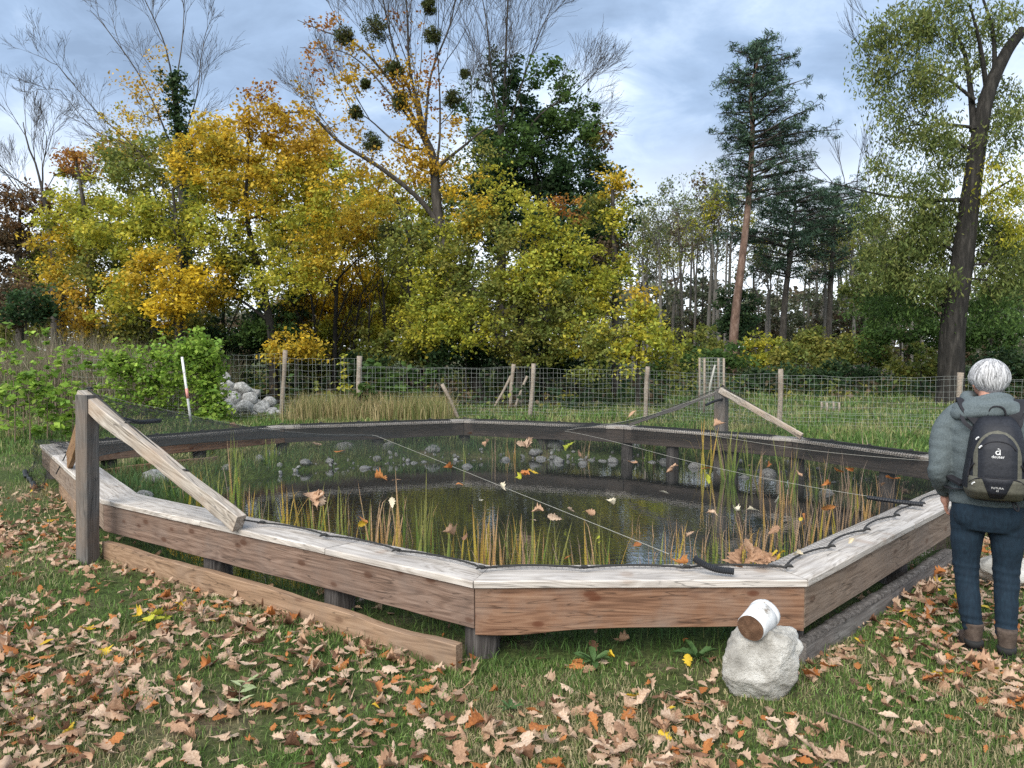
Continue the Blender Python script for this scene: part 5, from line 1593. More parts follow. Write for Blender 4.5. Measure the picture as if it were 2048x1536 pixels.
for i, (px, py, rpx, dep) in enumerate(HEAP):
    Y = 19.8 + dep
    p = AT(px, py, Y)
    r = .98 * rpx * Y / FPX
    lab = "topmost pale block of the quarry stone heap" if i == 0 else ("whitish quarry stone in the heap behind the fence" if px > 400 else "whitish quarry stone half hidden behind the creeper")
    tag(obj("heap_stone", heap_meshes[i % 6], None, loc=p, rot=(i * .7, i * .4, i * 1.9), scale=r), lab, "stone", "quarry stones heaped behind the fence")
core = rock_mesh("heap_core", 1.0, 99, 3, 5, .12, (1.0, .6, .62))
p = AT(490, 832, 20.4)
tag(obj("heap_rubble", core, M["rock_grey"], loc=(p.x, 20.7, .05), scale=.62), "fine rubble filling the gaps of the stone heap", "rubble", kind="stuff")


# ------------------------------------------------------------------ reeds
def blade_mesh(name, h, w, bend, kink, seed, n=7):
    rr = random.Random(seed)
    V, F = [], []
    x = z = 0.0
    ang = rr.uniform(-.05, .05)
    for i in range(n + 1):
        t = i / n
        ww = w * (1 - t ** 3) * (.75 + .25 * math.cos(t * 2)) + .0006
        V += [(x, -ww / 2, z), (x + .18 * ww, 0, z), (x, ww / 2, z)]
        a = ang + bend * t * t + (kink if t > .72 else 0)
        x += math.sin(a) * h / n; z += math.cos(a) * h / n
    for i in range(n):
        for j in range(2):
            F.append((i * 3 + j, i * 3 + j + 1, (i + 1) * 3 + j + 1, (i + 1) * 3 + j))
    return mesh_py(name, V, F, True)


def reed_mat(name, c_low, c_mid, c_top):
    m, n, l, out = new_mat(name)
    tc = N(n, "ShaderNodeTexCoord"); oi = N(n, "ShaderNodeObjectInfo")
    sp = N(n, "ShaderNodeSeparateXYZ"); l.new(tc.outputs["Generated"], sp.inputs[0])
    nz = N(n, "ShaderNodeTexNoise", i_Scale=7.0); l.new(tc.outputs["Object"], nz.inputs["Vector"])
    a = N(n, "ShaderNodeMath", operation="MULTIPLY_ADD", i_1=.5, i_2=-.25); l.new(oi.outputs["Random"], a.inputs[0])
    b_ = N(n, "ShaderNodeMath", operation="ADD"); l.new(sp.outputs[2], b_.inputs[0]); l.new(a.outputs[0], b_.inputs[1])
    c = N(n, "ShaderNodeMath", operation="MULTIPLY_ADD", i_1=.5); l.new(nz.outputs[0], c.inputs[0]); l.new(b_.outputs[0], c.inputs[2])
    r = ramp(n, [(.15, c_low), (.6, c_mid), (1.0, c_top)]); l.new(c.outputs[0], r.inputs[0])
    d = N(n, "ShaderNodeBsdfPrincipled", i_Roughness=.5); t = N(n, "ShaderNodeBsdfTranslucent"); mx = N(n, "ShaderNodeMixShader", i_0=.3)
    l.new(r.outputs[0], d.inputs["Base Color"]); l.new(r.outputs[0], t.inputs["Color"])
    l.new(d.outputs[0], mx.inputs[1]); l.new(t.outputs[0], mx.inputs[2]); l.new(mx.outputs[0], out.inputs[0])
    return m


RM = {"g": reed_mat("green reed", (.24, .31, .045), (.19, .29, .05), (.30, .30, .08)),
      "y": reed_mat("yellowing reed", (.32, .36, .045), (.48, .41, .05), (.54, .34, .08)),
      "o": reed_mat("tan reed", (.38, .34, .06), (.55, .33, .10), (.52, .34, .19)),
      "d": reed_mat("dry reed", (.28, .20, .12), (.40, .27, .17), (.44, .32, .23))}
BL = {}
for kk in RM:
    BL[kk] = []
    for i in range(7):
        bend, kink = [(.10, 0), (.28, 0), (.5, .3), (.15, 0), (.9, .7), (.35, .15), (.06, 0)][i]
        if kk == "g": bend *= .6; kink *= .4
        if kk == "d": bend *= 1.5
        me = blade_mesh("blade", 1.0, (.030, .022, .020, .034, .018, .024, .028)[i] * (.55 if kk == "d" else 1), bend, kink, i + 10 * ord(kk))
        me.materials.append(RM[kk]); BL[kk].append(me)

REEDS = [(470, 1004, 135, "g", 9, "tall yellow green reed clump right below the sloping rail"), (392, 1012, 75, "y", 6, "short reed clump left of the rail's foot"), (358, 1004, 60, "g", 5, "small green reed clump beside the large pale stone"), (432, 990, 70, "g", 5, "thin reeds at the water behind the rail"), (500, 1040, 70, "y", 4, "few thin reeds by the rail's foot"), (575, 1052, 95, "y", 7, "yellow reed clump left of the leaf bunch"), (622, 1062, 90, "g", 7, "green reeds beneath the large leaf bunch"), (683, 1078, 125, "g", 9, "green reed clump right of the large leaf bunch"), (765, 1095, 130, "o", 8, "tan and green reed clump with bent tips"), (800, 1102, 145, "o", 7, "tallest tan reeds with long tips in the front row"), (835, 1110, 150, "g", 7, "tall green reeds in the middle of the front row"), (868, 1108, 110, "g", 6, "green reeds with one long leaning blade"), (905, 1125, 90, "g", 5, "narrow green tuft behind the front bench"), (955, 1130, 110, "y", 8, "orange yellow reed clump at the bench corner"), (985, 1136, 130, "o", 8, "arching orange reed clump at the bench corner"), (1015, 1138, 110, "o", 7, "slanting tan reeds right of the arching clump"), (1050, 1140, 100, "d", 12, "dry brown stems behind the front bench"), (1093, 1142, 85, "g", 7, "short green tuft behind the front bench centre"), (1165, 1143, 95, "d", 6, "thin dry reeds left of the big green clump"), (1196, 1144, 120, "g", 9, "big green reed clump behind the front bench"), (1222, 1140, 110, "y", 5, "yellow green reeds beside the bright reflection"), (1325, 1140, 100, "g", 6, "reed clump standing in the bright reflection"), (1352, 1138, 90, "y", 6, "yellow reeds at the right of the bright reflection"), (1405, 1120, 80, "g", 6, "green reeds behind the front black hose"), (1440, 1110, 70, "g", 5, "small reeds right of the black hose"), (1480, 1120, 95, "y", 7, "curving yellow green reeds left of the leaf pile"), (1532, 1105, 95, "o", 7, "arched tan reeds behind the leaf pile"), (1566, 1104, 90, "g", 8, "green reed clump beside the yellow flower leaves"), (1605, 1085, 80, "d", 9, "dry reeds at the right bench"), (1645, 1065, 75, "o", 8, "tan reeds along the right bench"), (1690, 1040, 75, "d", 10, "dry brown reeds along the right bench"), (1735, 1030, 70, "o", 8, "reeds beside the right black hose"), (1780, 1005, 60, "d", 8, "short dry reeds near the walker"), (1640, 1020, 75, "d", 7, "thin dry stems in the right shallows"), (1560, 1050, 80, "d", 6, "dry stems in the middle of the right shallows"),
         (425, 935, 60, "g", 7, "green reeds at the far left bank"), (478, 942, 50, "g", 6, "short reeds at the far left bank"), (540, 940, 65, "g", 7, "reeds in front of the left bank stones"), (985, 918, 55, "d", 7, "brown reeds on the far bank"), (1020, 915, 45, "o", 5, "short tan reeds on the far bank"), (1295, 918, 75, "g", 9, "tall green reeds before the far bench post"), (1335, 922, 60, "g", 6, "thin green reeds left of the cattails"), (1362, 925, 75, "g", 7, "green reeds under the far tall post"), (1412, 945, 105, "y", 6, "tallest reeds reaching up to the far tall post"), (1452, 955, 115, "g", 11, "large spreading green reed clump"), (1500, 950, 85, "g", 7, "green reeds right of the spreading clump"), (1520, 962, 75, "d", 6, "thin brown reeds at the right bank"), (1578, 968, 95, "g", 9, "dark green reeds by the far right bench"), (1640, 985, 80, "g", 7, "green reeds left of the far right bench post"), (1700, 980, 60, "d", 7, "grassy reeds under the far right bench"), (1760, 985, 55, "d", 7, "grassy reeds beside the far right bench post"), (930, 925, 40, "g", 4, "tiny reeds at the far edge"), (1170, 915, 40, "d", 5, "low brown reeds beside the tallest stone")]

for i in range(34):          # single thin stems between the clumps
    t_ = (i * .618) % 1
    px, py = (480 + 640 * t_, 1030 + 110 * t_) if i % 2 else (1240 + 520 * t_, 1145 - 150 * max(0, t_ - .25) - 40 * (i % 3))
    REEDS.append((px, py, 55 + (i * 37) % 60, "dgoy"[i % 4], 4, ("thin scattered reeds along the front left water edge" if i % 2 else "thin scattered reeds along the right water edge")))
for i, (px, py, hpx, kk, nb, lab) in enumerate(REEDS):
    p = G(px, py, WATER_Z + .03)
    hh = 1.12 * hpx * p.y / FPX
    gz = min(float(ground_z(p.x, p.y)), WATER_Z) - .02 if pond_r(p.x, p.y) < 1.02 else float(ground_z(p.x, p.y)) - .02
    gz = max(gz, WATER_Z - .25)
    root = tag(empty("reed_clump", (p.x, p.y, gz)), lab, "reeds", "reed clumps in the pond")
    rr = random.Random(i)
    base_h = hh + (WATER_Z - gz)
    for b_ in range(int(nb * 1.7)):
        me = rr.choice(BL[kk if rr.random() < .78 else rr.choice("gyod")])
        s = base_h * rr.uniform(.6, 1.08)
        o = obj("blade", me, None, root, (rr.gauss(0, .055), rr.gauss(0, .055), 0), (rr.gauss(0, .10), rr.gauss(0, .10), rr.uniform(0, 6.28)), (s, 1.05 * (.55 + .5 * hh), s))


# ------------------------------------------------------------------ grasses (too many to count)
def grass(name, label, X, Y, h, w, palette, lean=.35, cat="grass", hvar=.5, clump=None, Z=None):
    X, Y = np.asarray(X), np.asarray(Y)
    n = len(X)
    Z = ground_z(X, Y) - .004 if Z is None else Z
    hh = h * (1 - hvar / 2 + hvar * RNG.random(n))
    if np.ndim(h): pass
    a = RNG.uniform(0, 2 * math.pi, n)
    ln = np.abs(RNG.normal(size=n)) * lean
    la = RNG.uniform(0, 2 * math.pi, n)
    ww = w * (.7 + .6 * RNG.random(n))
    dx, dy = np.cos(a) * ww / 2, np.sin(a) * ww / 2
    tx, ty = np.cos(la) * ln * hh, np.sin(la) * ln * hh
    B = np.stack([X, Y, Z], 1)
    v0 = B + np.stack([dx, dy, 0 * dx], 1); v1 = B - np.stack([dx, dy, 0 * dx], 1)
    mid = B + np.stack([tx * .3, ty * .3, hh * .58], 1)
    m0 = mid + np.stack([dx, dy, 0 * dx], 1) * .75; m1 = mid - np.stack([dx, dy, 0 * dx], 1) * .75
    tip = B + np.stack([tx, ty, hh * np.sqrt(np.clip(1 - ln ** 2 * .5, .25, 1))], 1)
    pal = np.array(palette)
    pi = np.clip((vnoise(X * 1.7, Y * 1.7, 21) * .9 + RNG.normal(size=n) * .45 + .5) * len(pal), 0, len(pal) - .01).astype(int)
    c = pal[pi] * (1 + .22 * RNG.normal(size=(n, 1))).clip(.5, 1.6)
    V = np.stack([v0, v1, m1, m0, tip], 1).reshape(-1, 3)
    base = np.arange(n)[:, None] * 5
    # quad and tip joined as two triangles-and-a-half: one quad (v0 v1 m1 m0) and one quad folded to the tip
    F = np.concatenate([base + np.array([[0, 1, 2, 3]]), base + np.array([[3, 2, 4, 4]])], 0)
    F3 = np.concatenate([base + np.array([[0, 1, 2]]), base + np.array([[0, 2, 3]]), base + np.array([[3, 2, 4]])], 0)
    me = mesh_np(name, V, F3, colors=np.concatenate([c, c, c], 0))
    return tag(obj(name, me, M["blade"]), label, cat, kind="stuff")


OUTA = np.array([(p.x, p.y) for p in OUT])
INA = np.array([(p.x, p.y) for p in IN])
LAWN = [(.105, .180, .042), (.13, .215, .05), (.155, .235, .06), (.22, .24, .095), (.34, .29, .165)]
# front lawn: thinner with distance
n = 205000
th = RNG.uniform(-.70, .70, n)
d = 2.6 * (15 / 2.6) ** RNG.random(n)
X, Y = np.sin(th) * d, np.cos(th) * d
ok = ~inside(OUTA, X, Y) & (np.abs(X) < .75 * Y + .4)
pt = vnoise(X * 1.1, Y * 1.1, 31) + .6 * vnoise(X * 3.3, Y * 3.3, 32)
ok &= RNG.random(n) < np.clip(.75 + .75 * pt, .22, 1)
X, Y = X[ok], Y[ok]
dd = np.hypot(X, Y)
grass("lawn_grass", "short mown lawn grass in front of the pond", X, Y, .034 * (1 + .12 * (dd - 3).clip(0, 6)), .0042 * (.8 + .28 * dd / 3), LAWN, lean=.8)
# longer tufts, also below the benches
n = 26000
th = RNG.uniform(-.70, .70, n); d = 3.4 * (12 / 3.4) ** RNG.random(n)
X, Y = np.sin(th) * d, np.cos(th) * d
under = inside(OUTA, X, Y)
tuft = vnoise(X * 2.2, Y * 2.2, 77) > np.where(under, -.4, .42)
ok = tuft & (pond_r(X, Y) > 1.02)
grass("grass_tufts", "longer green grass tufts around and under the benches", X[ok], Y[ok], .075, .0055, [(.058, .115, .028), (.08, .145, .034), (.11, .17, .045)], lean=.75)
# bank between bench and water: long bluish grass
n = 70000
X, Y = RNG.uniform(-6.2, 5.4, n), RNG.uniform(4.2, 13.4, n)
pr = pond_r(X, Y)
ok = inside(INA, X, Y) & (pr > 1.0) & (RNG.random(n) < np.clip((pr - 1.0) * 9, 0, 1))
X, Y = X[ok], Y[ok]
grass("bank_grass", "long soft grass on the bank inside the bench ring", X, Y, .17 + .05 * vnoise(X, Y, 3), .008, [(.07, .135, .05), (.085, .16, .05), (.11, .18, .06), (.18, .20, .075)], lean=.75)
# meadow beyond the pond
n = 95000
th = RNG.uniform(-.75, .75, n); d = 9.0 * (34 / 9.0) ** RNG.random(n)
X, Y = np.sin(th) * d, np.cos(th) * d
ok = ~inside(OUTA, X, Y) & (Y > 8.6) & ((X > -5.5) | (Y > 12)) & ((X > .16 * Y - 1) | (Y < 22))
X, Y = X[ok], Y[ok]
right = np.clip((X + 1) / 4, 0, 1)
grass("meadow_grass", "rough unmown meadow grass beyond the pond", X, Y, (.13 + .05 * right) * (1 + .5 * vnoise(X * .6, Y * .6, 8)), .011 + .0007 * Y, [(.075, .14, .034), (.10, .175, .042), (.13, .20, .05), (.16, .21, .06), (.25, .24, .11)], lean=.85)
# dry straw along the fence
n = 9000
X = RNG.uniform(-5.2, -1.4, n); Y = 17.2 + RNG.normal(size=n) * .55 + .8
ok = RNG.random(n) < (.35 + .5 * vnoise(X * 1.5, Y, 12))
X, Y = X[ok], Y[ok]
grass("dry_grass", "pale dry tall grass along the mesh fence", X, Y, .62, .011, [(.33, .26, .13), (.42, .34, .18), (.27, .22, .10), (.16, .18, .06)], lean=.35)
n = 15000
X = RNG.uniform(-19, -8.4, n); Y = 18.8 + 5 * RNG.random(n)
grass("dry_weeds", "tall grey brown dead weeds behind the saplings", X, Y, 1.65 + .5 * vnoise(X, Y, 4), .014, [(.24, .195, .14), (.31, .26, .19), (.18, .15, .11), (.15, .18, .08)], lean=.30)

# ------------------------------------------------------------------ saplings and creepers on the left
def sapling(label, px, py_foot, h, Y, spread=.45, leaf=.15, pal="sap", nleaf=120, group="bright green saplings on the left", lean=0.0, name="sapling"):
    f = AT(px, py_foot, Y); f.z = float(ground_z(f.x, f.y))
    W, Lv = Wood(), Leaves()
    pts = curve_pts([Vector((0, 0, -.03)), Vector((lean * .4, .02, h * .5)), Vector((lean, 0, h))], 6)
    W.line(pts, .016, .005)
    c = []
    for k in range(nleaf // 7):
        t = .12 + .9 * RNG.random()
        p = np.array(pts[min(len(pts) - 1, int(t * (len(pts) - 1)))])
        r = spread * (1.05 - .55 * t) * (.4 + .6 * RNG.random())
        a = RNG.uniform(0, 6.28)
        q_ = p + np.array([math.cos(a) * r, math.sin(a) * r, .12 * RNG.random()])
        W.edge(p, q_, .005, .003); c.append(q_)
    Lv.add(c, 7, .13, leaf, PAL[pal], .78, .9, .6)
    root = tag(empty(name, f), label, "sapling" if name == "sapling" else "plant", group)
    obj("stem", W.mesh("stem", (0, 0, 0), 3), M["twig"], root)
    obj("leaves", Lv.mesh("leaves", (0, 0, 0)), M["leaf"], root)


for i, (px, h, Y, lab) in enumerate([(-12, 1.85, 14.6, "leafy sapling at the very edge of the picture"), (18, 2.05, 14.2, "tall leafy sapling second from the left edge"), (48, 1.75, 14.8, "leafy sapling third from the left edge"), (78, 1.95, 14.2, "leafy sapling fourth from the left edge"), (104, 2.0, 14.5, "tallest leafy sapling in the middle of the left thicket"), (132, 1.85, 14.0, "leafy sapling left of the tall post"), (158, 1.7, 14.8, "leafy sapling just left of the tall post's top"), (186, 1.6, 15.2, "low leafy sapling behind the tall post"), (30, 1.3, 13.4, "short leafy sapling in front of the thicket at left"), (95, 1.25, 13.6, "short leafy sapling in front of the thicket's centre"), (146, 1.15, 13.8, "short leafy sapling in front of the tall post's left side"), (60, 1.2, 13.5, "short leafy sapling between two tall ones")]):
    sapling(lab, px, 875, h, Y, nleaf=130, leaf=.125, spread=.36)
for i, (px, h, Y, pal, lab) in enumerate([(775, 1.25, 18.9, "green", "drooping leafy plant behind the dark stake"), (815, 1.35, 19.0, "green", "large leaved plant behind the middle mesh panel"), (848, 1.3, 19.1, "green", "large leaved plant left of the leaning brace"), (742, 1.3, 18.7, "green", "leafy plant close to the dark stake"), (690, 1.5, 18.6, "lime", "narrow lime climber left of the dark stake"), (793, .7, 18.4, "green", "low green weed by the middle mesh panel"), (735, .8, 18.0, "green", "low green weed at the dark stake's foot")]):
    sapling(lab, px, 838, h, Y, nleaf=120, leaf=.19 if pal == "green" else .11, spread=.38 if pal == "green" else .13, pal=pal, group="weedy plants along the mesh fence", name="fence_plant")


def creeper(label, blobs, Y, base_px, leaf=.10, pal="sap"):
    W, Lv = Wood(), Leaves()
    f = AT(base_px, 848, Y); f.z = 0
    T = []
    for (px, py, rx, ry, n) in blobs:
        s = Y / FPX
        c = AT(px, py, Y)
        pts = np.array(c) + np.column_stack([RNG.normal(size=n) * rx * s * .55, RNG.normal(size=n) * .18, RNG.normal(size=n) * ry * s * .55])
        T.append(pts)
    T = np.concatenate(T); T[:, 2] = np.maximum(T[:, 2], .05)
    nodes = [np.array((f.x, f.y, z)) for z in np.linspace(0, 1.3, 6)]
    attach(W, nodes, None, T, tip=.003, r_max=.012)
    Lv.add(T, 11, .17, leaf, PAL[pal], .8, .7, .8)
    root = tag(empty("creeper", f), label, "climbing plant")
    W2 = W.mesh("vines", f, 3)
    obj("vines", W2, M["twig"], root)
    obj("leaves", Lv.mesh("leaves", f), M["leaf"], root)


creeper("bright green creeper swallowing the leaning fence stake", [(400, 710, 40, 36, 110), (420, 770, 30, 60, 130), (385, 740, 40, 40, 80), (428, 830, 36, 26, 80), (360, 700, 20, 20, 25)], 17.5, 405)
creeper("bright green creeper spreading along the fence left of the stake", [(300, 750, 50, 40, 80), (250, 735, 36, 36, 60), (340, 765, 30, 40, 50), (225, 720, 24, 24, 30), (290, 810, 60, 36, 45), (230, 800, 40, 40, 30), (320, 705, 20, 20, 20)], 17.8, 300)


# ------------------------------------------------------------------ the walker at the bench
def evaluated(name, bm_or_me, mods):
    """mesh with modifiers baked in"""
    me = bm_or_me
    o = bpy.data.objects.new("tmp_build", me)
    COL.objects.link(o)
    for typ, kw in mods:
        md = o.modifiers.new(typ, typ)
        for k, v in kw.items(): setattr(md, k, v)
    dg = bpy.context.evaluated_depsgraph_get()
    dg.update()
    res = bpy.data.meshes.new_from_object(o.evaluated_get(dg))
    res.name = name
    bpy.data.objects.remove(o)
    return res


def rings(R, k=24):
    """closed loft through elliptical rings: (x, y, z, rx, ry[, tilt about X])"""
    V, F = [], []
    for r in R:
        x, y, z, rx, ry = r[:5]
        tilt = r[5] if len(r) > 5 else 0
        for j in range(k):
            w = 2 * math.pi * j / k
            cx, sy = math.cos(w), math.sin(w)
            cx = math.copysign(abs(cx) ** .85, cx); sy = math.copysign(abs(sy) ** .85, sy)
            V.append((x + rx * cx, y + ry * sy * math.cos(tilt), z + ry * sy * math.sin(tilt)))
    n = len(R)
    for i in range(n - 1):
        for j in range(k):
            F.append((i * k + j, i * k + (j + 1) % k, (i + 1) * k + (j + 1) % k, (i + 1) * k + j))
    F.append(tuple(reversed(range(k)))); F.append(tuple((n - 1) * k + j for j in range(k)))
    return V, F


def ball(c, r, sub=3):
    bm = bmesh.new(); bmesh.ops.create_icosphere(bm, subdivisions=sub, radius=1)
    V = [(c[0] + v.co.x * r[0], c[1] + v.co.y * r[1], c[2] + v.co.z * r[2]) for v in bm.verts]
    bm.verts.index_update()
    F = [tuple(v.index for v in f.verts) for f in bm.faces]
    bm.free()
    return V, F


def limb(pts, radii, k=16):
    V, F = tube(curve_pts(pts, 5), list(np.interp(np.linspace(0, len(radii) - 1, (len(pts) - 1) * 5 + 1), range(len(radii)), radii)), k)
    return merge((V, F), ball(pts[0], (radii[0],) * 3, 2), ball(pts[-1], (radii[-1],) * 3, 2))


def fused(name, parts, voxel=.010, smooth=6, folds=0.0, fscale=.05, fn=None):
    V, F = merge(*parts)
    me = mesh_py(name, V, F)
    mods = [("REMESH", dict(mode="VOXEL", voxel_size=voxel)), ("SMOOTH", dict(factor=.5, iterations=smooth))]
    me = evaluated(name, me, mods)
    if folds or fn:
        from mathutils import noise as mn
        co = [v.co.copy() for v in me.vertices]; nr = [v.normal.copy() for v in me.vertices]
        for v, c, nn in zip(me.vertices, co, nr):
            d = folds * mn.fractal(Vector((c.x * 6, c.y * 6, c.z * 14)) + Vector((3, 1, 7)), 1, 2, 3) if folds else 0
            if fn: d += fn(c)
            v.co = c + nn * d
    for p in me.polygons: p.use_smooth = True
    return me


M["skin"] = speckled("skin", [(.3, (.46, .235, .17)), (.7, (.56, .30, .22))], scale=14, rough=.55, bump=.1)
M["fleece"] = speckled("grey green fleece", [(.3, (.066, .084, .092)), (.7, (.118, .142, .150))], scale=130, detail=4, rough=.95, bump=.6, bump_scale=240, bump_dist=.003)
M["jeans"] = speckled("dark blue denim", [(.3, (.004, .011, .021)), (.7, (.010, .025, .042))], scale=60, stretch=(1, 1, .35), detail=6, rough=.85, bump=.4, bump_scale=170, bump_dist=.002)
M["boot"] = speckled("brown suede boot", [(.3, (.040, .028, .022)), (.7, (.10, .075, .060))], scale=30, rough=.9, bump=.4)
M["sole"] = flat("black rubber sole", (.012, .012, .012), .8)
M["hair"] = leafy("white grey hair", .05, .45)
M["pack_black"] = speckled("black ripstop", [(.3, (.007, .008, .012)), (.7, (.018, .020, .027))], scale=70, rough=.6, bump=.4, bump_scale=9, bump_dist=.012)
M["pack_olive"] = speckled("grey olive nylon", [(.3, (.062, .060, .048)), (.7, (.115, .112, .088))], scale=80, rough=.7, bump=.35, bump_scale=12, bump_dist=.008)
M["print"] = flat("pale print", (.62, .62, .62), .6)
M["mint"] = flat("mint plastic", (.36, .62, .58), .4)
M["strap"] = flat("black webbing", (.010, .010, .014), .8)

PX0, PD = 1966, 4.16
pbase = G(PX0, 1302); PSC = 1.0
person = tag(empty("person", (pbase.x, pbase.y, 0), math.radians(-29)), "white-haired person in grey green hooded fleece, blue jeans and brown boots, seen from behind", "person")
person.scale = (.95, .96, 1.0)

# one continuous body: head, neck, trunk, arms with hands, legs
HEAD = Vector((-.012, .05, 1.535))
yaw = Matrix.Rotation(math.radians(24), 3, "Z")


def hd(x, y, z):
    return tuple(HEAD + yaw @ Vector((x, y, z)))


def hand(sx, wrist, d, curl):
    """palm, four unequal bent fingers and a thumb leaving the side of the palm"""
    w = Vector(wrist); d = Vector(d).normalized()
    fw = Vector((0, 1, 0)); fw = (fw - d * fw.dot(d)).normalized()       # back-to-front of the palm's width
    side = d.cross(fw)
    parts = [limb([w - d * .03, w, w + d * .03], [.026, .026, .028], 10)]
    for i, (o_, L) in enumerate(((.030, .068), (.011, .078), (-.009, .072), (-.028, .056))):
        r0 = w + d * .075 + fw * o_
        parts.append(limb([w + d * .02 + fw * o_ * .8, r0], [.016, .0115], 8))
        inw = side * (-sx)
        p1 = r0 + (d * .9 + inw * curl * .5) * L * .42
        p2 = p1 + (d * .6 + inw * curl) * L * .33
        p3 = p2 + (d * .25 + inw * curl * 1.1) * L * .28
        parts.append(limb([r0, p1, p2, p3], [.0105, .0095, .0085, .007], 8))
    t0 = w + d * .02 + fw * .026
    parts.append(limb([t0, t0 + fw * .026 + d * .026, t0 + fw * .034 + d * .055 - side * sx * .01, t0 + fw * .030 + d * .078 - side * sx * .014], [.014, .0125, .011, .0085], 8))
    return parts


LS, LE, LW = (-.205, 0, 1.315), (-.250, -.035, 1.03), (-.222, .115, .875)
RS, RE, RW = (.200, 0, 1.315), (.262, -.03, 1.03), (.225, .12, .86)
body = [rings([(0, 0, .84, .15, .10), (0, 0, 1.0, .15, .10), (0, 0, 1.2, .17, .11), (0, -.005, 1.31, .13, .08), (0, .005, 1.38, .075, .065), (0, .02, 1.43, .058, .06), (-.005, .035, 1.50, .055, .058)]),
        ball(hd(0, 0, .01), (.074, .092, .098)), ball(hd(0, .028, -.045), (.060, .066, .062)), ball(hd(0, .072, -.085), (.030, .024, .022), 2),
        ball(hd(0, .098, -.02), (.011, .018, .020), 2), ball(hd(0, .108, -.032), (.014, .013, .010), 2),
        ball(hd(-.028, .083, .008), (.016, .010, .010), 2), ball(hd(.028, .083, .008), (.016, .010, .010), 2),
        ball(hd(0, .092, -.062), (.022, .009, .006), 2), ball(hd(0, .090, -.072), (.018, .009, .006), 2),
        ball(hd(-.078, -.004, -.022), (.012, .020, .032), 2), ball(hd(.078, -.004, -.022), (.012, .020, .032), 2),
        limb([(-.16, 0, 1.29), LE, LW], [.045, .038, .030]), limb([(.16, 0, 1.29), RE, RW], [.045, .038, .030]),
        limb([(-.085, 0, .84), (-.088, .01, .46), (-.055, -.01, .10)], [.06, .040, .034]), limb([(.085, 0, .84), (.098, .01, .46), (.108, -.01, .10)], [.06, .040, .034])]
body += hand(-1, (-.214, .135, .845), (.08, .25, -.95), .55) + hand(1, (.218, .14, .83), (-.08, .25, -.95), .55)
obj("body", fused("body", body, .008, 2), M["skin"], person)

# jeans
def jfold(c):
    f = 0.0
    for z0, a in ((.43, .003), (.39, .003), (.475, .003), (.16, .006), (.125, .006), (.20, .004), (.69, .003)):
        f += a * math.exp(-((c.z - z0 + .05 * c.x + .10 * c.y) / .011) ** 2) * (1 if c.y < .03 else .5)
    return f


jeans = [rings([(0, .01, .90, .172, .118), (0, .005, .85, .182, .13), (0, 0, .79, .186, .138), (0, 0, .73, .178, .13), (0, 0, .70, .165, .115)]),
         limb([(-.092, 0, .78), (-.098, .005, .62), (-.096, .02, .46), (-.078, -.005, .27), (-.052, -.015, .115)], [.098, .086, .067, .062, .050]),
         limb([(.092, 0, .78), (.104, .005, .62), (.106, .02, .46), (.108, -.005, .27), (.112, -.015, .105)], [.098, .086, .067, .062, .050]),
         ball((-.085, -.055, .785), (.088, .075, .10)), ball((.085, -.055, .785), (.088, .075, .10))]
obj("jeans", fused("jeans", jeans, .009, 5, .004, fn=jfold), M["jeans"], person)

# fleece: trunk, sleeves, thick hood lying on the shoulders
def ffold(c):
    f = 0.0
    if abs(c.x) > .19 and c.z < 1.16:
        for z0 in (.90, .935, .975, 1.02, 1.07):
            f += .0028 * math.exp(-((c.z - z0 + (.25 + 9 * (z0 - 1)) * (abs(c.x) - .24) + .3 * c.y) / .012) ** 2)
    return f


fleece = [rings([(0, .005, .838, .196, .135), (0, .005, .87, .198, .138), (0, 0, 1.0, .192, .132), (0, -.01, 1.15, .205, .138), (0, -.015, 1.27, .212, .135), (0, -.012, 1.335, .195, .112), (0, 0, 1.385, .14, .095), (0, .015, 1.425, .09, .085)]),
          limb([(-.165, -.01, 1.325), (-.225, -.01, 1.24), LE, (-.242, .03, .955), (-.224, .10, .885)], [.078, .074, .062, .056, .045]),
          limb([(.165, -.01, 1.325), (.220, -.01, 1.24), RE, (.252, .03, .955), (.228, .105, .872)], [.078, .074, .062, .056, .045])]
obj("fleece", fused("fleece", fleece, .009, 4, .009, fn=ffold), M["fleece"], person)
hood = []
for (z, y0, rx, ry, rr) in ((1.425, .0, .112, .100, .030), (1.392, -.02, .150, .112, .034), (1.365, -.035, .168, .105, .030)):
    pts = []
    for j in range(25):
        w = math.pi * (1.02 + 1.0 * j / 24) if False else math.pi * 2 * j / 24
        back = max(0, -math.sin(w))
        pts.append((rx * math.cos(w) - .012, y0 + ry * math.sin(w), z + .030 * math.sin(w) * .0 - .028 * (1 - back) * (z < 1.41) - .012 * math.sin(w * 2 + z * 9)))
    hood.append(tube(pts, [rr * (1 + .18 * math.sin(j * .8 + z * 30)) for j in range(25)], 12))
hood.append(ball((-.01, -.075, 1.385), (.150, .075, .055)))
obj("hood", fused("hood", hood, .008, 5, .007), M["fleece"], person)

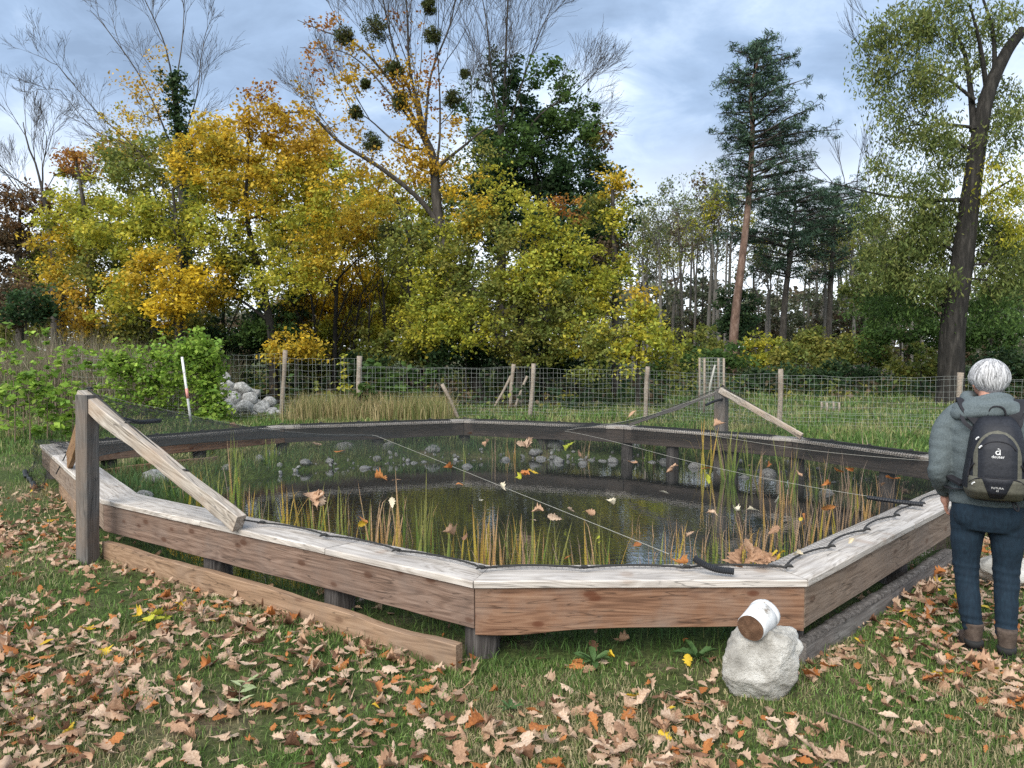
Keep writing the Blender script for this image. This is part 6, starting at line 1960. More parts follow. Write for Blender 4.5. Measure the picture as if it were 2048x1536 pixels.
# boots
for sx, foot, yawd, tip in ((-1, (-.052, -.02, 0), 14, 0), (1, (.112, -.055, 0), -6, 0)):
    Rz = Matrix.Rotation(math.radians(yawd), 3, "Z")
    def tr(VF):
        return [tuple(Rz @ Vector(v) + Vector(foot)) for v in VF[0]], VF[1]
    up = fused("boot_upper", [tr(rings([(0, .01, .022, .043, .06), (0, .015, .06, .044, .055), (0, .005, .11, .048, .052), (0, 0, .165, .054, .056)])), tr(limb([(0, .03, .045), (0, .10, .04), (0, .165, .032)], [.046, .044, .034]))], .008, 4, .003)
    bt = obj("boot", up, M["boot"], person)
    V, F = [], []
    outl = [(-.036, -.055), (-.045, -.02), (-.040, .05), (-.050, .12), (-.040, .185), (0, .207), (.040, .185), (.050, .12), (.040, .05), (.045, -.02), (.036, -.055), (0, -.068)]
    for z, e in ((.0, 1.0), (.018, 1.04), (.028, 1.0)):
        V += [tuple(Rz @ Vector((x * e, y * e, z)) + Vector(foot)) for x, y in outl]
    k = len(outl)
    for i in range(2):
        F += [(i * k + j, (i + 1) * k + j, (i + 1) * k + (j + 1) % k, i * k + (j + 1) % k) for j in range(k)]
    F += [tuple(range(k)), tuple(2 * k + j for j in reversed(range(k)))]
    obj("sole", mesh_py("sole", V, F), M["sole"], bt)
    V, F = rings([(0, -.012, .03, .046, .052), (0, -.012, .062, .050, .058), (0, -.010, .068, .047, .054)], 20)
    obj("heel_cap", mesh_py("heel_cap", *tr((V, F)), smooth=True), M["sole"], bt)

# hair: a full cap plus combed locks
def hair_r(v):
    """outer shape of the hair in head coordinates for direction v"""
    return Vector((v.x * .104, v.y * .114 - .012, v.z * .110 + .004))


V, F = ball((0, 0, 0), (1, 1, 1), 4)
keepv = {}
HV, HF = [], []
for i, v in enumerate(V):
    v = Vector(v)
    lim = -.86 if v.y < .0 else -.15 + .9 * v.y
    if v.z >= lim - .05:
        nb = .006 * math.sin(v.x * 26 + 4 * v.z) + .004 * math.sin(v.x * 60 + v.y * 20)
        keepv[i] = len(HV)
        sq = 1 - .52 * max(0, -v.z) ** 1.3
        p = hair_r(v) * (1 + nb * 3); p.x *= sq
        HV.append(hd(*p))
for f in F:
    if all(i in keepv for i in f): HF.append(tuple(keepv[i] for i in f))
LV, LF, LC = [], [], []
rr = random.Random(3)
crown = Vector((.10, -.10, 1)).normalized()
for s in range(3400):
    th0 = rr.uniform(.05, 1.75); ph = rr.uniform(0, 2 * math.pi)
    ax1 = crown.orthogonal().normalized(); ax2 = crown.cross(ax1)
    v = crown * math.cos(th0) + (ax1 * math.cos(ph) + ax2 * math.sin(ph)) * math.sin(th0)
    if v.y > .55 and v.z < .45: continue
    q = v.copy(); pts = []
    L = rr.uniform(.55, 1.15)
    wob, lift = rr.gauss(0, .18), rr.uniform(-.004, .022)
    n_ = 7
    for i in range(n_):
        t = i / (n_ - 1)
        c = hair_r(q) * (1.008 + lift * (1 - .4 * t) + .012 * math.sin(ph * 9 + t * 3))
        c.x *= 1 - .52 * max(0, -q.z) ** 1.3
        pts.append(c)
        g = (q - crown * q.dot(crown)).normalized()
        side = q.cross(g)
        q = (q + (g * .5 + Vector((0, 0, -.75)) + side * wob) * L / n_).normalized()
        if q.z < -.80: q = Vector((q.x, q.y, -.80)).normalized()
    sd = (pts[1] - pts[0]).cross(pts[0]).normalized() * rr.uniform(.0011, .0030)
    b0 = len(LV)
    tone = rr.choice((.60, .52, .44, .36, .25, .15))
    for i, c in enumerate(pts):
        w = sd * (1 - (i / n_) ** 2)
        LV += [hd(*(c - w)), hd(*(c + w))]
    for i in range(n_ - 1):
        LF.append((b0 + i * 2, b0 + i * 2 + 1, b0 + i * 2 + 3, b0 + i * 2 + 2)); LC.append((tone, tone, tone * 1.03))
hv, hf = merge((HV, HF), (LV, LF))
hme = mesh_py("hair", hv, hf, True)
at_ = hme.attributes.new("tint", "FLOAT_COLOR", "FACE")
hc = np.ones((len(hf), 4), np.float32)
hc[:len(HF), :3] = (.36, .36, .38); hc[len(HF):, :3] = np.array(LC)
at_.data.foreach_set("color", hc.ravel())
obj("hair", hme, M["hair"], person)
# temple of the spectacles just showing at the left
tv, tf = tube([hd(-.079, .0, .005), hd(-.078, .05, .012), hd(-.066, .098, .014)], .003, 6)
obj("spectacles", mesh_py("spectacles", tv, tf), M["cord"], person)

# ---- backpack hanging on the shoulders
pack = tag(empty("backpack", (pbase.x, pbase.y, .86), math.radians(-29)), "black and olive hiking backpack worn by the walker", "backpack")
PKX, PKZ = .022, -.86      # centre offset; the parts are given in the walker's own frame
PWZ = [(.885, .10, .045), (.905, .132, .10), (.95, .152, .155), (1.02, .150, .170), (1.10, .138, .165), (1.18, .130, .150), (1.24, .122, .128), (1.29, .108, .100), (1.325, .088, .066), (1.345, .066, .035)]
pz = [a for a, _, _ in PWZ]; pw = [b_ for _, b_, _ in PWZ]; pd = [c for _, _, c in PWZ]


def pack_y(x, z, off=0.0):
    w, d_ = np.interp(z, pz, pw), np.interp(z, pz, pd)
    u = min(1.0, abs(x) / w)
    return -.125 - d_ * (1 - u ** 2.8) ** (1 / 2.8) - off


V, F = [], []
k = 28
for (z, w, d_) in [(zz, np.interp(zz, pz, pw), np.interp(zz, pz, pd)) for zz in np.linspace(.885, 1.345, 26)]:
    for j in range(k):
        a = 2 * math.pi * j / k
        cx, sy = math.cos(a), math.sin(a)
        x = math.copysign(abs(cx) ** (2 / 2.8), cx) * w
        y = -.125 - (math.copysign(abs(sy) ** (2 / 2.8), sy) * d_ if sy > 0 else sy * .012)
        V.append((PKX + x, y, z + PKZ))
for i in range(25):
    for j in range(k):
        F.append((i * k + j, (i + 1) * k + j, (i + 1) * k + (j + 1) % k, i * k + (j + 1) % k))
F += [tuple(range(k)), tuple(25 * k + j for j in reversed(range(k)))]
F = [tuple(reversed(f)) for f in F]
obj("main_body", mesh_py("main_body", V, F, True), M["pack_black"], pack)


def patch(name, z0, z1, xl, xr, off, mat, nz=16, nxx=14, lift=.006, label=None):
    """cloth panel lying on the curved front of the pack"""
    V, F = [], []
    for i in range(nz + 1):
        z = z0 + (z1 - z0) * i / nz
        a, b_ = xl(z), xr(z)
        for j in range(nxx + 1):
            t = j / nxx
            x = a + (b_ - a) * t
            e = min(t, 1 - t, i / nz, 1 - i / nz)
            V.append((PKX + x, pack_y(x, z, off + lift * min(1, e * 8)), z + PKZ))
    for i in range(nz):
        for j in range(nxx):
            q0 = i * (nxx + 1) + j
            F.append((q0, q0 + 1, q0 + nxx + 2, q0 + nxx + 1))
    o = obj(name, mesh_py(name, V, F, True), mat, pack)
    if label: o["label"] = label
    return o


hw = lambda z: float(np.interp(z, pz, pw))
arch = lambda z: .108 * math.sqrt(max(0.0, 1 - ((z - 1.12) / .155) ** 2)) if z > 1.12 else .108
# olive frame round the black front
patch("olive_arch", 1.02, 1.275, lambda z: -min(arch(z), hw(z) * .92), lambda z: min(arch(z), hw(z) * .92), .002, M["pack_olive"], 24, 20)
patch("front_panel", 1.01, 1.258, lambda z: -min(.93 * arch(min(z + .012, 1.2749)), .088 if z < 1.2 else 9), lambda z: min(.93 * arch(min(z + .012, 1.2749)), .088 if z < 1.2 else 9), .007, M["pack_black"], 24, 16)
patch("lower_pocket", .895, 1.03, lambda z: -hw(z) * .97, lambda z: hw(z) * .97, .006, M["pack_olive"], 14, 22, .012)
patch("lower_tongue", .915, 1.028, lambda z: -.030 - (z - .915) * .36, lambda z: .030 + (z - .915) * .36, .020, M["pack_black"], 10, 10)
patch("side_pocket", .96, 1.12, lambda z: -hw(z) * .999, lambda z: -hw(z) * .86, .012, M["pack_black"], 8, 5)
patch("side_pocket", .96, 1.12, lambda z: hw(z) * .86, lambda z: hw(z) * .999, .012, M["pack_black"], 8, 5)


def on_pack(pts, off, r, name, mat, k=6):
    P = [(PKX + x, pack_y(x, z, off), z + PKZ) for x, z in pts]
    V, F = tube(curve_pts(P, 5), r, k)
    return obj(name, mesh_py(name, V, F, True), mat, pack)


on_pack([(-.082, 1.175), (-.05, 1.208), (0, 1.220), (.05, 1.208), (.082, 1.175)], .014, .0032, "zipper", M["strap"])
on_pack([(-.125, .995), (-.09, 1.022), (-.03, 1.030), (.03, 1.030), (.09, 1.022), (.125, .995)], .014, .0035, "zipper", M["strap"])
for x, z in ((-.084, 1.180), (-.112, .985), (-.098, 1.222)):
    on_pack([(x, z), (x + .006, z + .010), (x + .013, z + .014)], .018, .0045, "zip_pull", M["print"])
on_pack([(-.128, .93), (-.06, .898), (0, .893), (.06, .898), (.13, .93)], .006, .006, "compression_cord", M["strap"])
on_pack([(-.105, 1.10), (-.125, 1.06), (-.130, 1.02)], .012, .004, "compression_cord", M["strap"])
on_pack([(.105, 1.10), (.125, 1.06), (.130, 1.02)], .012, .004, "compression_cord", M["strap"])
# carry handle, lower loop, straps
V, F = tube(curve_pts([(PKX - .045, -.15, 1.335 + PKZ), (PKX - .03, -.155, 1.385 + PKZ), (PKX, -.155, 1.397 + PKZ), (PKX + .03, -.155, 1.385 + PKZ), (PKX + .045, -.15, 1.335 + PKZ)], 6), .005, 6)
obj("carry_handle", mesh_py("carry_handle", V, F, True), M["strap"], pack)
V, F = tube(curve_pts([(PKX + .075, -.17, .905 + PKZ), (PKX + .088, -.185, .86 + PKZ), (PKX + .104, -.18, .845 + PKZ), (PKX + .106, -.175, .865 + PKZ), (PKX + .085, -.17, .895 + PKZ)], 5), .005, 6)
obj("lower_loop", mesh_py("lower_loop", V, F, True), M["strap"], pack)


def webbing(name, pts, w, th=.008, mat=None):
    C = curve_pts(pts, 6)
    V, F = [], []
    n = len(C)
    for i, p in enumerate(C):
        t = (C[min(i + 1, n - 1)] - C[max(i - 1, 0)]).normalized()
        sd = Vector((1, 0, 0)); sd = (sd - t * sd.dot(t)).normalized()
        up = sd.cross(t)
        for a, b_ in ((-1, -1), (1, -1), (1, 1), (-1, 1)):
            V.append(p + sd * a * w / 2 + up * b_ * th / 2)
    for i in range(n - 1):
        for j in range(4):
            F.append((i * 4 + j, i * 4 + (j + 1) % 4, (i + 1) * 4 + (j + 1) % 4, (i + 1) * 4 + j))
    F += [(3, 2, 1, 0), tuple((n - 1) * 4 + j for j in range(4))]
    return obj(name, mesh_py(name, V, F), mat or M["strap"], pack)


for sx in (-1, 1):
    webbing("shoulder_strap", [(PKX + sx * .07, -.14, 1.30 + PKZ), (sx * .115, -.115, 1.375 + PKZ), (sx * .135, -.03, 1.425 + PKZ), (sx * .135, .07, 1.39 + PKZ), (sx * .14, .125, 1.25 + PKZ), (sx * .17, .10, 1.08 + PKZ), (sx * .19, -.02, 1.0 + PKZ), (PKX + sx * .14, -.13, .96 + PKZ)], .058, .016)
    webbing("load_strap", [(PKX + sx * .085, -.16, 1.25 + PKZ), (sx * .13, -.15, 1.31 + PKZ), (sx * .14, -.09, 1.39 + PKZ)], .02, .004)
    webbing("hip_strap", [(PKX + sx * .14, -.14, .935 + PKZ), (sx * .185, -.08, .925 + PKZ), (sx * .205, .02, .92 + PKZ)], .03, .006)
V, F = merge(rings([(.185, -.175, 1.02 + PKZ, .050, .045), (.19, -.17, .96 + PKZ, .058, .05), (.192, -.168, .91 + PKZ, .05, .044), (.192, -.165, .895 + PKZ, .03, .03)], 18))
obj("bottle_pouch", mesh_py("bottle_pouch", V, F, True), M["pack_black"], pack)
V, F = tube(curve_pts([(.155, -.22, 1.16 + PKZ), (.162, -.225, 1.178 + PKZ), (.176, -.225, 1.176 + PKZ), (.182, -.222, 1.16 + PKZ), (.188, -.22, 1.138 + PKZ)], 6), .004, 6)
obj("hanging_loop", mesh_py("hanging_loop", V, F, True), M["mint"], pack)
V, F = rings([(.185, -.222, 1.122 + PKZ, .024, .016), (.185, -.222, 1.128 + PKZ, .027, .018), (.185, -.222, 1.138 + PKZ, .024, .016)], 18)
obj("mint_tag", mesh_py("mint_tag", V, F, True), M["mint"], pack)


def lettering(name, body_, size, x, z, off):
    cu = bpy.data.curves.new("tmp_text", "FONT")
    cu.body = body_; cu.size = size; cu.align_x = "CENTER"; cu.extrude = .0004
    o = bpy.data.objects.new("tmp_text", cu); COL.objects.link(o)
    dg = bpy.context.evaluated_depsgraph_get(); dg.update()
    me = bpy.data.meshes.new_from_object(o.evaluated_get(dg))
    bpy.data.objects.remove(o)
    for v in me.vertices:
        lx, lz, ly = v.co.x, v.co.y, v.co.z
        v.co = Vector((PKX + x + lx, pack_y(x + lx, z + lz, off + ly), z + lz + PKZ))
    me.name = name
    for p in me.polygons: p.use_smooth = False
    obj(name, me, M["print"], pack)


lettering("brand_lettering", "deuter", .0215, 0.0, 1.135, .0145)
lettering("size_lettering", "FUTURA", .0145, 0.0, .975, .0275)
lettering("size_lettering", "22", .0125, 0.0, .961, .0275)
# emblem: a ring open above with an upright stroke, like the printed sign
V, F = [], []
n_ = 22
for i in range(n_ + 1):
    a = math.radians(60 + 285 * i / n_)
    for r_ in (.0062, .0112):
        x, z = r_ * math.cos(a) - .001, 1.163 + r_ * math.sin(a)
        V.append((PKX + x, pack_y(x, z, .0150), z + PKZ))
for i in range(n_):
    F.append((i * 2, i * 2 + 1, i * 2 + 3, i * 2 + 2))
b0 = len(V)
for x, z in ((.006, 1.153), (.0105, 1.151), (.0105, 1.178), (.006, 1.182), (-.002, 1.181), (-.002, 1.185), (.0035, 1.185)):
    V.append((PKX + x, pack_y(x, z, .0152), z + PKZ))
F += [(b0, b0 + 1, b0 + 2, b0 + 3), (b0 + 3, b0 + 6, b0 + 5, b0 + 4)]
obj("emblem", mesh_py("emblem", V, F), M["print"], pack)


# ------------------------------------------------------------------ fallen leaves
def oak_leaf(name, seed, curl=.6):
    rr = random.Random(seed)
    st = [(0, .003), (.13, .004), (.20, .03), (.30, .13), (.37, .085), (.48, .24), (.55, .155), (.66, .31), (.73, .20), (.84, .28), (.91, .17), (.99, .13), (1.04, .0)]
    V, F = [], []
    n = len(st)
    ca, cb = rr.uniform(-.5, .9) * curl, rr.uniform(.2, 1.0) * curl * rr.choice((1, 1, -1))
    tw = rr.uniform(-.8, .8) * curl
    for i, (t, w) in enumerate(st):
        wl, wr = w * rr.uniform(.8, 1.2), w * rr.uniform(.8, 1.2)
        zc = ca * (t - .5) ** 2 * 1.1
        el = cb * (1 + .6 * math.sin(t * 7 + seed)); er = cb * (1 + .6 * math.cos(t * 6 + seed))
        tz = tw * (t - .5)
        for side, ww, e in ((-1, wl, el), (-.5, wl * .5, el * .5), (0, 0, 0), (.5, wr * .5, er * .5), (1, wr, er)):
            y = math.copysign(ww, side) if side else 0.0
            lob = .05 * w if abs(side) == 1 else 0
            z = zc + abs(y) * e + y * tz + (rr.uniform(-.012, .012) if ww > .03 else 0)
            V.append((t - .5 + lob * rr.uniform(-1, 1), y, z))
    for i in range(n - 1):
        for j in range(4):
            F.append((i * 5 + j, i * 5 + j + 1, (i + 1) * 5 + j + 1, (i + 1) * 5 + j))
    return V, F


LEAFM = {
    "pale": plain_leaf("pale pinkish tan oak leaf", [(.25, (.30, .19, .12)), (.5, (.50, .35, .245)), (.75, (.66, .51, .385))]),
    "tan": plain_leaf("light brown oak leaf", [(.25, (.24, .135, .08)), (.5, (.41, .245, .15)), (.75, (.53, .35, .23))]),
    "orange": plain_leaf("orange brown oak leaf", [(.25, (.24, .085, .028)), (.5, (.42, .155, .045)), (.75, (.52, .235, .08))]),
    "brown": plain_leaf("dark brown oak leaf", [(.25, (.10, .05, .03)), (.5, (.185, .095, .055)), (.75, (.27, .15, .09))]),
    "yellow": plain_leaf("yellow leaf", [(.25, (.42, .26, .025)), (.5, (.62, .42, .035)), (.75, (.56, .46, .06))]),
    "lime": plain_leaf("yellow green leaf", [(.25, (.19, .24, .025)), (.5, (.34, .36, .035)), (.75, (.48, .42, .04))]),
    "cream": plain_leaf("cream dry leaf", [(.25, (.50, .42, .29)), (.5, (.66, .58, .43)), (.75, (.74, .68, .55))]),
}
LEAF_VF = []
for s in range(14):
    v_, f_ = oak_leaf("leaf", s, (.35, .6, .9, 1.35, .5)[s % 5])
    ky = (1.0, .72, .85, 1.1, .62, .9, .8)[s % 7]
    bend_ = (0, .25, -.2, .4, 0, -.3, .15)[s % 7]
    LEAF_VF.append(([(x, y * ky + bend_ * x * x * .5, z) for x, y, z in v_], f_))
LEAF_ME = {}
for kk, mt in LEAFM.items():
    for s in range(14):
        me = mesh_py("fallen_leaf", *LEAF_VF[s], smooth=True)
        me.materials.append(mt)
        LEAF_ME[kk, s] = me


MARKS = [(bp_.x, bp_.y, "near the boulder with the log"), (*G(490, 1392).xy, "near the pale green ash sprig"), (*G(305, 1256).xy, "near the yellow green leaf bunch"),
         (*G(1750, 1480).xy, "near the long fallen twig"), (*G(1385, 1405).xy, "near the thin twig before the boulder"), (pbase.x, pbase.y, "near the walker's boots"), (*G(935, 1350).xy, "near the front corner post"),
         (*G(310, 1430).xy, "near the short pale twig"), (*G(650, 1290).xy, "along the middle of the long tan board"), (*G(300, 1170).xy, "along the far end of the long tan board"), (*G(850, 1350).xy, "along the near end of the tan board"),
         (*G(1720, 1280).xy, "along the grey weathered board"), (*G(170, 1160).xy, "at the foot of the tall front post"), (*G(60, 1080).xy, "on the grass left of the tall front post"), (*G(620, 1475).xy, "near the tiny weed on the near lawn"),
         (*G(1020, 1420).xy, "near the small weed before the corner post"), (*G(1190, 1330).xy, "near the rosette weed below the bench"), (*G(900, 1500).xy, "on the lawn between the two small weeds"), (*G(1200, 1500).xy, "on the nearest lawn at the picture's bottom middle"), (*G(1560, 1510).xy, "on the nearest lawn below the boulder"),
         (*G(1980, 1450).xy, "on the lawn in front of the walker"), (*G(80, 1500).xy, "in the near left corner of the lawn"), (*G(80, 1330).xy, "at the lawn's left edge")]


def leaf_zone(x, y):
    return min(MARKS, key=lambda m_: (m_[0] - x) ** 2 + (m_[1] - y) ** 2)[2]


LOOK = {"pale": "pale tan curled oak leaf", "tan": "light brown oak leaf", "orange": "orange brown oak leaf", "brown": "dark brown crumpled oak leaf", "yellow": "yellow fallen leaf"}
cand = []
n = 36000
th = RNG.uniform(-.68, .68, n)
d = np.sqrt(RNG.uniform(2.4 ** 2, 11.0 ** 2, n))
X, Y = np.sin(th) * d, np.cos(th) * d
ins = inside(OUTA, X, Y)
cl = vnoise(X * 1.5 + 9, Y * 1.5, 41) + .7 * vnoise(X * 4, Y * 4, 42)
left = np.clip((-X - .5) / 1.5, 0, 1) * (Y > 3.3)
rightb = np.clip((X - 1.9) / .5, 0, 1)
near = np.clip((4.0 - Y) / .8, 0, 1)
dens = np.clip(.32 + .45 * cl + .28 * left + .30 * rightb + .20 * near, .03, .95) * np.clip(1.75 - d / 7.5, .25, 1)
dens = np.where(ins, dens * .10 * (pond_r(X, Y) > 1.1), dens)
dens = np.where((X > -.4) & (X < 1.6) & (Y > 3.55) & ~ins, dens * .45, dens)
ok = (RNG.random(n) < dens * 1.0) & (np.abs(X) < .72 * Y + .3)
X, Y = X[ok], Y[ok]
bx, by = bp_.x, bp_.y
ok = (np.hypot(X - bx, Y - by) > .2) & (np.hypot(X - pbase.x, Y - pbase.y) > .12)
X, Y = X[ok], Y[ok]
kinds = RNG.choice(["pale", "tan", "orange", "brown", "yellow"], len(X), p=[.46, .30, .11, .12, .01])
sizes = .046 + .080 * RNG.random(len(X)) ** 1.3
order = np.argsort(-sizes / np.hypot(X, Y))
vis = [i for i in order if abs(X[i]) < .68 * Y[i] and Y[i] > 2.95]
first = set(vis[:300])
batch = {k: [] for k in LOOK}
for i in range(len(X)):
    z = float(ground_z(X[i], Y[i])) + RNG.uniform(.006, .042)
    e = Euler((RNG.normal() * .30, RNG.normal() * .30, RNG.uniform(0, 6.28)))
    if RNG.random() < .3: e.x += math.pi
    s = int(RNG.integers(0, 14)); kk = str(kinds[i]); sz = float(sizes[i])
    if i in first:
        o = obj("fallen_leaf", LEAF_ME[kk, s], None, None, (X[i], Y[i], z), e, sz)
        tag(o, ("large " if sz > .1 else "") + LOOK[kk] + " " + leaf_zone(X[i], Y[i]), "leaf", "oak leaves fallen on the lawn")
    else:
        R = np.array(e.to_matrix()) * sz
        batch[kk].append(np.array([tuple(v) for i5, v in enumerate(LEAF_VF[s][0]) if i5 % 5 in (0, 2, 4)]) @ R.T + np.array((X[i], Y[i], z)))
VV, FF, mi = [], [], []
rows = len(LEAF_VF[0][0]) // 5; nv = rows * 3
fq = np.array([(i * 3 + j, i * 3 + j + 1, (i + 1) * 3 + j + 1, (i + 1) * 3 + j) for i in range(rows - 1) for j in range(2)])
c = 0
for m_i, kk in enumerate(LOOK):
    for v in batch[kk]:
        VV.append(v); FF.append(fq + c); c += nv; mi.append(np.full(len(fq), m_i, np.int32))
me = mesh_np("leaf_litter", np.concatenate(VV), np.concatenate(FF), True)
for kk in LOOK: me.materials.append(LEAFM[kk])
me.polygons.foreach_set("material_index", np.concatenate(mi))
tag(obj("leaf_litter", me), "scattered smaller fallen oak leaves covering the lawn", "leaf litter", kind="stuff")


# leaves lying on the net
NETL = [(630, 1003, 44, "pale", "big bunch of pinkish oak leaves on the net in the middle left", 4), (1065, 952, 34, "orange", "bright orange leaf bunch on the net at the pond's centre", 4), (1040, 952, 20, "lime", "pale green leaf beside the bright orange bunch on the net", 1), (765, 957, 26, "orange", "orange oak leaf on the net right of the leaf bunch", 1), (790, 960, 18, "tan", "brown leaf beside an orange leaf on the net", 1), (676, 902, 22, "orange", "orange red leaf on the net above a bank stone", 1), (632, 889, 20, "pale", "brown and pale leaf on the far left part of the net", 1), (718, 1050, 30, "orange", "orange leaf caught among the front left reeds", 2), (895, 1065, 26, "tan", "pinkish leaf hooked on reeds behind the bench", 1), (932, 1072, 22, "brown", "dark reddish leaf hooked on reeds at the bench corner", 1),
        (785, 1008, 18, "cream", "small cream leaf on the net between front reeds", 1), (960, 1000, 14, "cream", "tiny white leaf on the dark centre of the net", 1), (1006, 978, 16, "cream", "cream leaf lying on the pale tension cord", 1), (1072, 1022, 20, "tan", "pinkish leaf below the orange bunch", 1), (1068, 1040, 18, "pale", "pinkish leaf hanging under another on the net", 1), (1113, 1035, 24, "pale", "reddish pink leaf right of the pair on the net", 1), (1143, 1022, 18, "pale", "pinkish leaf caught on the cord", 1), (1178, 1024, 18, "tan", "pinkish leaf right of the cord", 1), (1218, 1003, 16, "cream", "small cream leaf right of the net's centre", 1), (1272, 1090, 20, "orange", "orange brown leaf over the bright reflection", 1), (1135, 1115, 20, "orange", "orange leaf close behind the front bench", 1), (1376, 1076, 28, "pale", "large pale leaf over the bright reflection's right side", 2), (1356, 1125, 26, "orange", "orange leaf beside the front black hose", 1),
        (1520, 1122, 56, "tan", "large pile of pinkish leaves at the bench's right corner", 6), (1556, 1118, 28, "yellow", "bright yellow flower-like leaf tuft at the bench's right corner", 3), (1345, 940, 28, "tan", "row of reddish leaves on the far net under the cattails", 3), (1415, 962, 22, "lime", "pale green leaf on the far net right of centre", 1), (1415, 935, 16, "orange", "small orange leaf by the far stones", 1), (1441, 848, 18, "tan", "reddish leaf on the net at the far tall post", 1), (1263, 829, 18, "tan", "pinkish leaf on the net beside the far rail", 1), (1157, 909, 20, "tan", "brownish pink leaf right of the tallest stone", 1), (1140, 890, 24, "lime", "yellow green leaf above the tallest stone", 1), (1045, 892, 26, "pale", "pale pink leaf cluster left of the tallest stone", 3), (975, 884, 18, "tan", "pinkish leaf on the far net above brown reeds", 1), (938, 866, 18, "brown", "grey brown leaf lying on the far bench edge", 1), (1680, 942, 24, "orange", "curled orange leaf before the far right bench", 2), (1790, 958, 22, "orange", "bright orange leaf below the far right bench post", 1), (1660, 1014, 22, "orange", "orange leaf on the right part of the net", 1), (1650, 970, 15, "orange", "small red brown leaf beside the right stone", 1), (1765, 970, 14, "tan", "small leaf left of the bright orange leaf", 1), (1555, 1000, 20, "cream", "pale pink leaf at the net's right middle", 1), (1510, 1020, 20, "cream", "cream leaf on the net right of the cattails", 1), (1475, 1022, 20, "cream", "cream leaf left of another cream leaf", 1), (1420, 1030, 24, "pale", "pale brown leaf strip on the net", 2), (1600, 1042, 26, "orange", "orange brown leaves before the right reeds", 2), (1545, 1062, 22, "tan", "hanging pinkish leaf near the leaf pile", 1), (1262, 925, 16, "tan", "small brown leaf by the far stones", 1), (922, 968, 18, "orange", "dark orange leaf left of the cord", 1), (893, 935, 16, "orange", "small orange leaf on the pale cord", 1), (1330, 985, 16, "cream", "small cream leaf over the dark water", 1), (472, 853, 18, "tan", "pink leaf where the net meets the far left bench", 1), (1536, 930, 16, "orange", "orange leaf on the white bank stone", 1), (1700, 1085, 14, "cream", "small cream leaf by the right bench", 1), (1600, 1108, 18, "cream", "pale leaf right of the yellow tuft", 1), (1205, 1085, 14, "lime", "drooping lime leaf on reeds behind the bench", 2), (1500, 930, 14, "tan", "small reddish leaf among the right reeds", 1), (1595, 945, 14, "tan", "small reddish leaf by the right bank stone", 1)]
for i, (px, py, wpx, kk, lab, cnt) in enumerate(NETL):
    p = on_net(px, py, .02)
    sz = 1.3 * wpx * p.y / FPX * (1.0 if cnt == 1 else .75)
    if cnt == 1:
        o = obj("net_leaf", LEAF_ME[kk, i % 10], None, None, p, (RNG.normal() * .5 + .35, RNG.normal() * .4, RNG.uniform(0, 6.28)), sz * 1.1)
        tag(o, lab, "leaf", "leaves caught on the net")
    else:
        root = tag(empty("leaf_bunch", p), lab, "leaf bunch", "leaves caught on the net")
        for b_ in range(cnt):
            kb = kk if RNG.random() < .75 else {"pale": "tan", "tan": "pale", "orange": "yellow", "lime": "yellow"}.get(kk, kk)
            obj("leaf", LEAF_ME[kb, (i + b_ * 3) % 10], None, root, (RNG.normal() * sz * .35, RNG.normal() * sz * .2, .008 + .03 * RNG.random()), (RNG.normal() * .7 + .5, RNG.normal() * .5, RNG.uniform(0, 6.28)), sz * RNG.uniform(.8, 1.15))

# things on the lawn that stand out
def sprig(label, px, py, n_, L, leafL, kk, width=.34):
    p = G(px, py); p.z = float(ground_z(p.x, p.y)) + .03
    root = tag(empty("leaf_sprig", p, RNG.uniform(0, 6)), label, "leaf sprig")
    stem = curve_pts([(-L / 2, 0, 0), (0, L * .08, .02), (L / 2, L * .02, .0)], 6)
    V, F = tube(stem, .0022, 5)
    obj("stalk", mesh_py("stalk", V, F), M["twig"], root)
    me = mesh_py("leaflet", [(0, 0, 0), (.3, width / 2, .05), (.7, width * .4, .06), (1, 0, 0), (.7, -width * .4, .06), (.3, -width / 2, .05), (.5, 0, 0)], [(0, 6, 1), (1, 6, 2), (2, 6, 3), (3, 6, 4), (4, 6, 5), (5, 6, 0)], True)
    me.materials.append(LEAFM[kk] if kk != "ash" else M["ashleaf"])
    for i in range(n_):
        q_ = stem[min(len(stem) - 1, int(len(stem) * (i // 2 + .6) / (n_ / 2)))]
        s = 1 if i % 2 else -1
        obj("leaflet", me, None, root, q_, (RNG.normal() * .3, RNG.normal() * .15, s * RNG.uniform(.7, 1.2)), leafL * RNG.uniform(.8, 1.1))


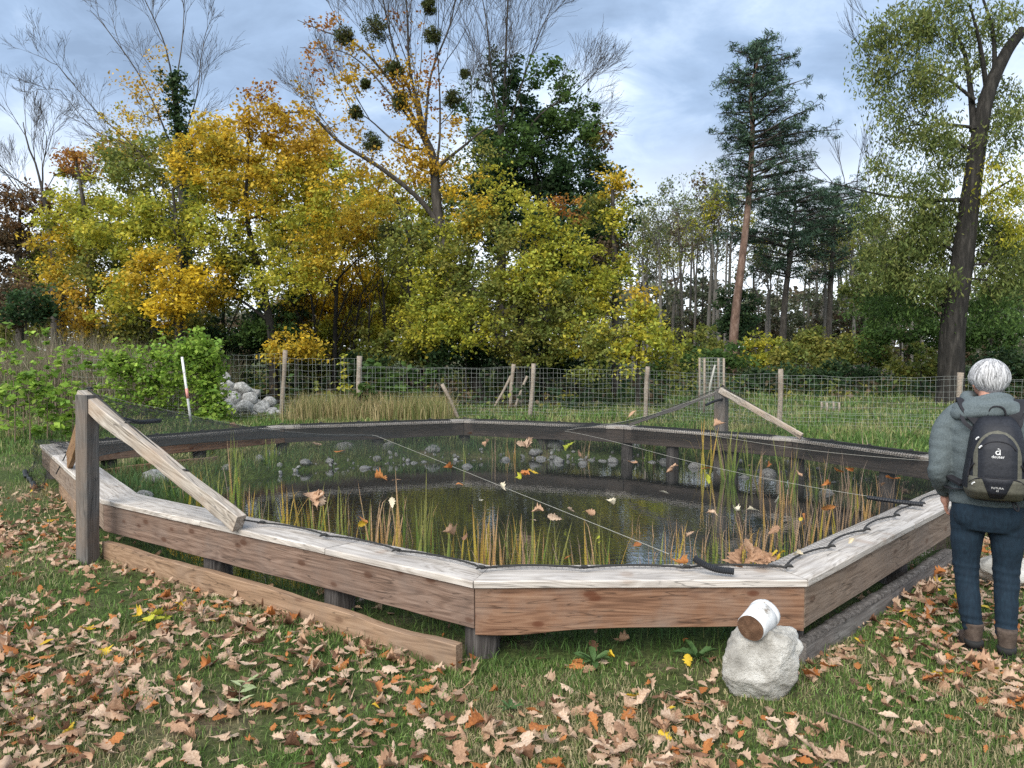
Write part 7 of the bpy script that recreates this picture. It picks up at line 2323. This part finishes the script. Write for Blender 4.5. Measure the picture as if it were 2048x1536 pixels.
M["ashleaf"] = plain_leaf("pale green ash leaf", [(.25, (.22, .28, .12)), (.5, (.36, .42, .22)), (.75, (.48, .52, .30))])
sprig("pale green ash leaf sprig on the lawn at the near left", 490, 1392, 9, .26, .085, "ash")
p = G(305, 1256)
root = tag(empty("leaf_bunch", (p.x, p.y, .04)), "bright yellow green oak leaf bunch on the grass at left", "leaf bunch")
for b_ in range(6):
    obj("leaf", LEAF_ME["lime" if b_ % 3 else "yellow", b_], None, root, (RNG.normal() * .05, RNG.normal() * .03, .01 + .02 * b_ / 3), (RNG.normal() * .6 + .3, RNG.normal() * .4, RNG.uniform(0, 6)), .11)


def stick(label, pts, r):
    P = [G(px, py) for px, py in pts]
    o = P[0].copy(); o.z = float(ground_z(o.x, o.y))
    C = curve_pts([Vector((q_.x - o.x, q_.y - o.y, .022 + .018 * math.sin(i * 2.0))) for i, q_ in enumerate(P)], 5)
    V, F = tube(C, list(np.linspace(r, r * .4, len(C))), 6)
    tag(obj("stick", mesh_py("stick", V, F, True), M["twig"], loc=o), label, "stick")


stick("long thin fallen twig on the lawn at the near right", [(1650, 1440), (1720, 1475), (1790, 1500), (1850, 1500)], .007)
stick("short pale twig sticking out of the leaves at near left", [(300, 1420), (315, 1400), (322, 1425), (318, 1445)], .005)
stick("thin fallen twig on the lawn in front of the boulder", [(1330, 1395), (1375, 1420), (1440, 1415)], .004)
# broad-leaved weeds in the grass under the bench
wm = mesh_py("weed_leaf", [(0, 0, 0), (.3, .13, .16), (.75, .14, .20), (1, 0, .10), (.75, -.14, .20), (.3, -.13, .16), (.5, 0, .14)], [(0, 6, 1), (1, 6, 2), (2, 6, 3), (3, 6, 4), (4, 6, 5), (5, 6, 0)], True)
wm.materials.append(plain_leaf("weed leaf green", [(.25, (.035, .075, .022)), (.5, (.06, .12, .035)), (.75, (.10, .16, .06))]))
for px, py, s, lab in ((1188, 1330, .12, "rosette weed in the grass below the front bench"), (1395, 1325, .13, "long leaved weed in the grass left of the boulder"), (1030, 1275, .14, "bluish green weed behind the front corner post"), (820, 1205, .10, "small weed under the left bench boards"), (1690, 1240, .11, "weed behind the grey waney board"), (1020, 1420, .07, "small weed on the lawn in front of the corner post"), (620, 1475, .06, "tiny weed on the near lawn")):
    p = G(px, py); p.z = float(ground_z(p.x, p.y)) + .01
    root = tag(empty("weed_plant", p), lab, "weed", "broad leaved weeds in the lawn")
    for b_ in range(8):
        obj("leaf", wm, None, root, (0, 0, 0), (RNG.normal() * .2, -RNG.uniform(.0, .5), b_ * .785 + RNG.normal() * .2), s * RNG.uniform(.7, 1.1))
